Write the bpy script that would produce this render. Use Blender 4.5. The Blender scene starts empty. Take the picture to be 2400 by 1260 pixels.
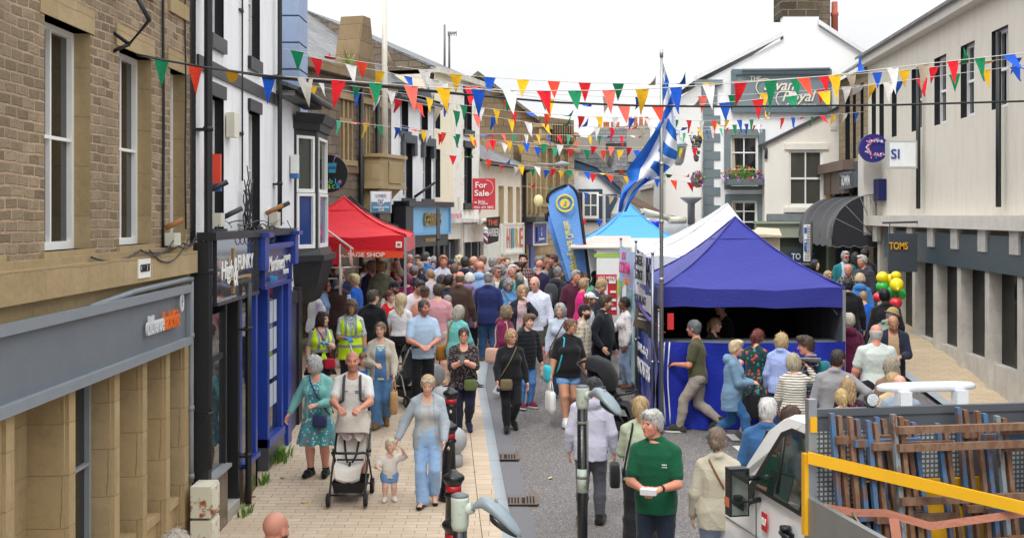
import bpy,math,random
import numpy as np
from mathutils import Vector,Matrix
R=math.radians
SC=bpy.context.scene
COL=SC.collection
FPX,CX,HY,CH=2800.0,1200.0,505.0,3.75
_DT=np.array([(-30,3.75),(15,3.75),(19.5,3.42),(24,2.92),(28,2.62),(32,2.42),(37,2.3),(60,2.0),(600,2.0)],float)
_gx=np.arange(-30,600,.25)
_gd=np.interp(_gx,_DT[:,0],_DT[:,1])
_k=np.exp(-np.linspace(-2,2,17)**2);_k/=_k.sum()
_gd[8:-8]=np.convolve(_gd,_k,'valid')
def gz(Y):return float(CH-np.interp(Y,_gx,_gd))
def P(px,py,Y):return Vector(((px-CX)*Y/FPX,Y,CH-(py-HY)*Y/FPX))
def X(px,Y):return (px-CX)*Y/FPX
def Z(py,Y):return CH-(py-HY)*Y/FPX
def solveY(py,H,lift=0.0):
 a,b=4.0,90.0
 for _ in range(50):
  m=(a+b)/2
  if HY+FPX*(CH-gz(m)-lift-H)/m>py:a=m
  else :b=m
 return a
MATS={}
def lin(c):
 """hex or 0-255 sRGB -> linear"""
 if isinstance(c,str):
  c=tuple(int(c[i:i+2],16) for i in (0,2,4))
 f=lambda v:(v/12.92 if v<=.04045 else ((v+.055)/1.055)**2.4)
 return tuple(f(v/255.0) for v in c)
class NT:
 """tiny node-tree helper"""
 def __init__(s,name):
  s.m=bpy.data.materials.new(name);s.m.use_nodes=True
  s.t=s.m.node_tree;s.b=s.t.nodes['Principled BSDF']
 def n(s,typ,**kw):
  nd=s.t.nodes.new(typ)
  for k,v in kw.items():
   if k.startswith('_'):setattr(nd,k[1:],v)
   else :
    key=int(k[1:]) if k[0]=='i' and k[1:].isdigit() else k.replace('__',' ')
    sock=nd.inputs[key]
    if hasattr(v,'is_linked') or isinstance(v,bpy.types.NodeSocket):s.t.links.new(v,sock)
    else :sock.default_value=v
  return nd
 def link(s,a,b):s.t.links.new(a,b)
 def coord(s,which='Object',scale=None,rot=None):
  o=s.n('ShaderNodeTexCoord').outputs[which]
  if scale is not None or rot is not None:
   mp=s.n('ShaderNodeMapping',Vector=o)
   if scale is not None:mp.inputs['Scale'].default_value=scale if hasattr(scale,'__len__') else (scale,)*3
   if rot is not None:mp.inputs['Rotation'].default_value=rot
   o=mp.outputs[0]
  return o
 def noise(s,vec,scale,detail=4,rough=.6):return s.n('ShaderNodeTexNoise',Vector=vec,Scale=scale,Detail=detail,Roughness=rough).outputs[0]
 def ramp(s,fac,stops):
  r=s.n('ShaderNodeValToRGB',Fac=fac);e=r.color_ramp.elements
  while len(e)<len(stops):e.new(.5)
  for k,(p,c) in enumerate(stops):
   e[k].position=p;e[k].color=tuple(c[:3])+(1,)
  return r.outputs[0]
 def mix(s,fac,a,b,mode='MIX'):
  m=s.n('ShaderNodeMix',_data_type='RGBA',_blend_type=mode)
  for v,i in ((fac,0),(a,6),(b,7)):
   if isinstance(v,bpy.types.NodeSocket):s.t.links.new(v,m.inputs[i])
   elif i==0:m.inputs[0].default_value=v
   else :m.inputs[i].default_value=tuple(v[:3])+(1,)
  return m.outputs[2]
 def math(s,op,a,b=0.0):
  m=s.n('ShaderNodeMath',_operation=op)
  for v,i in ((a,0),(b,1)):
   if isinstance(v,bpy.types.NodeSocket):s.t.links.new(v,m.inputs[i])
   else :m.inputs[i].default_value=v
  return m.outputs[0]
 def bump(s,h,strength=.3,dist=.02):
  b=s.n('ShaderNodeBump',Height=h,Strength=strength,Distance=dist);s.link(b.outputs[0],s.b.inputs['Normal'])
 def out(s,col=None,rough=.7,metal=0,spec=.5):
  if isinstance(col,bpy.types.NodeSocket):s.link(col,s.b.inputs['Base Color'])
  elif col is not None:s.b.inputs['Base Color'].default_value=tuple(col[:3])+(1,)
  if isinstance(rough,bpy.types.NodeSocket):s.link(rough,s.b.inputs['Roughness'])
  else :s.b.inputs['Roughness'].default_value=rough
  s.b.inputs['Metallic'].default_value=metal
  s.b.inputs['Specular IOR Level'].default_value=spec
  return s.m
def sc(c,k):return tuple(min(1,v*k) for v in c)
def paint(hexc,rough=.5,dirt=.25,metal=0,key=''):
 k=('paint',hexc,rough,dirt,metal,key)
 if k not in MATS:
  t=NT('paint_'+str(hexc));c=lin(hexc);v=t.coord()
  n=t.noise(v,3.5,6,.65);n2=t.noise(v,40,3)
  col=t.mix(t.math('MULTIPLY',t.ramp(n,[(.42,(0,0,0)),(.75,(1,1,1))]),dirt),c,sc(c,.45))
  t.bump(n2,.08,.01)
  MATS[k]=t.out(col,t.math('ADD',t.math('MULTIPLY',n2,.25),rough-.12),metal)
 return MATS[k]
def glass(tint='0d1113',rough=.04):
 k=('glass',tint,rough)
 if k not in MATS:
  t=NT('window_glass');v=t.coord()
  n=t.noise(v,1.3,2)
  t.bump(n,.05,.02)
  MATS[k]=t.out(lin(tint),rough,0,.8)
 return MATS[k]
def stone(c1,c2,mortar,bw=.42,bh=.2,rough=.9,bump=.9,msize=.012,key='',axis='u'):
 """coursed stone or painted block; brick pattern runs along the wall (texture x = wall length, y = height)"""
 k=('stone',c1,c2,mortar,bw,bh,bump,msize,key)
 if k not in MATS:
  t=NT('stone_'+c1);uv=t.n('ShaderNodeUVMap').outputs[0]
  wob=t.n('ShaderNodeTexNoise',Vector=uv,Scale=2.6,Detail=3).outputs[1]
  v=t.n('ShaderNodeVectorMath',_operation='MULTIPLY_ADD');t.link(wob,v.inputs[0]);v.inputs[1].default_value=(.05,.05,0);t.link(uv,v.inputs[2])
  b=t.n('ShaderNodeTexBrick',Vector=v.outputs[0],Color1=lin(c1)+(1,),Color2=lin(c2)+(1,),Mortar=lin(mortar)+(1,),Scale=1.0)
  b.inputs['Brick Width'].default_value=bw;b.inputs['Row Height'].default_value=bh;b.inputs['Mortar Size'].default_value=msize
  b.inputs['Mortar Smooth'].default_value=.3;b.offset=.5
  n=t.noise(uv,1.1,6,.7);n2=t.noise(uv,14,5,.7)
  col=t.mix(t.ramp(n,[(.4,(0,0,0)),(.72,(.75,.75,.75))]),b.outputs[0],sc(lin(c1),.5))
  col=t.mix(t.ramp(n2,[(.35,(0,0,0)),(.75,(.5,.5,.5))]),col,sc(lin(c2),1.35))
  h=t.math('ADD',t.math('MULTIPLY',b.outputs[1],-1.0),t.math('MULTIPLY',n2,.8))
  t.bump(h,bump,.03)
  MATS[k]=t.out(col,rough,0,.25)
 return MATS[k]
def render_wall(c,dirtc='b9b4a8',dirt=.35,lines=0,peel=None):
 k=('rw',c,dirtc,dirt,lines,peel)
 if k not in MATS:
  t=NT('painted_render_'+c);uv=t.n('ShaderNodeUVMap').outputs[0]
  st=t.n('ShaderNodeMapping',Vector=uv);st.inputs['Scale'].default_value=(3,.5,1)
  n=t.noise(st.outputs[0],1.5,6,.7);n2=t.noise(uv,22,5,.7)
  col=t.mix(t.math('MULTIPLY',t.ramp(n,[(.45,(0,0,0)),(.8,(1,1,1))]),dirt),lin(c),lin(dirtc))
  h=n2
  if lines:
   b=t.n('ShaderNodeTexBrick',Vector=uv,Scale=1.0);b.inputs['Brick Width'].default_value=.55;b.inputs['Row Height'].default_value=lines;b.inputs['Mortar Size'].default_value=.008
   h=t.math('ADD',t.math('MULTIPLY',n2,.5),t.math('MULTIPLY',b.outputs[1],-.8))
  if peel:
   n3=t.noise(uv,2.2,8,.75)
   col=t.mix(t.ramp(n3,[(.56,(0,0,0)),(.6,(1,1,1))]),col,lin(peel))
  t.bump(h,.35,.02)
  MATS[k]=t.out(col,.85,0,.3)
 return MATS[k]
def slate(c='5d5f63'):
 k=('slate',c)
 if k not in MATS:
  t=NT('slate_roof');uv=t.n('ShaderNodeUVMap').outputs[0];base=lin(c)
  b=t.n('ShaderNodeTexBrick',Vector=uv,Color1=sc(base,.75)+(1,),Color2=sc(base,1.25)+(1,),Mortar=sc(base,.3)+(1,),Scale=1.0)
  b.inputs['Brick Width'].default_value=.32;b.inputs['Row Height'].default_value=.2;b.inputs['Mortar Size'].default_value=.008
  n=t.noise(uv,2.0,6,.7)
  col=t.mix(t.ramp(n,[(.45,(0,0,0)),(.75,(.6,.6,.6))]),b.outputs[0],lin('7d7a6c'))
  sep=t.n('ShaderNodeSeparateXYZ',Vector=uv)
  saw=t.math('FRACT',t.math('MULTIPLY',sep.outputs[1],5.0))
  t.bump(t.math('ADD',t.math('MULTIPLY',saw,-1.0),t.math('MULTIPLY',b.outputs[1],-.6)),.8,.03)
  MATS[k]=t.out(col,.6,0,.4)
 return MATS[k]
def wood_dark(c):return paint(c,.6,.5)
def metalm(c='9a9da0',rough=.35):return paint(c,rough,.25,.85)
def tag(o,label=None,cat=None,group=None,kind=None):
 if label:o['label']=label
 if cat:o['category']=cat
 if group:o['group']=group
 if kind:o['kind']=kind
 return o
def empty(name,loc=(0,0,0),rz=0,label=None,cat=None,group=None):
 o=bpy.data.objects.new(name,None);COL.objects.link(o);o.location=loc;o.rotation_euler=(0,0,rz)
 return tag(o,label,cat,group)
def link_mesh(name,me,parent=None):
 o=bpy.data.objects.new(name,me);COL.objects.link(o)
 if parent is not None:o.parent=parent
 return o
class MB:
 """collects faces (with metre-scale UVs) and links them as one mesh object"""
 def __init__(s):s.v,s.f,s.mi,s.uv,s.sm=[],[],[],[],[]
 def face(s,pts,m=0,uv=None,smooth=False):
  i=len(s.v);s.v+=[tuple(p) for p in pts];s.f.append(tuple(range(i,i+len(pts))));s.mi.append(m);s.sm.append(smooth)
  if uv is None:
   a=Vector(pts[0]);n=Vector((0,0,0))
   for k in range(1,len(pts)-1):n+=(Vector(pts[k])-a).cross(Vector(pts[k+1])-a)
   if n.length<1e-12:n=Vector((0,0,1))
   n.normalize()
   if abs(n.z)>.95:u,w=Vector((1,0,0)),Vector((0,1,0))
   else :
    u=Vector((-n.y,n.x,0)).normalized();w=n.cross(u)
    if w.z<0:w=-w
   uv=[(Vector(p).dot(u),Vector(p).dot(w)) for p in pts]
  s.uv.append(uv)
 def mesh_part(s,verts,faces,m=0,smooth=True):
  for f in faces:s.face([verts[k] for k in f],m,None,smooth)
 def box(s,a,b,m=0,M=None,bev=0):
  x0,y0,z0=a;x1,y1,z1=b
  if x0>x1:x0,x1=x1,x0
  if y0>y1:y0,y1=y1,y0
  if z0>z1:z0,z1=z1,z0
  c=[(x0,y0,z0),(x1,y0,z0),(x1,y1,z0),(x0,y1,z0),(x0,y0,z1),(x1,y0,z1),(x1,y1,z1),(x0,y1,z1)]
  if M is not None:c=[M@Vector(p) for p in c]
  for q in ((3,2,1,0),(4,5,6,7),(0,1,5,4),(1,2,6,5),(2,3,7,6),(3,0,4,7)):s.face([c[k] for k in q],m)
 def tube(s,pts,r,n=8,m=0,cap=True,sq=(1,1)):
  pts=[Vector(p) for p in pts];rs=r if hasattr(r,'__len__') else [r]*len(pts);rings=[];up=None
  for i,p in enumerate(pts):
   d=(pts[min(i+1,len(pts)-1)]-pts[max(i-1,0)]).normalized()
   if up is None or abs(d.dot(up))>.98:up=Vector((0,0,1)) if abs(d.z)<.9 else Vector((0,1,0))
   a=d.cross(up).normalized();b=a.cross(d);up=b
   rings.append([p+(a*math.cos(2*math.pi*k/n)*sq[0]+b*math.sin(2*math.pi*k/n)*sq[1])*rs[i] for k in range(n)])
  s.loft(rings,m,cap)
 def loft(s,rings,m=0,cap=True,smooth=True,closed=True):
  n=len(rings[0])
  for i in range(len(rings)-1):
   for k in range(n if closed else n-1):
    l=(k+1)%n
    s.face([rings[i][k],rings[i][l],rings[i+1][l],rings[i+1][k]],m,None,smooth)
  if cap and closed:
   s.face(list(reversed(rings[0])),m);s.face(rings[-1],m)
 def lathe(s,prof,c=(0,0,0),n=20,m=0,cap=True,M=None):
  rings=[]
  for r,z in prof:
   ring=[Vector((c[0]+r*math.cos(2*math.pi*k/n),c[1]+r*math.sin(2*math.pi*k/n),c[2]+z)) for k in range(n)]
   rings.append([M@p for p in ring] if M is not None else ring)
  s.loft(rings,m,cap)
 def ball(s,c,r,n=14,m=0,sq=(1,1,1)):
  rings=[]
  for i in range(n//2+1):
   t=math.pi*i/(n//2);rr=max(math.sin(t),.001)
   rings.append([Vector((c[0]+r*sq[0]*rr*math.cos(2*math.pi*k/n),c[1]+r*sq[1]*rr*math.sin(2*math.pi*k/n),c[2]-r*sq[2]*math.cos(t))) for k in range(n)])
  s.loft(rings,m,False)
 def prism(s,poly,vec,m=0):
  poly=[Vector(p) for p in poly];vec=Vector(vec);q=[p+vec for p in poly];n=len(poly)
  s.face(list(reversed(poly)),m);s.face(q,m)
  for k in range(n):s.face([poly[k],poly[(k+1)%n],q[(k+1)%n],q[k]],m)
 def grid(s,rows,m=0,smooth=True,uvs=None):
  for i in range(len(rows)-1):
   for k in range(len(rows[0])-1):
    uv=None if uvs is None else [uvs[i][k],uvs[i][k+1],uvs[i+1][k+1],uvs[i+1][k]]
    s.face([rows[i][k],rows[i][k+1],rows[i+1][k+1],rows[i+1][k]],m,uv,smooth)
 def build(s,name,mats,parent=None,weld=True,origin=None):
  if not hasattr(mats,'__len__'):mats=[mats]
  me=bpy.data.meshes.new(name)
  V=s.v
  if origin is not None:V=[(p[0]-origin[0],p[1]-origin[1],p[2]-origin[2]) for p in V]
  idx={};nv=[];mp=[]
  for p in V:
   k=(round(p[0],5),round(p[1],5),round(p[2],5))
   j=idx.get(k)
   if j is None:j=idx[k]=len(nv);nv.append(p)
   mp.append(j)
  F,keep=[],[]
  for i,f in enumerate(s.f):
   g=[mp[k] for k in f]
   if len(set(g))==len(g):F.append(g);keep.append((i,None))
   else :
    ks=[j for j in range(len(g)) if g[j]!=g[j-1]]
    if len(set(g[j] for j in ks))>=3 and len(set(g[j] for j in ks))==len(ks):F.append([g[j] for j in ks]);keep.append((i,ks))
  me.from_pydata(nv,[],F)
  for m in mats:me.materials.append(m)
  uvl=me.uv_layers.new(name='UVMap');uvd=[]
  for i,ks in keep:
   u=s.uv[i];uvd+=[c for j in (ks if ks is not None else range(len(u))) for c in u[j][:2]]
  uvl.data.foreach_set('uv',uvd)
  me.polygons.foreach_set('material_index',[s.mi[i] for i,_ in keep])
  me.polygons.foreach_set('use_smooth',[s.sm[i] for i,_ in keep])
  me.update()
  o=link_mesh(name,me,parent)
  if origin is not None and parent is None:o.location=origin
  return o
def flat_text(txt,size,width=None,shear=0,extrude=.004,spacing=1.0):
 """letters as a mesh in the xz-plane, centred on the origin, width stretched to fit"""
 cu=bpy.data.curves.new('lettering','FONT');cu.body=txt;cu.size=size;cu.align_x='CENTER';cu.align_y='CENTER'
 cu.extrude=extrude;cu.shear=shear;cu.space_character=spacing;cu.resolution_u=3;cu.offset=size*.012
 ob=bpy.data.objects.new('lettering',cu);COL.objects.link(ob)
 dg=bpy.context.evaluated_depsgraph_get()
 me=bpy.data.meshes.new_from_object(ob.evaluated_get(dg));bpy.data.objects.remove(ob);bpy.data.curves.remove(cu)
 xs=[v.co.x for v in me.vertices];w=max(xs)-min(xs) if xs else 1
 sx=(width/w) if width else 1
 me.transform(Matrix.Diagonal((sx,1,1,1)))
 me.transform(Matrix.Rotation(R(90),4,'X'))
 return me
def lettering(txt,M,size,mat,parent,width=None,shear=0,name='lettering',extrude=.004,mirror=False):
 me=flat_text(txt,size,width,shear,extrude)
 if mirror:me.transform(Matrix.Diagonal((-1,1,1,1)));me.flip_normals()
 me.transform(M);me.materials.append(mat)
 return link_mesh(name,me,parent)
class Wall:
 """a vertical plane: u along it, z up, d out of it (towards its street side)"""
 def __init__(s,p0,p1,flip=False):
  s.o=Vector((p0[0],p0[1],0));s.L=(Vector((p1[0],p1[1],0))-s.o).length
  s.u=(Vector((p1[0],p1[1],0))-s.o)/s.L;s.n=Vector((s.u.y,-s.u.x,0))
  if flip:s.n=-s.n
 def pt(s,u,z,d=0):return s.o+s.u*u+s.n*d+Vector((0,0,z))
 def hit(s,px,py,d=0):
  r=Vector(((px-CX)/FPX,1,-(py-HY)/FPX));o=s.o+s.n*d
  t=(o-Vector((0,0,CH))).dot(s.n)/r.dot(s.n);p=Vector((0,0,CH))+r*t
  return (p-s.o).dot(s.u),p.z
 def rect(s,pxl,pyt,pyb,pxr,d=0):
  u0,z1=s.hit(pxl,pyt,d);_,z0=s.hit(pxl,pyb,d);u1,_=s.hit(pxr,pyt,d)
  return u0,u1,z0,z1
 def box(s,mb,u0,u1,z0,z1,d0,d1,m=0):
  if d0>d1:d0,d1=d1,d0
  a=[s.pt(u0,z0,d1),s.pt(u1,z0,d1),s.pt(u1,z1,d1),s.pt(u0,z1,d1)];b=[s.pt(u0,z0,d0),s.pt(u1,z0,d0),s.pt(u1,z1,d0),s.pt(u0,z1,d0)]
  for q in (a,[b[1],b[0],b[3],b[2]],[a[3],a[2],b[2],b[3]],[b[0],b[1],a[1],a[0]],[b[0],a[0],a[3],b[3]],[a[1],b[1],b[2],a[2]]):mb.face(q,m)
 def panel(s,mb,u0,u1,z0,z1,holes,depth,m=0,mr=None,d=0):
  """wall face with openings and their reveals"""
  mr=m if mr is None else mr
  us=sorted(set([u0,u1]+[min(max(h[k],u0),u1) for h in holes for k in (0,1)]));zs=sorted(set([z0,z1]+[min(max(h[k],z0),z1) for h in holes for k in (2,3)]))
  for i in range(len(us)-1):
   for j in range(len(zs)-1):
    cu,cz=(us[i]+us[i+1])/2,(zs[j]+zs[j+1])/2
    if any(h[0]<cu<h[1] and h[2]<cz<h[3] for h in holes):continue
    mb.face([s.pt(us[i],zs[j],d),s.pt(us[i+1],zs[j],d),s.pt(us[i+1],zs[j+1],d),s.pt(us[i],zs[j+1],d)],m,[(us[i],zs[j]),(us[i+1],zs[j]),(us[i+1],zs[j+1]),(us[i],zs[j+1])])
  for a,b,c,e in holes:
   f,g=d,d-depth
   mb.face([s.pt(a,c,f),s.pt(a,e,f),s.pt(a,e,g),s.pt(a,c,g)],mr);mb.face([s.pt(b,c,g),s.pt(b,e,g),s.pt(b,e,f),s.pt(b,c,f)],mr)
   mb.face([s.pt(a,e,f),s.pt(b,e,f),s.pt(b,e,g),s.pt(a,e,g)],mr);mb.face([s.pt(a,c,g),s.pt(b,c,g),s.pt(b,c,f),s.pt(a,c,f)],mr)
 def M(s,u,z,d=0):
  """matrix that puts xz-plane lettering (reading left to right, facing -y) on the wall"""
  m=Matrix.Identity(4);p=s.pt(u,z,d);ux=s.u
  for i in range(3):m[i][0]=ux[i];m[i][1]=-s.n[i];m[i][2]=(0,0,1)[i];m[i][3]=p[i]
  return m
def window(W,h,parent,frame_m,glass_m,depth,bars=(1,1),fw=.06,name='window',meeting=False,fd=.05):
 """frame and pane of one opening h=(u0,u1,z0,z1), set back by depth"""
 a,b,c,e=h;mb=MB();d0,d1=-depth,-depth+fd
 W.box(mb,a,a+fw,c,e,d0,d1);W.box(mb,b-fw,b,c,e,d0,d1);W.box(mb,a+fw,b-fw,e-fw,e,d0,d1);W.box(mb,a+fw,b-fw,c,c+fw*1.3,d0,d1)
 nx,nz=bars;t=fw*.55
 for k in range(1,nx+1):
  u=a+(b-a)*k/(nx+1);W.box(mb,u-t/2,u+t/2,c+fw*1.3,e-fw,d0+.005,d1-.006)
 for k in range(1,nz+1):
  z=c+(e-c)*k/(nz+1);tt=t*1.6 if meeting and k==(nz+1)//2 else t
  W.box(mb,a+fw,b-fw,z-tt/2,z+tt/2,d0+.005,d1-.003)
 fr=mb.build(name,frame_m,parent)
 g=MB();g.face([W.pt(a,c,d0+.004),W.pt(b,c,d0+.004),W.pt(b,e,d0+.004),W.pt(a,e,d0+.004)]);g.build('pane',glass_m,fr)
 return fr
class Field:
 def __init__(s,lo,hi,h):
  s.h=h;s.lo=np.array(lo,np.float32);n=np.maximum(4,np.ceil((np.array(hi)-lo)/h).astype(int)+1);s.n=n
  s.ax=[s.lo[i]+h*np.arange(n[i],dtype=np.float32) for i in range(3)]
  s.V=np.full(n,.5,np.float32)
 def blk(s,lo,hi):
  sl=[]
  for i in range(3):
   a=int(np.floor((lo[i]-s.lo[i])/s.h));b=int(np.ceil((hi[i]-s.lo[i])/s.h))+1
   a=max(0,min(a,s.n[i]));b=max(0,min(b,s.n[i]));sl.append(slice(a,b))
  return tuple(sl)
 def pts(s,sl):return np.ix_(s.ax[0][sl[0]],s.ax[1][sl[1]],s.ax[2][sl[2]])
 def put(s,sl,d,k=.0,sub=False):
  v=s.V[sl]
  if v.size==0:return
  if sub:d=-d
  if k<=0:r=np.maximum(v,d) if sub else np.minimum(v,d)
  else :
   hh=np.clip(.5+.5*(d-v)/k,0,1);
   if sub:hh=np.clip(.5-.5*(d-v)/k,0,1);r=d*(1-hh)+v*hh+k*hh*(1-hh)
   else :r=d*(1-hh)+v*hh-k*hh*(1-hh)
  s.V[sl]=r
 def cap(s,a,b,ra,rb=None,k=.02,sub=False,m=.05):
  rb=ra if rb is None else rb;a=np.array(a,np.float32);b=np.array(b,np.float32);rm=max(ra,rb)+k+m
  sl=s.blk(np.minimum(a,b)-rm,np.maximum(a,b)+rm);x,y,z=s.pts(sl);ab=b-a;L=float((ab*ab).sum())+1e-9
  t=np.clip(((x-a[0])*ab[0]+(y-a[1])*ab[1]+(z-a[2])*ab[2])/L,0,1)
  d=np.sqrt((x-a[0]-t*ab[0])**2+(y-a[1]-t*ab[1])**2+(z-a[2]-t*ab[2])**2)-(ra+(rb-ra)*t)
  s.put(sl,d,k,sub)
 def chain(s,pts,rs,k=.02):
  for i in range(len(pts)-1):s.cap(pts[i],pts[i+1],rs[i],rs[i+1],k)
 def ell(s,c,r,k=.02,sub=False,m=.05):
  c=np.array(c,np.float32);r=np.array(r,np.float32);sl=s.blk(c-r-k-m,c+r+k+m);x,y,z=s.pts(sl)
  q=np.sqrt(((x-c[0])/r[0])**2+((y-c[1])/r[1])**2+((z-c[2])/r[2])**2);s.put(sl,(q-1)*r.min(),k,sub)
 def stack(s,zs,ws,ds,cy,cx=None,k=.02,sub=False,off=0.,p=2.4):
  zs=np.array(zs);o=np.argsort(zs);zs=zs[o];ws=np.array(ws)[o]+off;ds=np.array(ds)[o]+off;cy=np.array(cy)[o];m=k+.06
  cx=np.zeros(len(zs)) if cx is None else np.array(cx)[o]
  W,D=ws.max()+m,ds.max()+m
  sl=s.blk((cx.min()-W,cy.min()-D,zs[0]-m),(cx.max()+W,cy.max()+D,zs[-1]+m));x,y,z=s.pts(sl);zz=s.ax[2][sl[2]]
  if zz.size==0:return
  w=np.interp(zz,zs,ws)[None,None,:];d=np.interp(zz,zs,ds)[None,None,:];c=np.interp(zz,zs,cy)[None,None,:];e=np.interp(zz,zs,cx)[None,None,:]
  q=((np.abs(x-e)/w)**p+(np.abs(y-c)/d)**p)**(1/p);dd=(q-1)*np.minimum(w,d)
  dd=np.maximum(dd,np.maximum(zs[0]-z,z-zs[-1]));s.put(sl,dd.astype(np.float32),k,sub)
 def mesh(s):
  """naive surface nets: (verts, quads)"""
  V=s.V;V[0],V[-1]=.5,.5;V[:,0],V[:,-1]=.5,.5;V[:,:,0],V[:,:,-1]=.5,.5
  I=V<0;c=np.zeros(np.array(V.shape)-1,np.uint8);n=V.shape
  offs=[(i,j,k) for i in (0,1) for j in (0,1) for k in (0,1)]
  cut=lambda A,o:A[o[0]:n[0]-1+o[0],o[1]:n[1]-1+o[1],o[2]:n[2]-1+o[2]]
  for o in offs:c+=cut(I,o)
  act=(c>0)&(c<8);ijk=np.argwhere(act);N=len(ijk)
  idx=np.full(act.shape,-1,np.int32);idx[act]=np.arange(N)
  vals=np.stack([V[ijk[:,0]+o[0],ijk[:,1]+o[1],ijk[:,2]+o[2]] for o in offs],1)
  O=np.array(offs,np.float32);pos=np.zeros((N,3),np.float32);cnt=np.zeros(N,np.float32)
  for a in range(8):
   for b in range(a+1,8):
    if np.abs(O[a]-O[b]).sum()!=1:continue
    va,vb=vals[:,a],vals[:,b];m=(va<0)!=(vb<0);den=np.where(m,va-vb,1);t=np.where(m,va/den,0)
    pos+=m[:,None]*(O[a]+t[:,None]*(O[b]-O[a]));cnt+=m
  pos=(ijk+pos/np.maximum(cnt,1)[:,None])*s.h+s.lo
  Q=[]
  def faces(A,B,ax):
   df=A!=B;e=np.argwhere(df);
   if len(e)==0:return
   u,w=[(1,2),(2,0),(0,1)][ax]
   e=e[(e[:,u]>0)&(e[:,w]>0)];a_in=A[e[:,0],e[:,1],e[:,2]]
   def g(du,dw):
    q=e.copy();q[:,u]-=du;q[:,w]-=dw;return idx[q[:,0],q[:,1],q[:,2]]
   f=np.stack([g(1,1),g(0,1),g(0,0),g(1,0)],1);f[~a_in]=f[~a_in][:,::-1];Q.append(f)
  faces(I[:-1,:-1,:-1],I[1:,:-1,:-1],0);faces(I[:-1,:-1,:-1],I[:-1,1:,:-1],1);faces(I[:-1,:-1,:-1],I[:-1,:-1,1:],2)
  F=np.concatenate(Q) if Q else np.zeros((0,4),np.int32)
  F=F[(F>=0).all(1)]
  if len(F):
   nb=np.zeros((N,3),np.float32);ct=np.zeros(N,np.float32)
   for a in range(4):
    b=(a+1)%4;np.add.at(nb,F[:,a],pos[F[:,b]]);np.add.at(ct,F[:,a],1);np.add.at(nb,F[:,b],pos[F[:,a]]);np.add.at(ct,F[:,b],1)
   pos=pos*.55+.45*nb/np.maximum(ct,1)[:,None]
  return pos,F
def quads_mesh(name,pos,F,mat,col=None):
 me=bpy.data.meshes.new(name);me.vertices.add(len(pos));me.vertices.foreach_set('co',pos.astype(np.float32).ravel())
 me.loops.add(len(F)*4);me.loops.foreach_set('vertex_index',F.astype(np.int32).ravel());me.polygons.add(len(F))
 me.polygons.foreach_set('loop_start',np.arange(0,len(F)*4,4,dtype=np.int32));me.polygons.foreach_set('loop_total',np.full(len(F),4,np.int32))
 me.polygons.foreach_set('use_smooth',np.ones(len(F),bool))
 if col is not None:
  a=me.color_attributes.new('Col','FLOAT_COLOR','POINT');c4=np.ones((len(pos),4),np.float32);c4[:,:3]=col;a.data.foreach_set('color',c4.ravel())
 me.materials.append(mat);me.update(calc_edges=True);me.validate();return me
def skin_mat():
 if 'skin' not in MATS:
  t=NT('skin');a=t.n('ShaderNodeVertexColor');a.layer_name='Col'
  n=t.noise(t.coord(),60,4);col=t.mix(t.math('MULTIPLY',n,.25),a.outputs[0],(.35,.1,.07))
  t.b.inputs['Subsurface Weight'].default_value=.08;t.b.inputs['Subsurface Radius'].default_value=(.01,.004,.002)
  t.bump(n,.1,.004);MATS['skin']=t.out(col,.5,0,.4)
 return MATS['skin']
def hair_mat(c):
 k=('hair',c)
 if k not in MATS:
  t=NT('hair_'+c);v=t.coord(scale=(140,140,14));b=lin(c);gm=sum(b)/3;b=tuple(q*.72+gm*.28 for q in b);n=t.noise(v,1,4,.6);n2=t.noise(t.coord(),14,3)
  col=t.mix(n,sc(b,.32),sc(b,1.55));col=t.mix(t.math('MULTIPLY',n2,.4),col,sc(b,.6));t.bump(n,.7,.008);MATS[k]=t.out(col,.45,0,.4)
 return MATS[k]
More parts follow.
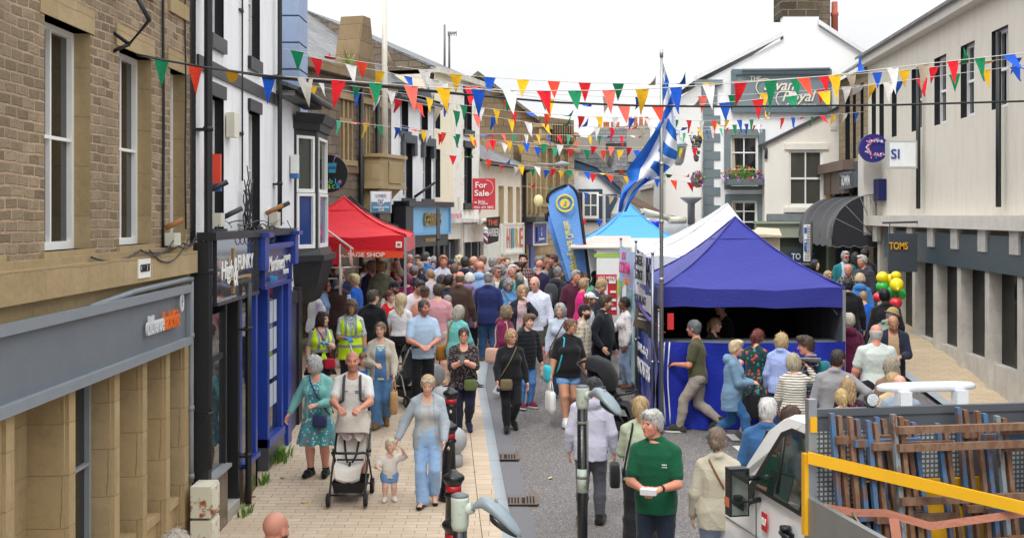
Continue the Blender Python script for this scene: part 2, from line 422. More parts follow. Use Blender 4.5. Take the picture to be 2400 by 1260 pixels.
def cloth(c,pat='',c2=None,c3=None,rough=.9):
 """fabric, with the weave's printed or woven pattern"""
 k=('cloth',c,pat,c2,c3,rough)
 if k not in MATS:
  t=NT('fabric_'+c);v=t.coord();b=lin(c);col=None
  if pat in ('stripes','vstripes','wstripes'):
   sep=t.n('ShaderNodeSeparateXYZ',Vector=v);ax=sep.outputs[2 if pat!='vstripes' else 0];fr={'stripes':28,'vstripes':38,'wstripes':22}[pat]
   wob=t.math('MULTIPLY',t.noise(v,5,2),.03)
   w=t.math('FRACT',t.math('MULTIPLY',t.math('ADD',ax,wob),fr));col=t.mix(t.math('GREATER_THAN',w,.6),b,lin(c2))
  elif pat=='plaid':
   sep=t.n('ShaderNodeSeparateXYZ',Vector=v);wx=t.math('FRACT',t.math('MULTIPLY',t.math('ADD',sep.outputs[0],t.math('MULTIPLY',sep.outputs[1],.7)),16));wz=t.math('FRACT',t.math('MULTIPLY',sep.outputs[2],14))
   col=t.mix(t.math('MULTIPLY',t.math('GREATER_THAN',wx,.55),.7),b,lin(c2));col=t.mix(t.math('MULTIPLY',t.math('GREATER_THAN',wz,.6),.65),col,lin(c3 or c2))
   thin=t.math('MAXIMUM',t.math('LESS_THAN',wx,.1),t.math('LESS_THAN',wz,.1));col=t.mix(t.math('MULTIPLY',thin,.7),col,lin('d8d4cc'))
  elif pat=='dots':
   vo=t.n('ShaderNodeTexVoronoi',Vector=v,Scale=42.0);col=t.mix(t.math('LESS_THAN',vo.outputs[0],.26),b,lin(c2))
  elif pat in ('floral','bigfloral'):
   s_={'floral':30,'bigfloral':17}[pat]
   wv=t.n('ShaderNodeTexNoise',Vector=v,Scale=9.0).outputs[1];ad=t.n('ShaderNodeVectorMath',_operation='MULTIPLY_ADD');t.link(wv,ad.inputs[0]);ad.inputs[1].default_value=(.07,)*3;t.link(v,ad.inputs[2])
   vo=t.n('ShaderNodeTexVoronoi',Vector=ad.outputs[0],Scale=float(s_));hue=t.n('ShaderNodeSeparateColor',Color=vo.outputs[1])
   fl=t.mix(t.math('GREATER_THAN',hue.outputs[0],.55),lin(c2),lin(c3 or c2));msk=t.math('MULTIPLY',t.math('LESS_THAN',vo.outputs[0],.42),t.math('GREATER_THAN',hue.outputs[1],.25));col=t.mix(msk,b,fl)
  n=t.noise(v,4,5,.65);fine=t.noise(v,160,2)
  if pat=='denim':col=t.mix(t.ramp(n,[(.4,(0,0,0)),(.7,(.8,.8,.8))]),b,sc(b,1.7))
  if col is None:col=b
  col=t.mix(t.math('MULTIPLY',n,.28),col,sc(b,.5));col=t.mix(t.math('MULTIPLY',fine,.18),col,sc(b,1.5))
  if pat=='hivis':col=b
  fo=t.n('ShaderNodeTexNoise',Vector=t.coord(scale=(4.5,4.5,7)),Scale=1.0,Detail=2.0,Distortion=1.6).outputs[0];fo=t.math('POWER',t.math('SUBTRACT',1.0,t.math('ABSOLUTE',t.math('SUBTRACT',t.math('MULTIPLY',fo,2.0),1.0))),3.0)
  t.bump(t.math('ADD',t.math('MULTIPLY',fo,1.0),t.math('MULTIPLY',fine,.05)),.16,.03)
  t.b.inputs['Sheen Weight'].default_value=.15
  MATS[k]=t.out(col,rough,0,.25)
 return MATS[k]
def ik(a,t,l1,l2,pole):
 a,t,pole=(np.array(v,float) for v in (a,t,pole));d=t-a;L=np.linalg.norm(d);d=d/max(L,1e-6)
 L2=min(max(L,abs(l1-l2)*1.05+.01),(l1+l2)*.998);t=a+d*L2
 ca=(l1*l1+L2*L2-l2*l2)/(2*l1*L2);p=pole-d*pole.dot(d);p=p/max(np.linalg.norm(p),1e-6)
 return a+d*l1*ca+p*l1*math.sqrt(max(0,1-ca*ca)),t
ARM={'down':((.14,.12,-.96),(.5,-1,0),.5),'fwd':((.1,.42,-.86),(.4,-1,0),.5),'back':((.14,-.3,-.9),(.4,-1,0),.5),'front':((-.2,.55,-.62),(.8,-.5,-.3),.9),'chest':((-.3,.6,-.28),(.7,-.3,-.8),.9),'face':((-.1,.42,.12),(.6,.2,-1),.7),'push':((-.1,.74,-.5),(.6,-.6,-.4),1.1),'hip':((.12,-.1,-.66),(1,-.5,0),.7),'pocket':((.14,.2,-.8),(.7,-1,0),.3),'out':((.42,.15,-.86),(.3,-1,0),.8),'up':((.1,.5,.25),(.8,0,-1),.6),'reach':((.05,.85,-.3),(.4,-.4,-1),.4),'waist':((-.17,.55,-.52),(.6,-.7,-.4),.9),'strap':((-.3,.42,-.3),(.9,-.3,-.6),1.0),'childup':((.3,.25,.55),(1,0,-.3),.8),'childfwd':((.25,.6,-.35),(.6,-.5,-.5),.6)}
SKIN={'fair':(222,176,152),'pink':(222,164,142),'tan':(196,146,116),'pale':(230,190,168),'brown':(120,78,56),'dark':(70,46,36),'red':(208,144,120)}
N_FIG=[0]
def figure(x,Y,H,yaw,o,label,lift=0.0,group=None):
 """o: options. Returns (person object, local joints)."""
 N_FIG[0]+=1;rng=random.Random(N_FIG[0]*7+3)
 hv=min(max(Y*.0005,.0066),.0145)*o.get('vox',1.0);hc=hv*1.35
 f=o['sex']!='m';child=o.get('child',0);fat=o.get('fat',.15);low=o.get('low',False)
 hr=o.get('hr',.139 if not child else .16+.06*max(0,(1.25-H)/.45));lg=.495 if not child else .485-.07*max(0,(1.3-H)/.5)
 hh=hr*H;zh0=lg*H;zs=(1-hr*1.33)*H;bw=H*(1.0 if not child else 1.0+.22*max(0,(1.5-H)/.7))
 st=o.get('stride',0.0)*H;LL=zh0-.045*H;drop=LL-math.sqrt(max(LL*LL-st*st,.01)) if st else 0
 zh=zh0-drop;zs-=drop;T=zs-zh;tz=lambda t:zh+t*T
 lean=o.get('lean',.02)*H;bend=o.get('bend',0.0)*H
 cyt=lambda t:-lean*max(t,0)-bend*max(t,0)**1.3
 sw=(.099 if not f else .088)*bw*(1+.12*fat);hw=.05*bw;A=(.168+.145)*H*(1 if not child else .92);ua,fa=A*.535,A*.465
 sh,el,wr={},{},{}
 arms=o.get('arms',('down','down'))
 for i,sd in enumerate((-1,1)):
  tgt,pole,curl=ARM[arms[i]] if not isinstance(arms[i],tuple) else arms[i]
  s0=np.array([sd*sw,cyt(.95),zs-.034*H]);t=s0+np.array([sd*tgt[0]+sd*.05*fat,-tgt[1],tgt[2]])*A
  if arms[i] in ('down','back','fwd','pocket'):t[0]+=sd*.05*H*fat
  e,w=ik(s0,t,ua,fa,(sd*pole[0],-pole[1],pole[2]));sh[sd],el[sd],wr[sd]=s0,e,w
 hip,kn,an,toe={},{},{},{}
 for i,sd in enumerate((-1,1)):
  h0=np.array([sd*hw,0,zh]);q=1 if (i==0)==(not o.get('swap',0)) else -1
  fy=-st*q if st else -.012*H*q*o.get('stag',1);lift_h=.055*H if (st and q<0) else 0
  a=np.array([sd*(.055 if not st else .035)*bw*(1+.3*fat),fy+.01*H,.043*H+lift_h])
  k,a=ik(h0,a,LL*.5,LL*.52,(sd*.12,-1,0));hip[sd],kn[sd],an[sd]=h0,k,a
  toe[sd]=a+np.array([sd*.02*H,-.105*H*(.8 if lift_h else 1),-a[2]+.016*H])
 ts=[-.12,0,.14,.36,.52,.7,.86,.97,1.07]
 w_=[.08,.095,.098,.085,.089,.097,.096,.07,.034] if not f else [.085,.1,.103,.08,.081,.086,.084,.06,.03]
 d_=[.055,.065,.069,.06,.063,.067,.06,.047,.033] if not f else [.06,.07,.07,.056,.06,.064,.056,.044,.03]
 if child:w_=[.075,.08,.08,.078,.078,.08,.08,.066,.034];d_=[.055,.06,.06,.06,.06,.058,.05,.042,.032]
 fw=[.2,.25,.35,.5,.4,.25,.15,.05,0];w=[a*bw*(1+.75*fat*b) for a,b in zip(w_,fw)];d=[a*bw*(1+1.3*fat*b) for a,b in zip(d_,fw)]
 cy=[cyt(t)-fat*.055*H*b for t,b in zip(ts,(0,.1,.5,.9,.7,.3,0,0,0))];zz=[tz(t) for t in ts]
 wa=lambda t:float(np.interp(t,ts,w));da=lambda t:float(np.interp(t,ts,d));ca=lambda t:float(np.interp(t,ts,cy))
 rb=.031*bw*(1+.55*fat)*(.92 if f else 1);rf=.024*bw*(1+.4*fat);rw=.0165*bw;lf_=.84 if any(i_[0]=='trousers' and i_[2].get('L',2)>1 for i_ in o.get('wear',())) else 1;rt=.052*bw*(1+.45*fat);rk=.035*bw*(1+.3*fat);ra=.0235*bw
 hy,hp=R(o.get('hy',0)+rng.gauss(0,4)),R(o.get('hp',0)+rng.gauss(3,4));nb=np.array([0,cyt(1.0)+.012*H,zs+.012*H]);hc0=np.array([0,cyt(1.12)-.012*H-.05*hh,zs+hr*.83*H])
 Rm=np.array(Matrix.Rotation(hy,3,'Z')@Matrix.Rotation(R(rng.gauss(0,4)),3,'Y')@Matrix.Rotation(hp,3,'X'),dtype=np.float32);piv=nb+np.array([0,0,.25*hh]);hcen=piv+Rm@(hc0-piv)
 def hl(F_,m=1.0):
  sl=F_.blk(hcen-m*hh,hcen+m*hh);x_,y_,z_=F_.pts(sl);a,b,c=x_-hcen[0],y_-hcen[1],z_-hcen[2]
  return sl,[(Rm[0,i]*a+Rm[1,i]*b+Rm[2,i]*c)/hh for i in range(3)]
 E=lambda p,c,r:(np.sqrt(((p[0]-c[0])/r[0])**2+((p[1]-c[1])/r[1])**2+((p[2]-c[2])/r[2])**2)-1)*min(r)
 def C(p,a,b,r0,r1):
  ab=[b[i]-a[i] for i in range(3)];L=sum(q*q for q in ab)+1e-9;t=np.clip(sum((p[i]-a[i])*ab[i] for i in range(3))/L,0,1)
  return np.sqrt(sum((p[i]-a[i]-t*ab[i])**2 for i in range(3)))-(r0+(r1-r0)*t)
 def sm(a,b,k):hq=np.clip(.5+.5*(b-a)/k,0,1);return b*(1-hq)+a*hq-k*hq*(1-hq)
 def smx(a,b,k):return -sm(-a,-b,k)
 jw=.255 if not f else .235
 if child:jw=.27
 def skull(p):
  v=E(p,(0,.06,.13),(.335,.40,.375));v=sm(v,E(p,(0,-.08,-.15),(jw+.01+.05*fat,.30,.345)),.1);v=sm(v,E(p,(0,-.25,-.38),(.1,.1,.1)),.1)
  v=sm(v,C(p,(-.15,-.335,.09),(.15,-.335,.09),.045,.045),.06)
  for sd in (-1,1):v=smx(v,-E(p,(sd*.145,-.415,.025),(.085,.075,.06)),.05);v=sm(v,E(p,(sd*.16,-.25,-.1),(.1,.1,.1)),.08)
  v=sm(v,C(p,(0,-.38,.03),(0,-.455,-.1),.03,.05),.05);v=sm(v,C(p,(-.075,-.345,-.24),(.075,-.345,-.24),.035,.035),.03)
  for sd in (-1,1):v=np.minimum(v,E(p,(sd*.335,.04,-.02),(.045,.085,.125)))
  return v
 pad=.12
 ext=np.array([list(v) for dd in (sh,el,wr,an,toe,kn) for v in dd.values()]+[hcen])
 lo=ext.min(0)-pad-.04;hi=ext.max(0)+pad+.04;W0=max(w)+pad;lo[0]=min(lo[0],-W0);hi[0]=max(hi[0],W0);lo[1]=min(lo[1],min(cy)-max(d)-pad);hi[1]=max(hi[1],max(d)+pad);lo[2]=-.01;hi[2]=hcen[2]+hh*.95
 B=Field(lo,hi,hv);B.stack(zz,w,d,cy,k=0)
 for sd in (-1,1):
  B.cap((sd*.03*bw,cyt(1.0)+.008*H,zs+.012*H),sh[sd]+(0,0,.004*H),.026*bw,.03*bw,.03);B.cap(sh[sd],el[sd],rb,rf*1.02,.02);B.cap(el[sd],wr[sd],rf*1.08,rw,.015)
  B.cap(hip[sd],kn[sd],rt*lf_,rk*lf_,.03)
  mid=kn[sd]+(an[sd]-kn[sd])*.3+np.array([0,.012*H,0]);B.cap(kn[sd],mid,rk*lf_,rk*1.02*lf_,.015);B.cap(mid,an[sd],rk*1.02*lf_,ra*lf_,.015)
  B.cap(an[sd]+(0,.02*H,-.02*H),toe[sd],.023*bw,.018*bw,.02)
  if f and not child:B.ell((sd*.045*H,ca(.68)-da(.68)*.78,tz(.66)),(.042*H*(1+.4*fat),.036*H,.04*H),.03)
  fd=wr[sd]-el[sd];fd/=np.linalg.norm(fd);curl=(ARM[arms[0 if sd<0 else 1]] if not isinstance(arms[0 if sd<0 else 1],tuple) else arms[0 if sd<0 else 1])[2]
  inn=np.array([-sd,-.25,0.]) if fd[2]<-.5 else np.array([-sd*.5,.2,-.9]);inn-=fd*inn.dot(fd);inn/=np.linalg.norm(inn);side=np.cross(fd,inn);
  if (side[1]>0)==(fd[2]<-.5):side=-side
  g=H/1.75 if not child else H/1.6;pl=.085*g;kn0=wr[sd]+fd*pl
  for q in (-1,0,1):B.cap(wr[sd]+side*q*.010*g,kn0+side*q*.026*g-fd*.012*g,.016*g,.0145*g,.012)
  for q,ln in ((-1.5,.062),(-.5,.076),(.5,.08),(1.5,.07)):
   p0=kn0+side*q*.0195*g;d1=fd*math.cos(curl*.6)+inn*math.sin(curl*.6);d2=fd*math.cos(curl*1.5)+inn*math.sin(curl*1.5)
   p1=p0+d1*ln*.52*g;p2=p1+d2*ln*.5*g;B.cap(p0-fd*.01,p1,.0102*g,.0094*g,.004);B.cap(p1,p2,.0094*g,.008*g,.003)
  tb=wr[sd]+fd*.022*g+side*.02*g;t1=tb+(fd*.6+side*.75+inn*.25)*.042*g;t2=t1+(fd*.9+side*.1+inn*.35)*.032*g
  B.cap(tb,t1,.0135*g,.011*g,.01);B.cap(t1,t2,.011*g,.009*g,.004)
 B.cap(nb-(0,0,.02*H),hcen+Rm@np.array([0,.1*hh,-.25*hh],np.float32),.036*bw if not f else .031*bw,(.032 if not f else .028)*bw,.03)
 sl,p=hl(B);B.put(sl,skull(p)*hh,.012)
 pos,F=B.mesh()
 q=(pos-hcen)@Rm/hh;base=np.array(lin(SKIN[o.get('skin','fair')]));col=np.tile(base,(len(pos),1));hcl=np.array(lin(o.get('hair','5a4632')))
 onh=(np.abs(q[:,0])<.5)&(q[:,1]<.1)&(np.abs(q[:,2])<.62)
 ble=lambda m,c,a:col.__setitem__(m,col[m]*(1-a)+np.array(c)*a)
 for sd in (-1,1):ble(onh&(((q[:,0]-sd*.19)**2+(q[:,2]+.1)**2)<.014),base*(1.0,.8,.78),.4)
 ble(onh&(q[:,1]<-.4)&(np.abs(q[:,0])<.07)&(q[:,2]<.0),base*(1.0,.82,.8),.4)
 br=o.get('beard',0)
 jaw=onh&(q[:,2]<-.12+.0*q[:,0])&(q[:,1]<.02)&~((np.abs(q[:,0])<.11)&(q[:,2]>-.17))
 if br:ble(jaw,hcl*.8,br)
 ble(onh&(np.abs(q[:,0])<.1)&(np.abs(q[:,2]+.25-1.2*q[:,0]**2)<.032)&(q[:,1]<-.3),np.array(lin('a8584e')) if o.get('skin')not in ('dark','brown') else base*.8,.55)
 for sd in (-1,1):
  dx=q[:,0]-sd*.145;dz=q[:,2]-.025;ee=onh&((dx/.085)**2+(dz/.036)**2<1)&(q[:,1]<-.2);ble(ee,lin('d9d2cc'),.9);ble(ee&(dx*dx+dz*dz<.0017),lin('2b2320'),.95)
  ble(onh&(np.abs(dx)<.1)&(np.abs(q[:,2]-.075-.012)<.017)&(q[:,1]<-.2),base*.45,.55)
  ble(onh&(np.abs(dx)<.11)&(np.abs(q[:,2]-.135)<.024)&(q[:,1]<-.2),hcl*.8,.8)
 if o.get('style') in ('shaved','bald') and o.get('style')=='shaved':ble((q[:,2]>np.interp(q[:,1],(-.5,-.3,-.1,.1,.3,.5),(.33,.3,.14,-.05,-.3,-.38)))&(np.abs(q[:,0])<.5)&(np.abs(q[:,2])<.7),hcl,.35)
 if o.get('gloves'):
  for sd in (-1,1):ble(np.linalg.norm(pos-wr[sd]-(wr[sd]-el[sd])/fa*.06,axis=1)<.12*H/1.7,lin(o['gloves']),1)
 me=quads_mesh('person',pos,F,skin_mat(),col);root=link_mesh('person',me);root.location=(x,Y,gz(Y)+lift);root.rotation_euler=(0,0,R(yaw))
 tag(root,label,'person',group)
 J=dict(sh=sh,el=el,wr=wr,hip=hip,kn=kn,an=an,toe=toe,hc=hcen,hh=hh,Rm=Rm,H=H,zh=zh,zs=zs,tz=tz,wa=wa,da=da,ca=ca,root=root,fat=fat)
 ph=[rng.uniform(0,6.3) for _ in range(6)]
 def folds(Fd,amp,leg=False):
  x_,y_,z_=np.ix_(*Fd.ax)
  rd=lambda a:(1-np.abs(np.sin(a)))**2
  m1=.5+.5*np.sin(9*x_+6*z_+ph[4])*np.sin(7*y_-8*z_+ph[5])
  n=rd(15*z_+7*np.abs(x_)+ph[0]+1.6*np.sin(8*x_+6*y_+ph[1]))*m1+rd(10*z_-17*x_+8*y_+ph[2]+1.3*np.sin(9*z_))*(1-m1)+.6*rd(22*x_+15*y_+4*z_+ph[3]+np.sin(7*z_))*m1-.5
  Fd.V-=(amp*1.7*n).astype(np.float32)
 def finish(Fd,name,mat,amp=.004):
  if amp:folds(Fd,amp)
  p_,f_=Fd.mesh()
  if len(f_)==0:return None
  return link_mesh(name,quads_mesh(name,p_,f_,mat),root)
 def sleeve(Fd,sd,L,off,k=.02,cuffr=0):
  Fd.cap((sd*.032*bw,cyt(1.0)+.008*H,zs+.01*H),sh[sd]+(0,0,.004*H),.025*bw+off*.6,.03*bw+off*.7,.03)
  if L<=0:return
  e=sh[sd]+(el[sd]-sh[sd])*min(L,1);Fd.cap(sh[sd],e,rb+off*.7,(rb+(rf-rb)*min(L,1))+off*1.05+cuffr*(L<=1),k)
  if L>1:Fd.cap(el[sd],el[sd]+(wr[sd]-el[sd])*(L-1),rf*1.05+off,(rf+(rw-rf)*(L-1))+off*.75+cuffr,k)
 def garment(name,mat,hem,L,off,neck=.0,openw=0,hood=0,collar=0,skirt=None,amp=.003,top=1.05,bag=1.0,puff=0,thigh=0):
  zb=tz(hem) if skirt is None else skirt;Fd=Field((lo[0]-.04,lo[1]-.06,max(zb-.03,0)),(hi[0]+.04,hi[1]+.08,zs+.14*H),hc)
  tt=[t for t in ts if t>hem+.02 and t<top];T2=[hem]+tt+[top]
  zz2=[tz(t) for t in T2];w2=[wa(max(t,0))*(bag if t<.9 else 1) for t in T2];d2=[da(max(t,0))*(bag if t<.9 else 1) for t in T2];c2=[ca(t) if t>0 else ca(0) for t in T2]
  if bag>1.0:
   i0=T2.index(min(T2,key=lambda t:abs(t-.36)));w2[i0]=max(w2[i0],wa(.6)*bag*.97);d2[i0]=max(d2[i0],da(.6)*bag*.95)
  if skirt is not None:
   fl=o.get('flare',.35);w2[0]=wa(.1)*(1+.3*fl);d2[0]=da(.1)*(1+.5*fl)
   zz2=[skirt]+zz2;w2=[wa(.1)*(1.1+fl)]+w2;d2=[max(da(.1)*(1.15+fl*1.2),st*.75+.1 if st else 0)]+d2;c2=[c2[0]]+c2
  Fd.stack(zz2,w2,d2,c2,k=0,off=off)
  if f and not child:
   for sd in (-1,1):Fd.ell((sd*.045*H,ca(.68)-da(.68)*.78,tz(.66)),(.042*H*(1+.4*fat)+off,.036*H+off,.04*H+off),.04)
  for sd in (-1,1):sleeve(Fd,sd,L,off*1.1)
  if hood:Fd.ell((0,cyt(1.0)+.058*H,zs+.012*H),(.075*H,.042*H,.05*H),.03);Fd.ell((0,cyt(1.0)+.03*H,zs+.03*H),(.062*H,.05*H,.03*H),.02)
  if collar:Fd.ell((0,nb[1],zs+.032*H),(.047*bw,.048*bw,.026*H),.02)
  if skirt is not None:
   x_,y_,z_=np.ix_(*Fd.ax);ang=np.arctan2(x_,y_+1e-4);Fd.V+=(np.clip((zh+.05-z_)/(zh-skirt+.01),0,1)*.016*np.sin(ang*9+ph[4])).astype(np.float32)
  if puff:x_,y_,z_=np.ix_(*Fd.ax);Fd.V+=(-.009*np.abs(np.sin(z_*44))+.006+0*x_+0*y_).astype(np.float32)
  if neck:Fd.ell((0,cyt(1.0)-.045*H,zs+.012*H),(.042*bw,.05*bw,neck*H),.008,sub=True)
  if openw:
   x_,y_,z_=np.ix_(*Fd.ax);m=np.interp(z_.ravel(),(zb,zs),(openw*1.2,openw*.75))[None,None,:]
   cc=np.interp(z_.ravel(),zz,cy)[None,None,:];Fd.V=np.maximum(Fd.V,np.minimum((m-np.abs(x_))+0*y_,(cc-.02*H-y_)+0*x_)).astype(np.float32)
  return finish(Fd,name,mat,amp)
 def legs(name,mat,L,off,waist=.3,flare=0,amp=.005,thigh=0):
  zb={True:kn[1][2]-.05,False:0}[L<=1];zb=min(hip[1][2]+(kn[1][2]-hip[1][2])*min(L,1),kn[1][2] if L>1 else 9)-.06 if L<=1 else .015
  Fd=Field((lo[0],lo[1]-.03,max(zb,.012)),(hi[0],hi[1]+.03,tz(waist)+.03),hc);tt=[t for t in ts if t<waist]
  Fd.stack([tz(t) for t in tt]+[tz(waist)],[wa(t) for t in tt]+[wa(waist)],[da(t) for t in tt]+[da(waist)],[ca(t) for t in tt]+[ca(waist)],k=0,off=off)
  for sd in (-1,1):
   a=hip[sd];e=a+(kn[sd]-a)*min(L,1);Fd.cap(a,e,rt+off*1.3,(rt+(rk-rt)*min(L,1))+off+thigh,.03)
   if L>1:e2=kn[sd]+(an[sd]-kn[sd])*(L-1);mid=kn[sd]+(e2-kn[sd])*.4+np.array([0,.008*H,0]);Fd.cap(kn[sd],mid,rk+off,rk+off+flare*.3,.02);Fd.cap(mid,e2,rk+off+flare*.3,ra+off*1.3+flare,.02)
  return finish(Fd,name,mat,amp)
 for it in o.get('wear',()):
  n_,mat,kw=it
  if n_=='trousers':legs(kw.pop('name','trousers'),mat,kw.pop('L',1.97),kw.pop('off',.013),**kw)
  else :garment(kw.pop('name',n_),mat,kw.pop('hem',-.13),kw.pop('L',.6),kw.pop('off',.02),**kw)
 if o.get('shoe') is not None and not low:
  for sd in (-1,1):
   a,t=an[sd],toe[sd];hl_=a+np.array([0,.028*H,-.028*H]);Fd=Field(np.minimum(hl_,t)-.1,np.maximum(hl_,t)+.12,hc*.8)
   Fd.cap(hl_,a+(t-a)*.55+np.array([0,0,.004]),.034*bw*(1 if not f else .9),.034*bw*(1 if not f else .88),.02);Fd.cap(a+(t-a)*.5,t,.034*bw*.92,.024*bw,.02);Fd.cap(hl_+(0,-.01,.01),a+(0,0,.02*H*(0.3 if o.get('lowshoe') else 1)),.03*bw,.03*bw,.02)
   x_,y_,z_=np.ix_(*Fd.ax);fl=.003 if a[2]<.06*H else -.5;Fd.V=np.maximum(Fd.V,(fl-z_)+0*x_+0*y_).astype(np.float32)
   if o.get('sandal'):Fd.V=np.maximum(Fd.V,(z_-.035-.012*np.sin(y_*60))+0*x_+0*y_).astype(np.float32)
   sho=finish(Fd,'shoe',o['shoe'],0)
   if o.get('sole') is not None and sho is not None and a[2]<.06*H:
    mb=MB();n=14;c=(hl_+t)/2;hlf=np.linalg.norm((t-hl_)[:2])/2+.03*bw;dr=(t-hl_)[:2]/max(np.linalg.norm((t-hl_)[:2]),1e-6);pp=np.array([-dr[1],dr[0]])
    poly=[(c[0]+dr[0]*hlf*math.cos(g)+pp[0]*.036*bw*math.sin(g),c[1]+dr[1]*hlf*math.cos(g)+pp[1]*.036*bw*math.sin(g),.0) for g in [2*math.pi*k/n for k in range(n)]]
    mb.prism(poly,(0,0,.022));mb.build('sole',o['sole'],sho)
 style=o.get('style','short')
 def headpart(name,fn,mat,ext_=1.0,down=0.0,hvx=None):
  h_=hvx or hv*1.05;r=hh*ext_;lo_=hcen-r;hi_=hcen+r;lo_[2]-=down*hh;lo_[1]-=.0;Fd=Field(lo_,hi_,h_);x_,y_,z_=np.ix_(*Fd.ax);a,b,c=x_-hcen[0],y_-hcen[1],z_-hcen[2]
  p_=[(Rm[0,i]*a+Rm[1,i]*b+Rm[2,i]*c)/hh for i in range(3)];Fd.V=(fn(p_)*hh).astype(np.float32);v_,f_=Fd.mesh()
  if name=='hair' and len(f_) and Y<24:v_,f_=wisps(v_,f_)
  if len(f_):return link_mesh(name,quads_mesh(name,v_,f_,mat),root)
 nr=np.random.RandomState(N_FIG[0])
 def wisps(v_,f_):
  n=int(np.interp(Y,(8,16,24),(900,650,250)));p=v_[nr.randint(0,len(v_),n)];nm=p-hcen;nm[:,2]*=.5;nm/=np.linalg.norm(nm,axis=1)[:,None]+1e-6
  g=np.tile(Rm@np.array([0,.25 if style in ('short','crop','quiff','thick') else .05,-1.],np.float32),(n,1))+nr.normal(0,.28,(n,3));t=g-nm*(g*nm).sum(1)[:,None];t/=np.linalg.norm(t,axis=1)[:,None]+1e-6
  L=(hh*nr.uniform(.1,.26,n)*(1.5 if style in ('long','bob','curly','pony') else .75))[:,None];sd=np.cross(nm,t)*(.0022*hh/.23+.0006*Y/12);pts=[p-nm*.004,p+t*L*.5+nm*L*nr.uniform(.02,.14,(n,1)),p+t*L+nm*L*nr.uniform(-.08,.22,(n,1))]
  k=len(v_);V2=np.concatenate([pts[0]-sd,pts[0]+sd,pts[1]-sd*.8,pts[1]+sd*.8,pts[2]-sd*.2,pts[2]+sd*.2]);i=np.arange(n)+k
  return np.concatenate([v_,V2.astype(np.float32)]),np.concatenate([f_,np.stack([i,i+n,i+3*n,i+2*n],1),np.stack([i+2*n,i+3*n,i+5*n,i+4*n],1)])
 hl_y,hl_z=(-.6,-.33,-.26,-.12,.04,.2,.32,.6),(.36,.31,.2,.02,-.1,-.28,-.4,-.42)
 vol=o.get('vol',1.0)
 def hair(p):
  x_,y_,z_=p;line=np.interp(np.broadcast_to(y_,np.broadcast(x_,y_,z_).shape),hl_y,hl_z);ang=np.arctan2(x_,y_-.05)
  strand=.018*np.sin(ang*17+6*z_+ph[0]+2*np.sin(5*z_+ph[3]))+.014*np.sin(ang*37-9*z_+ph[1])+.01*np.sin(19*x_+23*z_+ph[2])*np.sin(21*y_-15*z_);lump=.03*np.sin(13*x_+ph[2])*np.sin(12*y_+ph[3])*np.sin(11*z_+ph[4])
  inf={'crop':.034,'short':.04,'fringe':.02,'bun':.035,'pony':.035,'bob':.06,'long':.055,'curly':.08,'thick':.06,'quiff':.045}.get(style,.04)*vol
  v=E(p,(0,.07,.14),(.335+inf,.40+inf,.375+inf));v=sm(v,E(p,(0,.12,-.12),(.3+inf,.3+inf,.3)),.1)
  cutz=(line-z_)*.8
  if style=='fringe':v=np.maximum(np.maximum(v,cutz),np.maximum(z_-.2+.08*np.abs(x_),-.14-y_));return v+strand*.5
  v=smx(v,cutz,.03)
  if style in ('short','thick','quiff'):v=sm(v,E(p,(.03*rng.choice((-1,1)),-.1 if style!='quiff' else -.18,.42),(.27*vol,.3,.12*vol+(.06 if style=='quiff' else 0))),.08)
  if style in ('bob','long','curly'):
   lowz=o.get('lenz',-.46 if style!='long' else -.7);wd=.4+inf*.8;b_=E(p,(0,.08,-.08),(wd,.43+inf*.5,.52));b_=np.maximum(b_,lowz-z_+.03*np.sin(ang*9+ph[5]))
   if style=='long':b_=sm(b_,E(p,(0,.36,o.get('lz',-.7)),(.38,.2,o.get('ll',.9))),.12)
   b_=np.maximum(b_,-E(p,(.02,-.5,-.12),(.265,.46,.52 if not o.get('bangs') else .36)));b_=smx(b_,-E(p,(0,-.45,-.75),(.3,.5,.4)),.05);v=sm(v,b_,.08)
  if style=='pony':v=sm(v,C(p,(0,.42,.16),(0,.56,.02),.11,.12),.05);v=np.minimum(v,C(p,(0,.56,.02),(0,.56,-.55),.115,.05))
  if style=='bun':v=sm(v,E(p,(0,.48,-.05),(.16,.14,.17)),.03)
  if o.get('bangs'):v=sm(v,E(p,(0,-.3,.2),(.26,.13,.12)),.05)
  return v+strand*(1.4 if style in ('long','bob') else 1)+lump*(2.6 if style=='curly' else .8)
 hm=hair_mat(o.get('hair','5a4632'))
 if style not in ('bald','shaved') and not (o.get('hat') in ('hood',)):headpart('hair',hair,hm,.8 if style not in ('long','pony') else .82,1.0 if style=='long' else .1)
 if o.get('beard',0)>.6:
  headpart('beard',lambda p:np.maximum(np.maximum(np.maximum(E(p,(0,-.1,-.2),(jw+.035,.31,.36)),p[2]+.12-.25*np.clip(p[1]+.1,0,1)+0*p[0]),-E(p,(0,-.4,-.12),(.12,.2,.13))),p[1]-.02+0*p[0])+.01*np.sin(60*p[0])*np.sin(55*p[2])+.012,hm,.75)
 hat=o.get('hat')
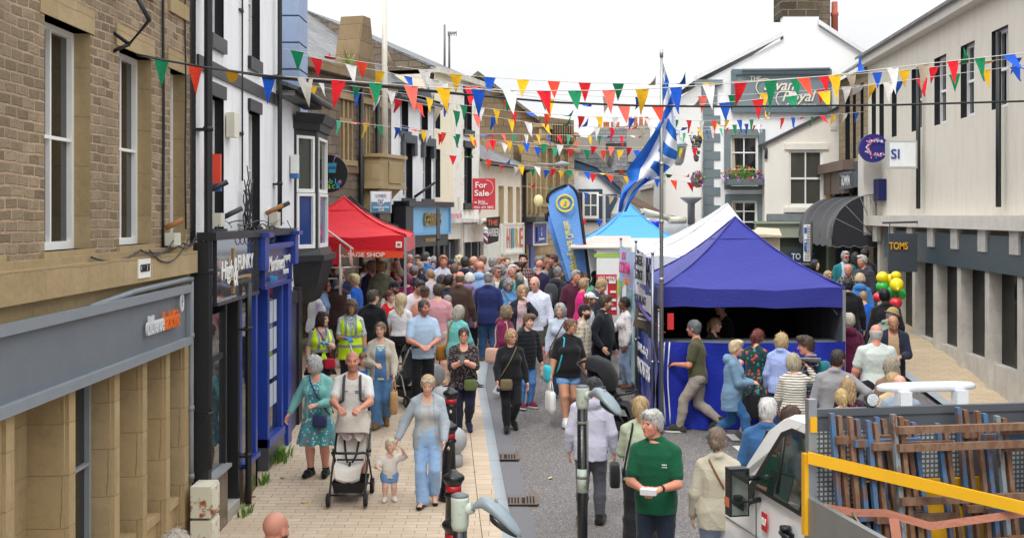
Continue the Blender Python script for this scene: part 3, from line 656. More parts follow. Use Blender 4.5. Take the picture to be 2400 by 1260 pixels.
 if hat:
  hc_=o.get('hatc','16181c');hm2=cloth(hc_)
  def fn(p):
   if hat in ('cap','bcap'):
    s_=-1 if hat=='cap' else 1
    v=E(p,(0,.05,.17),(.385,.45,.385));v=np.maximum(v,.16-.12*p[1]*s_*-1*.5-p[2]+0*p[0]);br=E(p,(0,s_*.42,.185),(.27,.27,.028));return sm(v,br,.03)
   if hat=='flat':return sm(np.maximum(E(p,(0,.02,.2),(.4,.47,.29)),.12-p[2]+0*p[0]+0*p[1]),E(p,(0,-.36,.2),(.3,.2,.04)),.05)
   if hat=='trilby':return sm(np.maximum(E(p,(0,.04,.2),(.39,.45,.42)),.12-p[2]+0*p[0]+0*p[1]),E(p,(0,.03,.16),(.58,.66,.03)),.04)
   return E(p,(0,.07,.14),(.38,.44,.42))
  headpart({'cap':'cap','bcap':'cap','flat':'flat_cap','trilby':'hat'}.get(hat,'hat'),fn,hm2,.85)
 gl=o.get('glasses')
 if gl:
  mb=MB();tr=lambda v:Vector(hcen+Rm@(np.array(v,np.float32)*hh));up=.34 if gl=='top' else 0;yb=-.4 if gl!='top' else -.32
  for sd in (-1,1):
   if gl=='clear':
    mb.tube([tr((sd*.15+.085*math.cos(a),yb-.0,.02+up+.06*math.sin(a))) for a in [k*math.pi/5 for k in range(11)]],.0026,5)
   else :mb.prism([tr((sd*.15+.1*math.cos(a),yb,.02+up+.07*math.sin(a))) for a in [k*math.pi/5 for k in range(10)]],Vector(Rm@np.array([0,-.02*hh,0],np.float32)))
   mb.tube([tr((sd*.24,yb,.04+up)),tr((sd*.345,-.22,.04+up)),tr((sd*.35,.05,.03+up))],.0028,5)
  mb.tube([tr((-.07,yb-.02,.03+up)),tr((.07,yb-.02,.03+up))],.003,5);mb.build('glasses' if gl=='clear' else 'sunglasses',paint(o.get('glc','15161a'),.2,0),root)
 return root,J
def make_world():
 w=bpy.data.worlds.new('World');SC.world=w;w.use_nodes=True;t=w.node_tree;bg=t.nodes['Background']
 sky=t.nodes.new('ShaderNodeTexSky');sky.sky_type='NISHITA';sky.sun_disc=False;sky.sun_elevation=R(52);sky.sun_rotation=R(200);sky.air_density=2;sky.dust_density=4
 hs=t.nodes.new('ShaderNodeHueSaturation');hs.inputs['Saturation'].default_value=.1;t.links.new(sky.outputs[0],hs.inputs['Color'])
 tc=t.nodes.new('ShaderNodeTexCoord');mp=t.nodes.new('ShaderNodeMapping');mp.inputs['Scale'].default_value=(1,1,2.6);t.links.new(tc.outputs['Generated'],mp.inputs[0])
 nz=t.nodes.new('ShaderNodeTexNoise');nz.inputs['Scale'].default_value=3.2;nz.inputs['Detail'].default_value=6;nz.inputs['Roughness'].default_value=.5;t.links.new(mp.outputs[0],nz.inputs['Vector'])
 rp=t.nodes.new('ShaderNodeValToRGB');rp.color_ramp.elements[0].position=.3;rp.color_ramp.elements[0].color=(8.5,8.7,9.1,1);rp.color_ramp.elements[1].position=.62;rp.color_ramp.elements[1].color=(10.9,11,11.05,1)
 t.links.new(nz.outputs[0],rp.inputs[0])
 sz=t.nodes.new('ShaderNodeSeparateXYZ');t.links.new(tc.outputs['Generated'],sz.inputs[0]);ma=t.nodes.new('ShaderNodeMapRange');ma.inputs['From Min'].default_value=.12;ma.inputs['From Max'].default_value=.85;ma.inputs['To Min'].default_value=1;ma.inputs['To Max'].default_value=2.7;t.links.new(sz.outputs[2],ma.inputs[0]);vm=t.nodes.new('ShaderNodeVectorMath');vm.operation='SCALE';t.links.new(rp.outputs[0],vm.inputs[0]);t.links.new(ma.outputs[0],vm.inputs[3])
 mx=t.nodes.new('ShaderNodeMix');mx.data_type='RGBA';mx.inputs[0].default_value=.88;t.links.new(hs.outputs[0],mx.inputs[6]);t.links.new(vm.outputs[0],mx.inputs[7])
 t.links.new(mx.outputs[2],bg.inputs[0]);bg.inputs[1].default_value=.1
 l=bpy.data.lights.new('sun','SUN');l.energy=1.5;l.angle=R(14);l.color=(1,.96,.9);o=bpy.data.objects.new('sun',l);COL.objects.link(o)
 az,el=R(200),R(52);d=Vector((math.sin(az)*math.cos(el),math.cos(az)*math.cos(el),math.sin(el)));o.rotation_euler=d.to_track_quat('Z','Y').to_euler()
 SC.view_settings.view_transform='Standard';SC.view_settings.look='None';SC.view_settings.exposure=EXPOSURE
 c=bpy.data.cameras.new('camera');co=bpy.data.objects.new('camera',c);COL.objects.link(co);co.location=(0,0,CH);co.rotation_euler=(R(90),0,0)
 c.sensor_width=36;c.lens=36*FPX/2400;c.shift_y=-(630-HY)/2400;c.clip_end=2000;c.clip_start=.1;SC.camera=co
EXPOSURE=.12
make_world()
KERB=[(3,.55),(13.9,-.12),(19.5,-.47),(22,-.65),(26,-.6),(32,.6),(42,4.2),(60,10)]
def kx(Y):return float(np.interp(Y,[k[0] for k in KERB],[k[1] for k in KERB]))
def strip(name,fl,fr,y0,y1,dz,mat,step=.5,kind='structure',n=6):
 mb=MB();rows=[]
 y=y0
 while y<y1+1e-6:
  a,b=fl(y),fr(y);rows.append([(a+(b-a)*k/n,y,gz(y)+dz) for k in range(n+1)]);y+=step
 mb.grid(rows,smooth=True);o=mb.build(name,mat);tag(o,kind=kind);return o
def asphalt():
 t=NT('chipped_asphalt');v=t.n('ShaderNodeUVMap').outputs[0]
 vo=t.n('ShaderNodeTexVoronoi',Vector=v,Scale=88.0);h=t.n('ShaderNodeSeparateColor',Color=vo.outputs[1])
 big=t.noise(v,.55,5,.7);mid=t.noise(v,3.5,4,.6)
 base=t.mix(h.outputs[0],lin('59595d'),lin('6e6d70'));thr=t.math('SUBTRACT',1.075,t.math('MULTIPLY',t.math('ADD',big,t.math('MULTIPLY',mid,.45)),.42))
 tan=t.math('MULTIPLY',t.math('GREATER_THAN',h.outputs[1],thr),t.math('LESS_THAN',vo.outputs[0],.5))
 col=t.mix(tan,base,lin('b89e78'));col=t.mix(t.math('MULTIPLY',t.math('GREATER_THAN',h.outputs[2],.93),.7),col,lin('b4b4b2'))
 col=t.mix(t.ramp(big,[(.3,(.0,.0,.0)),(.75,(.5,.5,.5))]),col,lin('565456'))
 t.bump(t.math('MULTIPLY',vo.outputs[0],-1.0),.25,.008);return t.out(col,.8,0,.35)
def tarmac_plain():
 t=NT('smooth_tarmac');v=t.n('ShaderNodeUVMap').outputs[0];n=t.noise(v,160,3);n2=t.noise(v,.9,6,.7)
 col=t.mix(n,lin('5c5c60'),lin('86868a'));col=t.mix(t.math('MULTIPLY',n2,.4),col,lin('4f4f52'));t.bump(n,.3,.006);return t.out(col,.8,0,.3)
def setts(name,w,h,off=.5,c1='c9b7a3',c2='b7a38e',mort='776858'):
 t=NT(name);v=t.n('ShaderNodeUVMap').outputs[0]
 b=t.n('ShaderNodeTexBrick',Vector=v,Color1=lin(c1)+(1,),Color2=lin(c2)+(1,),Mortar=lin(mort)+(1,),Scale=1.0);b.offset=off
 b.inputs['Brick Width'].default_value=w;b.inputs['Row Height'].default_value=h;b.inputs['Mortar Size'].default_value=.0055;b.inputs['Mortar Smooth'].default_value=.4;b.inputs['Bias'].default_value=-.1
 n=t.noise(v,.8,6,.7);n2=t.noise(v,40,4,.7);st=t.n('ShaderNodeMapping',Vector=v);st.inputs['Scale'].default_value=(5,60,1);n3=t.noise(st.outputs[0],1,3)
 col=t.mix(t.ramp(n,[(.4,(0,0,0)),(.72,(.65,.65,.65))]),b.outputs[0],lin('988470'));col=t.mix(t.math('MULTIPLY',n3,.35),col,lin('ead8ba'));col=t.mix(t.math('MULTIPLY',n2,.2),col,lin('8f7c62'))
 vo=t.n('ShaderNodeTexVoronoi',Vector=v,Scale=1.7);sp=t.math('MULTIPLY',t.math('LESS_THAN',vo.outputs[0],.055),.6);col=t.mix(sp,col,lin('77664e'))
 t.bump(t.math('ADD',t.math('MULTIPLY',b.outputs[1],-1.0),t.math('MULTIPLY',n2,.3)),.6,.008);return t.out(col,.75,0,.3)
def ground():
 mb=MB();ys=list(np.arange(-20,62,2.0))+[80,120,200,320,560]
 mb.grid([[(x,y,gz(y)-.03) for x in (-300,-60,-8,0,12,60,300)] for y in ys]);tag(mb.build('ground',tarmac_plain()),kind='structure')
 ash=asphalt()
 strip('road',lambda y:kx(y)+.41,lambda y:7.4+max(0,y-30)*.3,2,58,-.008,ash,n=8)
 strip('gutter_band',lambda y:kx(y)+.155,lambda y:kx(y)+.42+.012*math.sin(y*3.1),2,58,-.004,tarmac_plain(),n=2)
 mb=MB();g=setts('granite_kerb',.8,50,0,'c2c8cc','b5bcc2','6f7476')
 t=NT('granite_kerb');v=t.n('ShaderNodeUVMap').outputs[0];sep=t.n('ShaderNodeSeparateXYZ',Vector=v);fr=t.math('FRACT',t.math('MULTIPLY',sep.outputs[1],1.1));n=t.noise(v,120,3)
 g=t.out(t.mix(t.math('LESS_THAN',fr,.012),t.mix(n,lin('8a9298'),lin('a9b0b4')),lin('5f6366')),.7,0,.3)
 ys=np.arange(2,58.1,.5)
 mb.grid([[(kx(y),y,gz(y)+.05),(kx(y)+.15,y,gz(y)+.047)] for y in ys]);mb.grid([[(kx(y)+.15,y,gz(y)+.047),(kx(y)+.162,y,gz(y)-.02)] for y in ys]);tag(mb.build('kerb',g),kind='structure')
 strip('pavement',lambda y:-9 if y>20.5 else -3.9,lambda y:kx(y)-.46,2,58,.05,setts('paving_setts',.285,.135),n=6)
 strip('pavement_border',lambda y:kx(y)-.46,lambda y:kx(y)-.235,2,58,.051,setts('paving_border',.9,.17,.5),n=1);strip('pavement_edge',lambda y:kx(y)-.225,lambda y:kx(y)+.002,2,58,.051,setts('paving_edge',.9,.23,.3),n=1)
 strip('pavement_joint',lambda y:kx(y)-.236,lambda y:kx(y)-.224,2,58,.0495,paint('5e4c3a',.9),n=1)
 strip('pavement_right',lambda y:7.55+max(0,y-30)*.3,lambda y:14+max(0,y-30)*.3,2,50,.08,setts('paving_setts_right',.285,.135,.5,'b9a78d','a99679'),n=4)
 strip('kerb_right',lambda y:7.38+max(0,y-30)*.3,lambda y:7.56+max(0,y-30)*.3,2,50,.082,g,n=1)
 mb=MB();wm=paint('e2e2dc',.7,.35)
 for a,b in (((1712,1017),(1727,1032)),((1726,1044),(1744,1058))):
  pa,pb=[((px-CX)*y/FPX,y) for px,y in ((a[0],solveY(a[1],0)),(b[0],solveY(b[1],0)))]
  mb.face([(pb[0]-.07,pb[1],gz(pb[1])+.004),(pb[0]+.06,pb[1],gz(pb[1])+.004),(pa[0]+.06,pa[1],gz(pa[1])+.004),(pa[0]-.07,pa[1],gz(pa[1])+.004)])
 tag(mb.build('road_markings',wm),kind='structure')
ground()
BLK,DGREY=paint('1c1e22',.45,.2),paint('3c4046',.55,.25)
WHT=paint('e9e9e6',.5,.15);SAND=stone('ae9a78','9c8864','84745a',.9,.42,.9,.35,.006,'sand');ROUGH=stone('a8977c','6f604e','bda288',.21,.083,.95,1.0,.013,'rough')
DARKST=stone('85786a','6a5e50','5a5148',.42,.2,.95,1.0,.012,'dark');WREN=render_wall('e9eaec','b7b7b4',.4,.26);SLATE=slate()
def cables(mb,W,pts,r=.008,sag=.05,n=10,d=.04):
 for (a,b) in zip(pts[:-1],pts[1:]):
  p,q=W.pt(a[0],a[1],d),W.pt(b[0],b[1],d);mb.tube([p.lerp(q,k/n)-Vector((0,0,sag*4*(k/n)*(1-k/n))) for k in range(n+1)],r,5)
def building_a():
 root=empty('stone_shop_building',(-3.6,9,0),0,'coursed sandstone building with a grey shop fascia at the left edge of the street','building');W=Wall((-3.6,0),(-3.6,13.36));O=root.matrix_world
 def B(mb,n,m,p=root):o=mb.build(n,m,p);o.location=(3.6,-9,0) if p is root else (0,0,0);return o
 mb=MB();holes=[(a,b,3.47,5.3) for a,b in ((12.58,13.18),(10.95,11.93),(9.2,10.2),(7.4,8.4))]+[(a,b,6.05,7.7) for a,b in ((12.58,13.18),(10.95,11.93),(9.2,10.2),(7.4,8.4))]
 W.panel(mb,3,13.36,3.22,10.5,holes,.2,0,1);W.box(mb,3,13.36,3.0,10.4,-4,-.21);B(mb,'wall',[ROUGH,SAND])
 mb=MB();W.box(mb,3,13.3,3.12,3.36,0,.1);W.box(mb,3,13.3,3.36,3.42,0,.05)
 for h in holes:W.box(mb,h[0]-.08,h[1]+.04,h[2]-.16,h[2],-.19,.03);W.box(mb,h[0]-.1,h[1]+.08,h[3],h[3]+.2,-.19,.012)
 B(mb,'stone_trim',SAND)
 for h in holes:
  fr=window(W,h,root,WHT,glass(),.19,(1,1),.05);fr.location=(3.6,-9,0)
 mb=MB();W.box(mb,3,13.3,.0,3.14,-4,-.3);W.box(mb,3,13.34,2.93,3.13,-.3,.0)
 for a,b in ((13.0,13.34),(12.3,12.5),(11.52,11.72),(10.7,10.9),(9.6,9.8),(8.4,8.6)):W.box(mb,a,b,0,2.94,-.3,.0);W.box(mb,a+.03,b-.03,.0,2.9,0,.03)
 B(mb,'shopfront',SAND)
 mb=MB();
 for a,b in ((12.5,13.0),(11.72,12.3),(10.9,11.52),(9.8,10.7)):W.box(mb,a,b,0,.62,-.3,-.06);W.box(mb,a,b,.62,.7,-.3,-.02)
 B(mb,'window_sill',SAND)
 for a,b in ((12.55,12.95),(9.85,10.65)):
  fr=window(W,(a,b,.7,2.4),root,paint('8b9094',.4),glass('1a1c1c'),.2,(0,1),.05);fr.location=(3.6,-9,0)
 s=tag(MB_sign(W,7.5,13.02,2.385,2.97,.06,paint('6b7279',.5,.2),paint('7f868d',.5,.2),'shop_sign'),'grey framed fascia reading clitheroe backclinic in silver and orange letters','shop sign')
 for txt,u,m,wd in (('clitheroe',11.72,paint('d5d8da',.35),.55),('backclinic',12.28,paint('e8701c',.4),.56)):lettering(txt,W.M(u,2.68,.1),.26,m,s,wd,0,'lettering',.012)
 mb=MB();c=W.pt(12.66,2.83,.1);mb.tube([c+Vector((0,.05*math.cos(a),.09*math.sin(a))) for a in [k*math.pi/8 for k in range(17)]],.012,6);mb.build('emblem',paint('c8ccd0',.3),s)
 mb=MB();W.box(mb,11.17,11.52,3.16,3.34,.1,.115);o=mb.build('street_sign',paint('e6e6e0',.5,.3));tag(o,'small white street name plate reading CASTLE ST on the stone ledge','street sign');lettering('CASTLE ST',W.M(11.345,3.25,.118),.1,BLK,o,.29)
 mb=MB();mb.tube([W.pt(u,z,.06) for u,z in ((10,2.98),(11.2,3.04),(12.9,3.06),(13.2,3.05))],.03,8);mb.tube([W.pt(13.22,z,.05) for z in (3.05,2.5,1.5,.8)],.028,8)
 for z in (2.4,1.6,.85):mb.tube([W.pt(13.22,z,.05),W.pt(13.22,z+.05,.05)],.036,8)
 tag(mb.build('drainpipe',paint('848a90',.5,.4)),'grey plastic drainpipe bending down beside the back clinic fascia','pipe')
 mb=MB();W.box(mb,12.28,12.52,3.44,3.57,.02,.13);mb.build('junction_box',paint('cbc9bc',.5,.4));tag(bpy.data.objects['junction_box'],'small cream junction box under the second stone window','junction box')
 mb=MB();mb.tube([W.pt(12.3,3.62,.03),W.pt(12.36,3.71,.2)],.028,8);tag(mb.build('bracket_peg',paint('9a6c3c',.7)),'short brown wooden peg sticking out above the cream junction box','peg')
 mb=MB();mb.tube([W.pt(12.27+.01*math.sin(z*3),z,.02) for z in np.arange(3.4,8.2,.3)],.014,6);cables(mb,W,[(11.2,3.43),(12.3,3.5),(13.2,3.5)],.008,.1,d=.12);cables(mb,W,[(10,3.4),(11.3,3.42),(12.8,3.46),(13.3,3.52)],.01,.06,d=.08);cables(mb,W,[(11.5,3.42),(12.9,3.5)],.007,.18,d=.11);mb.tube([W.pt(13.1+.015*math.sin(z*4),z,.02) for z in np.arange(3.6,8.2,.3)],.01,5)
 tag(mb.build('cable_run',BLK),'black cables drooping over the stone ledge and up the rough stone wall','cable')
 mb=MB();pts=[P(300,-45,10.8),P(350,48,10.8),P(303,104,10.8),P(225,48,10.8),P(300,-45,10.8)];mb.tube(pts,.022,4);mb.tube([P(303,104,10.8),P(262,122,10.8)],.018,6)
 tag(mb.build('sign_bracket',BLK),'black diamond shaped iron sign bracket high on the stone building','sign bracket')
 for nm,z0,z1,lb in (('meter_box',.46,.8,'upper rusty cream meter box beside the black drainpipe'),('meter_box',.06,.43,'lower rusty cream meter box standing on the pavement')):
  t=MATS.get('rustbox')
  if t is None:
   q=NT('rusty_cream_paint');v=q.coord();n=q.noise(v,9,6,.7);sep=q.n('ShaderNodeSeparateXYZ',Vector=v);col=q.mix(q.ramp(q.math('ADD',n,q.math('MULTIPLY',sep.outputs[2],-.35)),[(.47,(0,0,0)),(.55,(1,1,1))]),lin('cfccba'),lin('8a4a1e'));t=MATS['rustbox']=q.out(col,.6)
  mb=MB();mb.box((-3.5,13.0,z0),(-3.28,13.36,z1));mb.box((-3.278,13.02,z0+.02),(-3.265,13.34,z1-.02));mb.box((-3.27,13.08,(z0+z1)/2),(-3.255,13.1,(z0+z1)/2+.07));o=mb.build(nm,t,origin=(-3.39,13.18,z0));tag(o,lb,'meter box')
def MB_sign(W,u0,u1,z0,z1,d,panel,frame,name,fw=.05):
 mb=MB();W.box(mb,u0,u1,z0,z1,0,d);o=mb.build(name,panel)
 mb=MB();W.box(mb,u0,u1,z1-fw,z1+.03,d+.002,d+.06);W.box(mb,u0,u1,z0-.03,z0+fw,d+.002,d+.06);W.box(mb,u0,u0+fw,z0+fw,z1-fw,d+.002,d+.05);W.box(mb,u1-fw,u1,z0+fw,z1-fw,d+.002,d+.05);mb.build('frame',frame,o);return o
building_a()
def building_b():
 root=empty('white_shop_building',(0,0,0),0,'white painted building with black window surrounds above a mirrored and a blue shopfront','building');W=Wall((-3.54,0),(-3.54,30))
 holes=[(14.0,14.64,3.59,5.16),(16.05,16.74,3.59,5.16),(14.0,14.64,5.89,7.5),(16.05,16.74,5.89,7.5)]
 mb=MB();W.panel(mb,13.38,18.12,3.45,10,holes,.16,0,1);W.box(mb,13.38,18.1,3,9.9,-5,-.17);W.box(mb,18.12,19.98,2.3,5.55,-5,0);W.box(mb,18.4,19.98,1.9,2.3,-4,-.02);mb.build('wall',[WREN,BLK],root)
 mb=MB();W.box(mb,13.4,18.12,5.4,5.56,0,.03)
 for a,b,c,e in holes:W.box(mb,a-.05,b+.02,c-.17,c,-.15,.05);W.box(mb,a-.05,b+.03,e,e+.16,-.15,.04);W.box(mb,b,b+.012,c,e,-.01,.006)
 mb.build('black_trim',BLK,root)
 for h in holes:window(W,h,root,WHT,glass(),.155,(0,1),.05)
 mb=MB();mb.box((-3.54,17.9,5.55),(-3.25,20.4,5.62));mb.prism([(-4.6,17.9,6.15),(-3.2,17.9,5.62),(-3.2,17.9,5.68),(-4.6,17.9,6.22)],(0,2.6,0));mb.build('lean_to_roof',SLATE,root)
 mb=MB();mb.tube([(-3.14,17.8,5.62),(-3.14,20.6,5.62)],.055,8);mb.build('gutter',BLK,root)
 GR=paint('2a2c30',.3,.2)
 mb=MB();W.box(mb,13.4,18.4,3.47,3.56,-.1,.22);W.box(mb,13.38,13.52,.1,3.45,-.05,.14);W.box(mb,14.35,14.42,.1,2.75,-.4,.1);W.box(mb,15.0,15.1,.1,2.75,-.4,.1);W.box(mb,14.42,15.0,.1,2.7,-.5,-.38);W.box(mb,14.6,14.95,.25,1.0,-.38,-.35);W.box(mb,13.4,18.3,2.6,2.75,-.45,-.02);W.box(mb,13.52,14.36,2.05,2.12,-.03,.08);mb.build('black_shopfront',BLK,root)
 mb=MB();tile=stone('6d5d52','64554b','3f352f',.15,.42,.25,.1,.004,'tile');W.box(mb,13.5,14.37,0,.74,-.02,.12);mb.build('tiled_riser',tile,root);mb=MB();W.box(mb,15.2,16.06,0,.55,-.02,.12);mb.build('tiled_riser',tile,root)
 mb=MB();W.box(mb,13.5,14.38,.74,.78,-.05,.17);mb.build('sill',paint('8b9096',.35),root);mb=MB();step=stone('b3afa6','a39f94','8a867c',2,1,.9,.5,.004,'step');W.box(mb,14.38,15.02,0,.2,-.3,.12);mb.build('doorstep',step,root);mb=MB();W.box(mb,16.06,16.72,0,.12,-.3,.1);mb.build('doorstep',step,root)
 tg=NT('shop_glass');tg.b.inputs['IOR'].default_value=2.1;GLS=tg.out(lin('262c2e'),.015,0,.7)
 def pane(u0,u1,z0,z1,d):g=MB();W.box(g,u0,u1,z0,z1,d-.02,d);g.build('pane',GLS,root)
 pane(13.52,14.35,.78,2.6,.06);pane(15.24,15.95,.58,2.62,.06);pane(16.85,17.75,.62,2.7,.05)
 BL=paint('24409a',.35,.25);mb=MB();W.box(mb,15.12,15.24,.55,2.7,-.05,.1);W.box(mb,15.95,16.06,.0,2.72,-.3,.12);W.box(mb,16.72,16.85,.5,2.75,-.3,.12);W.box(mb,17.75,17.86,.5,2.8,-.1,.12);W.box(mb,18.05,18.34,.12,2.85,-.1,.16);W.box(mb,16.72,17.86,.5,.62,-.1,.15);W.box(mb,15.2,16.06,.53,.59,-.05,.16);W.box(mb,16.06,16.72,.12,2.5,-.4,-.32)
 for u in (15.98,18.2):W.box(mb,u-.1,u+.16,3.02,3.46,-.1,.26);W.box(mb,u-.13,u+.19,3.46,3.52,-.1,.32)
 W.box(mb,16.1,18.1,3.3,3.36,-.05,.24);W.box(mb,17.86,18.05,.55,2.8,-.08,.05);mb.build('blue_shopfront',BL,root)
 mb=MB();W.box(mb,16.72,17.9,.08,.5,-.1,.13);mb.build('granite_riser',stone('55555a','47474c','3a3a3e',2,1,.3,.2,.002,'gran'),root)
 mb=MB()
 for j in range(4):
  for k in range(3):W.box(mb,16.9+k*.27,17.12+k*.27,1.0+j*.4,1.32+j*.4,.055,.06)
 mb.build('window_cards',paint('b9c4d2',.5),root)
 mb=MB();W.box(mb,18.4,19.3,.3,2.4,-.05,.06);mb.build('side_panel',paint('39395a',.4),root);mb=MB();W.box(mb,19.3,19.6,.3,2.6,-.05,.1);W.box(mb,18.36,20.0,2.35,2.55,-.02,.09);W.box(mb,19.62,20.0,.3,2.4,-.3,-.1);mb.build('corner_post',BLK,root)
 bay=empty('bay_window',(0,0,0));bay.parent=root;plan=[(-3.56,19.36),(-3.24,19.9),(-3.24,21.0),(-3.56,21.5)]
 def ring(z,g):return [Vector((x+g*(.55 if i in (0,3) else 1),y+(-g if i<2 else g),z)) for i,(x,y) in enumerate(plan)]
 mb=MB()
 for z0,z1,g0,g1 in ((5.28,5.42,.1,.16),(5.16,5.28,.04,.06),(3.1,3.2,.07,.04),(3.0,3.1,.13,.13),(2.62,3.0,.0,.1),(2.3,2.62,-.12,0)):mb.loft([ring(z0,g0),ring(z1,g1)],0,True,False)
 for i in range(3):
  a,b=Vector(plan[i]+(0,)),Vector(plan[i+1]+(0,));w_=Wall(a,b);L=w_.L
  w_.box(mb,0,.1,3.2,5.16,-.05,.0);w_.box(mb,L-.08,L,3.2,5.16,-.05,.0);w_.box(mb,.0,L,5.06,5.17,-.05,-.005)
 mb.build('bay_frame',BLK,bay)
 for i in range(3):
  a,b=Vector(plan[i]+(0,)),Vector(plan[i+1]+(0,));w_=Wall(a,b);L=w_.L
  fr=window(w_,(.1,L-.08,4.13,5.06),bay,WHT,glass('2c3430',.05),.04,(0,0),.045);window(w_,(.1,L-.08,3.21,4.12),bay,WHT,paint('1d3a78',.12,.1),.03,(0,0),.05)
 mb=MB();mb.prism([Vector((x,y,3.2)) for x,y in [(-3.56,19.42),(-3.3,19.92),(-3.3,20.96),(-3.56,21.4)]],(0,0,1.9));mb.build('bay_interior',paint('3c4a3a',.9),bay)
 MIR=NT('mirror_acrylic').out(lin('b4b8c0'),.05,.95);s=MB_sign(W,13.56,15.8,2.75,3.49,.14,MIR,paint('30343a',.25),'shop_sign',.012);tag(s,'mirrored shop fascia with white High and Funky lettering','shop sign')
 lettering('High',W.M(14.15,3.1,.17),.3,WHT,s,.58,.1);lettering('FUNKY',W.M(15.12,3.16,.17),.26,WHT,s,.85);lettering('&',W.M(14.58,3.05,.17),.5,WHT,s,.22)
 mb=MB();W.box(mb,14.25,15.5,2.97,2.995,.141,.16);W.box(mb,14.54,14.6,2.8,3.35,.141,.158);mb.build('ornament',paint('a8874e',.3),s)
 s=MB_sign(W,16.1,18.1,2.78,3.3,.16,paint('3d4478',.25,.1),paint('34408f',.3),'shop_sign',.02);tag(s,'blue estate agent fascia with slanted white Mortimers lettering','shop sign')
 lettering('Mortimers',W.M(16.95,3.07,.2),.3,WHT,s,1.15,.3);lettering('property',W.M(17.75,3.14,.2),.16,WHT,s,.5);lettering('homes',W.M(17.65,2.94,.2),.14,WHT,s,.4);lettering('Clitheroe',W.M(16.75,2.87,.2),.13,paint('2c8fd0',.4),s,.5)
 def pipe(name,u,z0,z1,r,lb,d=.09,cat='drainpipe'):
  mb=MB();mb.tube([W.pt(u,z,d) for z in np.linspace(z0,z1,6)],r,10)
  for z in np.arange(z0+.6,z1,1.6):mb.tube([W.pt(u,z,d),W.pt(u,z+.05,d)],r*1.25,10);W.box(mb,u-.09,u+.09,z,z+.03,0,d)
  tag(mb.build(name,BLK),lb,cat)
 pipe('drainpipe',13.45,.9,9,.048,'tall black cast iron drainpipe where the stone and white buildings meet',.12);pipe('drainpipe',15.14,.1,2.9,.04,'short black drainpipe between the mirrored and the blue shopfronts',.2);pipe('drainpipe',17.75,3.6,9,.035,'thin black drainpipe at the far edge of the white wall');pipe('cable_conduit',15.55,4.2,9,.012,'thin black conduit running up the middle of the white wall',.03,'conduit')
 mb=MB();rng=random.Random(4)
 for k in range(16):
  u=13.6+rng.random()*4.6;v_=u+.2+rng.random()*1.0;z=3.56+rng.random()*.12;cables(mb,W,[(u,z),(v_,3.55+rng.random()*.15)],.005+rng.random()*.005,-.05+rng.random()*.14,d=.04+rng.random()*.15)
 for k in range(14):u=15.45+rng.random()*.35;mb.tube([W.pt(u+.05*math.sin(z*9+k),z,.06+.05*rng.random()) for z in np.linspace(3.56,3.9+rng.random()*.5,6)],.008,5)
 for k in range(4):c=W.pt(14.6+rng.random()*2.4,3.5,.2);mb.tube([c+Vector((0,.16*math.cos(a),.12*math.sin(a))) for a in [q*math.pi/8 for q in range(17)]],.006,5)
 tag(mb.build('cable_tangle',BLK),'tangle of black and grey cables along the ledge above the shop signs','cable')
 def boxy(name,u0,u1,z0,z1,d0,d1,m,lb,cat):mb=MB();W.box(mb,u0,u1,z0,z1,d0,d1);o=mb.build(name,m);return tag(o,lb,cat)
 o=boxy('alarm_box',14.72,14.98,4.72,5.02,.02,.12,paint('ddd9c8',.5),'cream alarm box high on the white wall between black windows','alarm box');o=boxy('alarm_box',13.8,13.86,4.1,4.46,.04,.17,paint('d8442c',.4),'red alarm box with a blue base projecting beside the drainpipe','alarm box');mb=MB();W.box(mb,13.795,13.865,4.03,4.12,.04,.175);mb.build('base',paint('2a5a9a',.4),o)
 o=boxy('alarm_box',18.98,19.2,4.42,4.72,.02,.12,paint('e8e8e4',.4),'white alarm box with a blue base next to the bay window','alarm box');mb=MB();W.box(mb,18.99,19.19,4.34,4.42,.02,.13);mb.build('base',paint('2d6ca8',.4),o)
 boxy('junction_box',13.95,14.15,3.62,3.78,.02,.14,paint('cfcabb',.5,.4),'cream junction box on the white wall above the mirrored sign','junction box');boxy('junction_box',17.3,17.55,3.6,3.8,.02,.14,paint('cfcabb',.5,.4),'cream junction box on the white wall above the blue sign','junction box')
 for u,z,m,lb in ((13.75,4.02,BLK,'thick black wooden peg sticking out by the red alarm box'),(14.5,3.72,DGREY,'grey peg sticking out under the first black window'),(17.1,3.78,paint('9a6c3c',.7),'brown peg sticking out above the blue shop sign'),(17.6,3.82,BLK,'black peg sticking out above the blue shop sign')):
  mb=MB();mb.tube([W.pt(u,z,.02),W.pt(u+.1,z+.12,.24)],.032,8);tag(mb.build('bracket_peg',m),lb,'peg')
building_b()
def plant(name,x,y,n,h,lb,seed,spread=.12,cs=('4f7a22','6b9430'),cat='weeds',z=None):
 rng=random.Random(seed);mb=MB();z0=gz(y)+.05 if z is None else z
 for k in range(n):
  a=rng.uniform(0,6.28);r0=rng.random()*spread;p=Vector((x+r0*math.cos(a)*.5,y+r0*math.sin(a),z0));d=Vector((math.cos(a)*.5,math.sin(a),0));hh=h*rng.uniform(.4,1);w=Vector((-d.y,d.x,0))*rng.uniform(.006,.014)
  b=p+d*hh*.3+Vector((0,0,hh*.7));t=p+d*hh*.8+Vector((0,0,hh));mb.face([p-w,p+w,b+w*.8,b-w*.8],k%2);mb.face([b-w*.8,b+w*.8,t],k%2)
 return tag(mb.build(name,[paint(c,.7,.2) for c in cs],origin=(x,y,z0)),lb,cat)
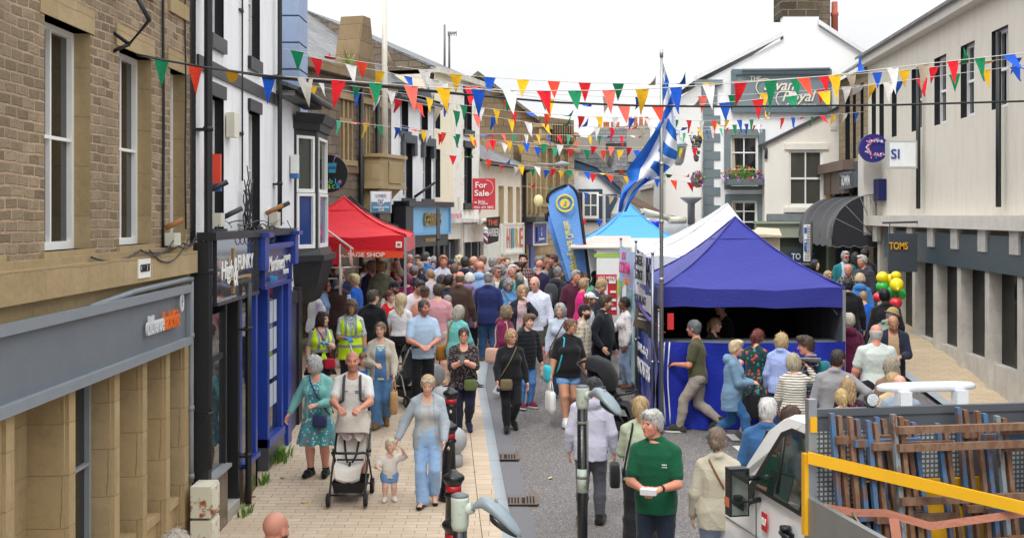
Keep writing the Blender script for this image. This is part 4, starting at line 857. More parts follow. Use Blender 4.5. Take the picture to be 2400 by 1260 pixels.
plant('weed_clump',-3.36,17.3,120,.2,'lush green weed clump at the foot of the blue shopfront',3,.38);plant('weed_clump',-3.4,15.35,45,.3,'tall thin weeds at the foot of the short black drainpipe',4,.12);plant('weed_clump',-3.35,16.15,40,.16,'small weed tuft at the blue shop doorstep',5,.14);plant('weed_clump',-3.3,14.75,50,.12,'low weed patch by the stone doorstep of the mirrored shop',6,.2);plant('weed_clump',-3.32,13.15,50,.15,'weed tuft in front of the brown tiled riser',7,.14);plant('weed_clump',-3.0,18.2,16,.08,'tiny weed growing between setts past the blue shop',8,.1)
W2=Wall((-12.6+.306*22,22),(-12.6+.306*52,52))
def U(px):return W2.hit(px,500)[0]
def wrect(l,t,b,r):return W2.rect(l,t,b,r)
def zat(px,py):return W2.hit(px,py)[1]
def hood_window(root,r,fm,dep=.22,bars=(0,1),reveal=None,gl=None):return window(W2,r,root,fm,gl or glass(),dep-.01,bars,.06)
def roof_slab(mb,W,u0,u1,ze,zr,back,over=.15,th=.07,m=0):
 a,b=W.pt(u0,ze,over),W.pt(u1,ze,over);c,e=W.pt(u1,zr,-back),W.pt(u0,zr,-back);v=Vector((0,0,-th))
 mb.face([a,b,c,e],m);mb.face([a+v,e+v,c+v,b+v],m);mb.face([a,a+v,b+v,b],m);mb.face([b,b+v,c+v,c],m);mb.face([e,e+v,a+v,a],m)
 f,g=W.pt(u1,ze,-2*back-over),W.pt(u0,ze,-2*back-over);mb.face([e,c,f,g],m)
def gable_fill(mb,W,u,ze,zr,back,m=0):mb.face([W.pt(u,ze,0),W.pt(u,zr,-back),W.pt(u,ze,-2*back)],m)
def chimney(root,c,w,d,z0,z1,m,pots=2,pm='b06a44',name='chimney'):
 mb=MB();mb.box((c[0]-w/2,c[1]-d/2,z0),(c[0]+w/2,c[1]+d/2,z1-.12));mb.box((c[0]-w/2-.05,c[1]-d/2-.05,z1-.12),(c[0]+w/2+.05,c[1]+d/2+.05,z1));o=mb.build(name,m,root)
 for k in range(pots):
  mb=MB();x=c[0]+(k-(pots-1)/2)*w/max(pots,1);mb.lathe([(.11,0),(.1,.1),(.085,.35),(.1,.4),(.1,.45),(.07,.45)],(x,c[1],z1),12);mb.build('chimney_pot',paint(pm,.8,.4),o)
 return o
def club():
 root=empty('stone_club_building',(0,0,0),0,'old sandstone club building with mullioned windows and a slate roof behind the red stall','building')
 u0,u1=U(700),U(916);ze=zat(900,196);
 wins=[wrect(797,231,374,828),wrect(877,240,371,908),wrect(845,231,372,868)];wins=[(a,b,wins[0][2],wins[0][3]) for a,b,c,e in wins];lows=[(a,b,zat(850,590),zat(850,520)) for a,b,_,_ in wins[:2]]
 mb=MB();W2.panel(mb,u0-3,u1,.8,ze,wins+lows,.25,0,1);W2.box(mb,u0-3,u1,.8,ze-.02,-7,-.26);mb.build('wall',[DARKST,SAND],root)
 for (a,b,c,e) in wins:
  mb=MB();zt=c+(e-c)*.66
  W2.box(mb,a,b,zt-.06,zt+.06,-.2,-.02)
  for k in (0,1,2,3):uu=a+(b-a)*k/3;W2.box(mb,uu-.05,uu+.05,c,zt-.06,-.2,-.015);W2.box(mb,uu-.05,uu+.05,zt+.06,e,-.2,-.015)
  W2.box(mb,a-.1,b+.1,e,e+.15,-.1,.06);W2.box(mb,a-.1,b+.1,c-.12,c,-.1,.08);fr=mb.build('mullioned_window',SAND,root)
  g=MB();W2.box(g,a,b,c,e,-.22,-.2);g.build('pane',glass('2a2e30',.08),fr)
  mb=MB()
  for k in range(3):uu=a+(b-a)*(k+.75)/3;W2.box(mb,uu-.02,uu+.02,c,e,-.19,-.17)
  mb.build('glazing_bar',WHT,fr)
 mb=MB();W2.box(mb,u0-3,U(800),ze-.1,ze+.12,-.3,.16);W2.box(mb,U(872),u1+.1,ze-.2,ze,-.3,.16);W2.box(mb,u0-3,u1,wins[0][2]-.3,wins[0][2]-.12,-.1,.05)
 a,b,zb,zt=U(826),U(872),ze-.35,zat(850,40);pts=[W2.pt(a-.1,zb,.1),W2.pt(b+.1,zb,.1),W2.pt(b,zb+.5,.1),W2.pt(a+(b-a)*.72,zt,.1),W2.pt(a+(b-a)*.36,zt,.1),W2.pt(a,zb+.5,.1)];mb.prism(pts,W2.n*-.6);W2.box(mb,a-.25,b+.15,zb+.1,zb+.25,-.5,.18)
 mb.build('parapet',stone('8f7c60','7d6b52','5f5240',1.2,.4,.95,.6,.008,'par'),root)
 mb=MB();a,b,c,e=wrect(842,368,442,900);W2.box(mb,a,b,c,e,0,.55);W2.box(mb,a-.06,b+.06,e,e+.08,0,.62);W2.box(mb,a-.05,b+.05,c,c+.08,0,.6);W2.box(mb,a+.5,b-.2,c+.15,e-.1,.55,.58);mb.prism([W2.pt(a+.1,c,.5),W2.pt(a+.1,c,0),W2.pt(a+.1,c-.5,0)],W2.u*(b-a-.2));mb.build('balcony',SAND,root)
 mb=MB();zr=ze+2.75;roof_slab(mb,W2,u0-3,U(915),ze-.05,zr,4.2);mb.build('roof',slate('66676b'),root);mb=MB();gable_fill(mb,W2,U(915),ze-.05,zr-.08,4.2);mb.build('gable',DARKST,root)
 p=W2.pt(U(712),0,-2.0);chimney(root,(p.x,p.y),.9,1.2,ze,zat(712,-60),DARKST,2)
 mb=MB();a,b=U(838),U(877)
 for u in (a,b):mb.tube([W2.pt(u,z,.1) for z in (1.2,4,ze-.3)],.06,8)
 mb.build('drainpipe',BLK,root)
 mb=MB();mb.tube([W2.pt(U(862),z,.45) for z in (zat(860,366),zat(860,200),zat(860,-40))],[.085,.075,.06],10);tag(mb.build('flagpole',paint('c9c5b8',.5,.35)),'weathered white wooden flagpole rising from the stone club balcony','flagpole')
 plant('weed_clump',W2.pt(U(812),0,.05).x,W2.pt(U(812),0,.05).y,60,.5,'grass tuft growing on the parapet of the stone club',9,.2,('7d8a3e','8f9a4a'),'weeds',ze+.1)
 mb=MB();
 for k in range(12):z=4.9+k*.46;mb.box((-4.3,20.55,z),(-3.66,21.4,z+.43))
 mb.box((-4.28,20.57,3.5),(-3.68,21.4,10.4),1);mb.box((-9,20.6,1),(-4.3,21.4,10.4),1)
 o=mb.build('quoined_corner_house',[paint('8fa0bd',.7,.25),paint('55606f',.8,.3)]);tag(o,'blue grey house corner of big painted blocks rising behind the white building','building')
club()
def white_shop():
 root=empty('white_painted_shop',(0,0,0),0,'white painted brick shop with black hooded windows and a pale blue fascia','building');u0,u1=U(917),U(1016);ze=zat(950,235)
 ws=[wrect(938,212,306,957),wrect(985,224,310,1003),wrect(944,332,464,967),wrect(991,340,464,1011)];ws[1]=ws[1][:2]+ws[0][2:];ws[3]=ws[3][:2]+ws[2][2:]
 mb=MB();W2.panel(mb,u0,u1,zat(960,480),ze,ws,.25,0,1);W2.box(mb,u0,u1,.8,ze-.02,-7,-.26);mb.build('wall',[render_wall('e4e5e6','b4b2ac',.5,.12),BLK],root)
 for k,(a,b,c,e) in enumerate(ws):
  mb=MB();W2.box(mb,a-.1,b+.1,c-.14,c,-.2,.06);mb.build('sill',paint('4a4f56',.6,.3),root);mb=MB();W2.box(mb,a-.12,b+.12,e-.02,e+.2,-.2,.1);
  if k>1:W2.box(mb,a-.16,a+.02,e-.35,e,-.02,.09);W2.box(mb,b-.02,b+.16,e-.35,e,-.02,.09)
  mb.build('window_hood',paint('4a4f56',.6,.3),root)
 for r in ws:window(W2,r,root,WHT,glass(),.24,(0,1),.07)
 mb=MB();roof_slab(mb,W2,u0,u1+.3,ze,zat(900,196)+2.75,4.2);mb.build('roof',SLATE,root);mb=MB();mb.tube([W2.pt(u0,ze,.22),W2.pt(u1,ze,.22)],.08,8);mb.build('gutter',DGREY,root)
 mb=MB();zt=zat(960,478);W2.box(mb,u0,u1+1,1.0,zt,-.26,-.2);a,b=U(922),U(1030);zf0,zf1=zat(960,548),zat(960,484);W2.box(mb,a,U(940),1,zf1+.1,0,.35);W2.box(mb,a,b,zf1,zf1+.14,0,.45);W2.box(mb,U(940),b,zf0-.35,zf0,0,.25)
 for p in (945,975,1000,1024):W2.box(mb,U(p),U(p)+.16,1,zf0-.3,-.2,.2)
 W2.box(mb,U(940),b,1,1.5,-.2,.15);mb.build('shopfront',paint('2c3038',.4,.2),root);mb=MB();W2.box(mb,U(948),U(1022),1.5,zf0-.35,-.15,-.1);mb.build('pane',glass('3a362c',.05),root)
 s=MB_sign(W2,U(940),b,zf0,zf1,.3,paint('79b4dd',.45,.1),paint('6aa3cc',.45),'shop_sign',.03);tag(s,'pale blue shop fascia with raised bronze letters left of the cream shop','shop sign');lettering('GERRINGS',W2.M((U(967)+U(1006))/2,(zf0+zf1)/2,.34),.48,metalm('b59a68'),s,U(1006)-U(967),0,'lettering',.03);lettering('THE SHOP',W2.M((U(975)+U(1000))/2,zf0-.18,.262),.14,paint('c8b078',.4),s,U(1000)-U(975))
 mb=MB();mb.tube([W2.pt(U(967),zat(967,462),.05),W2.pt(U(979),zat(979,428),.5)],.035,8);tag(mb.build('bracket_peg',BLK),'black peg sticking out of the white painted brick shop','peg')
white_shop()
def cream_shop():
 root=empty('cream_shop_building',(0,0,0),0,'tall cream building with flaking white paint beside the red for sale board','building');u0,um,u1=U(1017),U(1062),U(1124);ze=zat(1060,184)
 ws=[wrect(1016.5,348,462,1032),wrect(1088,345,476,1106),wrect(1017,235,300,1032),wrect(1088,215,303,1106)]
 mb=MB();W2.panel(mb,u0+.01,um,zat(1040,495),ze,[ws[0],ws[2]],.22,0,2);W2.panel(mb,um,u1,zat(1090,520),ze,[ws[1],ws[3]],.22,1,2);W2.box(mb,u0+.01,u1,.9,ze-.02,-7,-.25);mb.build('wall',[render_wall('e6dcc4','c9bfa8',.4),render_wall('e4e3df','c9bca0',.5,.12,'d3c3a2'),BLK],root)
 for k,r in enumerate(ws):window(W2,r,root,WHT if k in (0,2) else paint('55595f',.6),glass() if k in (1,3) else paint('b8b8b4',.3),.2,(0,1),.07)
 for a,b,c,e in (ws[1],ws[3]):
  for q,r_ in ((c-.2,c),(e,e+.2)):mb=MB();W2.box(mb,a-.1,b+.12,q,r_,-.15,.065);mb.build('sill' if q<c else 'lintel',BLK,root)
 mb=MB();W2.box(mb,u0,u1,ze,ze+.16,-.3,.2);mb.build('cornice',paint('c9c4b8',.7,.5),root)
 mb=MB();roof_slab(mb,W2,u0,u1,ze+.17,zat(900,196)+2.75,4.2,.05);mb.build('roof',SLATE,root);mb=MB();gable_fill(mb,W2,u1,ze+.1,zat(900,196)+2.7,4.2);gable_fill(mb,W2,u0,ze+.1,zat(900,196)+2.7,4.2);mb.build('gable',DARKST,root)
 mb=MB();W2.box(mb,U(1032),U(1062),zat(1045,560),zat(1045,492),0,.25);W2.box(mb,U(1066),U(1122),zat(1095,566),zat(1095,524),0,.3);W2.box(mb,U(1030),u1,zat(1090,521),zat(1090,512),0,.5);W2.box(mb,U(1064),U(1068),1,zat(1066,560),0,.25);mb.build('blank_fascia',paint('dcdad6',.6,.35),root)
 mb=MB();W2.box(mb,U(1033),u1,1,zat(1090,566),-.25,-.1);
 for p in (1033,1045,1060,1080,1096,1112):W2.box(mb,U(p),U(p)+.12,1,zat(1090,563),-.1,.1)
 mb.build('shopfront',paint('5a6068',.4),root);mb=MB();W2.box(mb,U(1036),u1-.1,1.6,zat(1090,570),-.08,-.05);mb.build('pane',glass('3a4444',.05),root)
 mb=MB();mb.tube([W2.pt(U(1064),z,.2) for z in (1.2,3,4.3)],.08,8);mb.tube([W2.pt(U(1080),zat(1080,519),.6),W2.pt(U(1122),zat(1122,521),.6)],.09,8);mb.build('drainpipe',paint('cfccc4',.5,.4),root)
 lettering('moo',W2.M((U(1038)+U(1056))/2,zat(1047,505),.27),.4,paint('e0a0a8',.6),root,1.1,.2)
 for px,t,lb,ant in ((1042,58,'plain thin aerial mast on the slate ridge',0),(1053,75,'aerial mast carrying a television antenna above the slate ridge',1)):
  Y=38;mb=MB();mb.tube([P(px,175,Y),P(px,t,Y)],.035,6)
  if ant:
   mb.tube([P(px-4,t+4,Y),P(px+18,t+2,Y)],.03,5)
   for k in range(6):mb.tube([P(px-3+k*4,t-2,Y),P(px-3+k*4,t+9,Y-.3)],.015,4)
  tag(mb.build('aerial_mast',paint('6b6e72',.5)),lb,'aerial')
cream_shop()
def low_shop():
 root=empty('low_shop_building',(0,0,0),0,'low cream shop with a slate roof and three boarded openings behind the for sale board','building');u0,u1=U(1125),U(1222);ze=zat(1170,385)
 ws=[wrect(l,435,524,r) for l,r in ((1168,1181),(1190,1202),(1210,1219))];ws=[(a,b,ws[0][2],ws[0][3]) for a,b,_,_ in ws]
 mb=MB();W2.panel(mb,u0,u1,.9,ze,ws,.2,0,1);W2.box(mb,u0,u1,.9,ze-.02,-6,-.21);mb.build('wall',[render_wall('ded6c8','bdb4a4',.4),paint('c9b79c',.8)],root);mb=MB()
 for a,b,c,e in ws:W2.box(mb,a,b,c,e,-.2,-.15)
 mb.build('boarding',paint('c3ad8e',.8,.3),root);mb=MB();roof_slab(mb,W2,u0,u1+.2,ze,ze+1.7,3.4,.3);mb.build('roof',slate('606268'),root);mb=MB();gable_fill(mb,W2,u1,ze,ze+1.6,3.4);mb.build('gable',render_wall('ded6c8','bdb4a4',.4),root)
 mb=MB();mb.tube([W2.pt(u0,ze-.05,.36),W2.pt(u1+.2,ze-.05,.36)],.08,8);mb.tube([W2.pt(u1+.1,z,.1) for z in (1.5,3,ze-.2)]+[W2.pt(u1+.1,ze-.05,.36)],.06,8);mb.build('gutter',BLK,root)
 mb=MB();W2.box(mb,u0,u1,1.1,zat(1170,530),.0,.12);mb.build('shopfront',paint('cfd2cc',.5,.3),root)
 s=MB_sign(W2,U(1166),U(1212),zat(1190,592),zat(1190,524),.2,WHT,paint('d6d6d2',.5),'shop_sign',.03);tag(s,'white shop sign with thin multicoloured HIRE letters','shop sign');u=(U(1180)+U(1204))/2;cs=['c8604a','5a8a9a','caa24a','c05a4a']
 for k,ch in enumerate('HIRE'):lettering(ch,W2.M(u+(k-1.5)*.5,zat(1190,560),.23),.95,paint(cs[k],.6),s,.34)
 mb=MB();a=P(1140,510,36);b=P(1173,507,36.6);c=P(1168,565,36.6);d=P(1138,574,36);mb.prism([a,b,c,d],(0,.06,0));o=mb.build('hanging_banner',NT('banner_print').out(lin('2b2626'),.7));tag(o,'black barber banner with red and white lettering hanging below the ledge','banner');M=Matrix.Translation(P(1155,545,35.9));lettering('BARBER',M,.34,paint('d8d8d8',.5),o,.36,.1);lettering('THE',Matrix.Translation(P(1155,522,35.9)),.22,paint('d8603a',.5),o,.3)
 p=P(1138,578,35.6);mb=MB();mb.lathe([(.05,0),(.08,.03),(.08,.06)],p,12);mb.lathe([(.08,.4),(.08,.43),(.05,.46)],p,12);o=mb.build('barber_pole',paint('d8d8d8',.3));tag(o,'small barber pole with red white and blue spiral','barber pole')
 t=NT('spiral');v=t.coord();sp=t.n('ShaderNodeSeparateXYZ',Vector=v);f=t.math('FRACT',t.math('ADD',t.math('MULTIPLY',sp.outputs[2],5),t.math('MULTIPLY',sp.outputs[0],5)));col=t.mix(t.math('LESS_THAN',f,.3),t.mix(t.math('GREATER_THAN',f,.65),lin('e8e8ea'),lin('2a3f9a')),lin('c8283a'));mb=MB();mb.lathe([(.065,.06),(.065,.4)],p,12);mb.build('spiral_drum',t.out(col,.3),o);mb=MB();mb.ball((p.x,p.y,p.z+.52),.07);mb.build('globe',paint('e8eef2',.2),o)
low_shop()
def chapel():
 root=empty('gothic_stone_building',(0,0,0),0,'ornate stone front with tall slit windows and a balustrade at the end of the terrace','building');S1=stone('a8977a','97866a','7a6c55',.55,.26,.95,1.0,.012,'ch');u0,u1=U(1222),U(1346);ze=zat(1300,345)
 ws=[wrect(l,366,470,l+8) for l in (1276,1292,1309,1328)];ws=[(a,a+.32,ws[0][2],ws[0][3]) for a,*_ in ws];lo=[(a,a+.4,zat(1300,560),zat(1300,500)) for a,*_ in ws]
 mb=MB();W2.panel(mb,u0,u1,1,ze,ws+lo,.3,0,0);W2.box(mb,u0,u1,1,ze-.02,-6,-.31);mb.build('wall',S1,root);mb=MB()
 for a,b,c,e in ws+lo:W2.box(mb,a,b,c,e,-.3,-.26)
 mb.build('pane',glass(),root);mb=MB();W2.box(mb,U(1262),u1,ze-.05,ze+.12,-.2,.25);W2.box(mb,U(1262),u1,ze+.62,ze+.75,-.2,.2);W2.box(mb,U(1262),u1,zat(1300,485),zat(1300,478),0,.15)
 for k in range(26):uu=U(1262)+(u1-U(1262))*(k+.5)/26;mb.tube([W2.pt(uu,ze+.12+z,.05) for z in (0,.15,.3,.5)],[.07,.1,.06,.07],6)
 for a,*_ in ws:W2.box(mb,a-.35,a-.2,zat(1300,480),ze,0,.16)
 for k in range(4):uu=U(1226)+k*.6;W2.box(mb,uu,uu+.2,zat(1240,500),zat(1240,400),0,.12)
 mb.build('balustrade',SAND,root);mb=MB();W2.box(mb,U(1224),U(1262),zat(1240,520),zat(1240,508),0,.5);mb.build('ledge',DGREY,root)
 mb=MB();W2.box(mb,U(1240),U(1250),1,zat(1245,575),-.05,.06);mb.build('door',paint('27479a',.4),root)
 s=MB_sign(W2,U(1230),U(1262),zat(1245,572),zat(1245,522),.3,paint('55518a',.5,.1),paint('d9d9dd',.5),'shop_sign',.02);tag(s,'purple shop fascia carrying a blue TG Jones square','shop sign');a,b=U(1237.5),U(1256);zc0,zc1=zat(1245,565),zat(1245,532);mb=MB();W2.box(mb,a,b,zc0,zc1,.3,.36);mb.build('square_panel',paint('1f3c94',.4),s);uc,zc=(a+b)/2,(zc0+zc1)/2;h=zc1-zc0
 lettering('T',W2.M(uc,zc+h*.3,.37),h*.36,WHT,s);lettering('G',W2.M(uc,zc,.37),h*.36,WHT,s);lettering('Jones',W2.M(uc,zc-h*.32,.37),h*.24,WHT,s,(b-a)*.7)
 mb=MB();pts=[P(x,y,46) for x,y in ((1108,440),(1108,176),(1122,172),(1262,278),(1262,440))];mb.prism(list(reversed(pts)),(0,7,0));mb.prism([P(x,y,45.8) for x,y in ((1262,335),(1262,272),(1345,282),(1345,335))][::-1],(0,6,0))
 for k in range(14):x=1266+k*5.6;mb.prism([P(a_,b_,45.6) for a_,b_ in ((x,332),(x+3,332),(x+3,285),(x,285))],(0,.2,0))
 o=mb.build('tall_stone_gable',stone('87765f','74644f','5c5040',.7,.3,.95,.9,.012,'gb'));tag(o,'tall windowless stone gable rising behind the low cream shop','building');mb=MB();mb.prism([P(x,y,45.7) for x,y in ((1100,182),(1120,166),(1264,276),(1264,284),(1120,176),(1100,190))][::-1],(0,8,0));mb.build('coping',slate('6b6860'),o)
 mb=MB();mb.tube([P(1256,384,40),P(1300,386,40)],.04,6);mb.tube([P(1300,386,40),P(1318,384,40),P(1334,385,40)],[.05,.1,.05],8);tag(mb.build('street_lamp',paint('8a8f94',.5)),'grey street lamp arm reaching out from the stone wall','street lamp');mb=MB();mb.ball(P(1262,470,39),.2,10,0,(.8,.6,1));tag(mb.build('wall_lamp',paint('dcd3a0',.5)),'cream round wall lamp on the ornate stone front','wall lamp')
chapel()
def far_houses():
 def house(name,lb,Y,poly,depth,m):mb=MB();mb.prism([P(x,y,Y) for x,y in poly][::-1],(0,depth,0));return tag(mb.build(name,m),lb,'house')
 h=house('white_cottage','white cottage with navy trimmed gable and window behind the feather flags',52,((1342,560),(1342,378),(1395,392),(1448,440),(1448,560)),6,render_wall('e6e8ea','c2c2c0',.3))
 mb=MB();mb.prism([P(x,y,51.8) for x,y in ((1338,376),(1400,392),(1456,440),(1456,458),(1398,408),(1338,392))],(0,.3,0));mb.build('bargeboard',paint('2f4a66',.5),h);mb=MB();mb.prism([P(x,y,51.7) for x,y in ((1340,372),(1342,345),(1392,352),(1462,430),(1456,442),(1398,392))],(0,7,0));mb.build('roof',SLATE,h)
 mb=MB();mb.prism([P(x,y,51.85) for x,y in ((1356,522),(1356,443),(1412,443),(1412,522))],(0,.2,0));sur=mb.build('window_surround',paint('2a3c52',.5),h);WW=Wall((X(1340,51.8),51.8),(X(1460,51.8),51.8));r=WW.rect(1365,450,512,1403);fr=window(WW,r,h,WHT,glass('3a4650',.1),-.06,(1,1),.09);mb=MB();mb.prism([P(x,y,51.85) for x,y in ((1420,520),(1420,455),(1446,455),(1446,520))],(0,.2,0));mb.build('door',paint('35475c',.4),h)
 house('grey_rendered_house','plain grey house wall with chimneys far behind the bunting',62,((1340,470),(1340,330),(1358,320),(1420,330),(1420,470)),8,render_wall('8f887d','6f695f',.5));
 h=house('slate_roofed_house','far house with a broad slate roof and red chimney pots',66,((1400,470),(1400,335),(1440,300),(1478,335),(1478,470)),8,render_wall('97938a','77736a',.4));mb=MB();mb.prism([P(x,y,65.5) for x,y in ((1360,338),(1400,300),(1470,296),(1480,335))],(0,8,0));mb.build('roof',slate('74767a'),h)
 for k,px in enumerate((1412,1430,1442)):chimney(h,(X(px,66),66),.55,.7,Z(330,66),Z(305,66),render_wall('8a857c','6a655c',.4),2)
 h=house('stone_chimney_house','far grey house topped by a wide rendered chimney stack',60,((1440,480),(1440,390),(1520,330),(1590,380),(1590,480)),8,render_wall('8d8a84','6c6963',.4));chimney(h,(X(1496,60),60),1.1,.8,Z(380,60),Z(295,60),render_wall('9a968e','76726a',.4),4);mb=MB();mb.prism([P(x,y,59.7) for x,y in ((1440,400),(1452,350),(1560,342),(1600,392))],(0,7,0));mb.build('roof',slate('75777c'),h)
 h=house('brown_gabled_house','brownish gabled house wall right behind the blue and white flag',50,((1530,520),(1530,430),(1600,350),(1650,372),(1650,520)),7,render_wall('a39c8f','857e70',.4));mb=MB();mb.prism([P(x,y,49.8) for x,y in ((1526,440),(1560,390),(1640,380),(1640,420))],(0,5,0));mb.build('roof',slate('8b8d90'),h)
 house('pale_shop_front','pale painted low house beside the hotel corner',46,((1560,540),(1560,432),(1655,440),(1655,540)),4,render_wall('c9cdcf','a8a9a6',.4))
 h=house('brick_cottage','far cottage with a reddish tiled lean to roof',48,((1450,540),(1450,500),(1470,460),(1540,500),(1540,540)),5,render_wall('d5d6d6','b0aea8',.4));mb=MB();mb.prism([P(x,y,47.7) for x,y in ((1470,470),(1478,455),(1545,492),(1545,504))],(0,5,0));mb.build('roof',paint('7d6a60',.8),h)
 h=house('end_chimney_house','dark stone chimney end beside the hotel cornice',56,((1608,420),(1608,300),(1650,300),(1650,420)),5,DARKST);chimney(h,(X(1628,56),58),.8,.6,Z(305,56),Z(275,56),DARKST,2,'c08a50')
 for k,(a,b,y) in enumerate(((-40,60,95),(-90,10,140))):pass
far_houses()
def hotel():
 Y=37.0;root=empty('hotel_building',(X(1840,Y),Y,gz(Y)),0,'white gabled hotel with grey corner blocks and a large grey name board','building');O=-Vector(root.location);W=Wall((X(1640,Y),Y),(X(2060,Y),Y))
 def B(mb,n,m,p=None):o=mb.build(n,m,p or root);o.location=O if p is None else (0,0,0);return o
 g=[P(x,y,Y) for x,y in ((1650,720),(1650,190),(1836,92),(1836,38),(1919,38),(1919,62),(2040,138),(2060,720))]
 ww=[W.rect(1712,318,436,1778),W.rect(1714,470,545,1776)]
 t=render_wall('eceded','c8c8c4',.25);z1=Z(190,Y);mb=MB();W.panel(mb,W.hit(1650,300)[0],W.hit(2055,300)[0],1.2,z1,ww,.2,0,0);top=[P(1650,190,Y)]+g[2:6]+[P(2055,148,Y),P(2055,190,Y)];mb.prism(top,(0,.4,0));W.box(mb,.1,6,1.2,z1-.01,-9,-.3);B(mb,'wall',t)
 mb=MB();r=.22
 for a,b in (((1634,186),(1836,84)),((1919,56),(2050,142))):p,q=P(*a,Y-.15),P(*b,Y-.15);mb.prism([p,q,q+Vector((0,0,.14)),p+Vector((0,0,.14))],(0,.6,0))
 B(mb,'verge',paint('d9dadb',.6,.2));mb=MB();mb.face([P(1634,184,Y),P(1836,82,Y),P(1836,82,Y)+Vector((0,9,0)),P(1634,184,Y)+Vector((0,9,0))]);mb.face([P(1919,54,Y),P(2050,140,Y),P(2050,140,Y)+Vector((0,9,0)),P(1919,54,Y)+Vector((0,9,0))]);B(mb,'roof',SLATE)
 mb=MB();mb.prism([P(x,y,Y-.02) for x,y in ((1833,38),(1833,-60),(1919,-60),(1919,38))][::-1],(0,1.2,0));B(mb,'chimney',stone('6d6353','2f2b26','9a8a70',.55,.26,.95,.9,.02,'chim'))
 ch=[o for o in root.children if o.name.startswith('chimney')][0];mb=MB();mb.box((X(1920,38),38,Z(90,38)),(X(1946,38),39,Z(-5,38)));mb.build('rear_stack',DARKST,ch)
 for x0,x1,yb,yt in ((1948,1964,90,5),(1917,1932,20,-20)):
  mb=MB();c=P((x0+x1)/2,yb,38.2);rr=(x1-x0)/2*38.2/FPX;hh=(yb-yt)*38.2/FPX;mb.lathe([(rr,-1),(rr,hh*.6),(rr*1.15,hh*.62),(rr*1.15,hh*.7),(rr*.9,hh*.72),(rr*.9,hh)],c,14);o=mb.build('chimney_pot',paint('a2543e',.7,.3),ch)
 mb=MB()
 for k in range(14):
  y0=250+k*21;z0,z1_=Z(y0+20,Y),Z(y0,Y);wd=.5 if k%2 else .3;u0=W.hit(1650,300)[0];W.box(mb,u0-.02,u0+wd,z0,z1_,-.1,.035)
 for a,b,c,e in ww:W.box(mb,a-.2,a,c-.1,e+.2,-.05,.04);W.box(mb,b,b+.2,c-.1,e+.2,-.05,.04);W.box(mb,a,b,e,e+.2,-.05,.04);W.box(mb,a,b,c-.12,c,-.05,.06)
 W.box(mb,W.hit(1640,300)[0]-.1,W.hit(1692,300)[0],Z(200,Y),Z(188,Y),-.3,.16);W.box(mb,W.hit(1650,300)[0]-.05,W.hit(1680,300)[0],Z(245,Y),Z(200,Y),-.2,.08);B(mb,'quoins',paint('6f7c80',.7,.2))
 for r_ in ww:fr=window(W,r_,root,WHT,glass('1d2224',.05),.14,(1,2),.07);fr.location=O;mb=MB();a,b,c,e=r_;mb.face([W.pt(a+.06,c,-.125),W.pt(a+.2,c,-.125),W.pt(a+.14,e,-.125),W.pt(a+.06,e,-.125)]);mb.build('curtain',cloth('b9b09a'),fr)
 a,b,c,e=W.rect(1713,166,262,1946);s=MB_sign(W,a,b,c,e,.12,paint('738287',.55,.1),paint('5f6f76',.5,.1),'hotel_sign',.14);tag(s,'large grey Swan and Royal Hotel name board on the white gable','hotel sign');L=lambda x,y:W.M(W.hit(x,y)[0],Z(y,Y),.16)
 cr=paint('e6ddcb',.5)
 lettering('THE',L(1768,186),.2,cr,s,.34);lettering('Swan',L(1822,202),.46,cr,s,.95,.35);lettering('&',L(1782,235),.3,cr,s,.16);lettering('Royal',L(1866,228),.46,cr,s,1.05,.35);lettering('HOTEL',L(1890,249),.13,cr,s,.62)
 mb=MB();
 for q in (lambda t:(1800+22*math.cos(t)-6,205+20*math.sin(t)),lambda t:(1835+16*math.cos(t),232+18*math.sin(t))):mb.tube([P(*q(t),Y-.17) for t in np.linspace(.6,5.2,16)],.018,5)
 mb.build('flourish',cr,s);mb=MB();mb.tube([P(1740,165,Y-.3),P(1945,162,Y-.3)],.05,8);tag(mb.build('sign_light',paint('5c666c',.4)),'long grey strip light above the hotel name board','sign light')
 def flowers(name,x0,x1,yb,yt,Yf,lb,seed,hang=0,cat='flowers'):
  rng=random.Random(seed);mb=MB();cols=['3f6a24','5b8a2c','7a9a2e','d8492c','e05a34','c24a9a','7050b8','6848b0','e8b8d0']
  w=(x1-x0)*Yf/FPX;h=(yb-yt)*Yf/FPX;c=P((x0+x1)/2,(yb+yt)/2,Yf)
  for k in range(650):
   a,b=rng.uniform(-1,1),rng.uniform(-1,1);
   if hang==0 and b>1-a*a*.8:continue
   if hang and a*a+b*b>1:continue
   p=c+Vector((a*w/2,rng.uniform(-.22,.22),b*h/2));side=abs(a)>.55 and b<.1
   m=rng.choice((0,1,2,1,2,3,4)) if not side else rng.choice((6,7,6,8,5,0))
   if b<-.35 and not side:m=rng.choice((5,8,0,1,5,3))
   if hang:m=rng.choice((0,1,5,6,7,3,8,2))
   n=Vector((rng.uniform(-1,1),rng.uniform(-1,.3),rng.uniform(-.4,1))).normalized();u=n.orthogonal().normalized();v=n.cross(u);r=rng.uniform(.02,.05)
   mb.face([p+u*r,p+v*r*.7,p-u*r,p-v*r*.7],m)
  mb.ball((c.x,c.y,c.z-h*.12),h*.36,12,0,(w/h*.95 if not hang else w/h*.8,.35,1))
  return tag(mb.build(name,[paint(c_,.7,.1) for c_ in cols],origin=c),lb,cat)
 o=flowers('flower_display',1692,1788,428,388,Y-.35,'orange and purple flowers filling the hotel window box',5);mb=MB();mb.box((X(1698,Y),Y-.55,Z(434,Y)),(X(1784,Y),Y-.12,Z(420,Y)));tag(mb.build('window_box',paint('5f6c70',.6)),'grey window box under the hotel first floor window','window box')
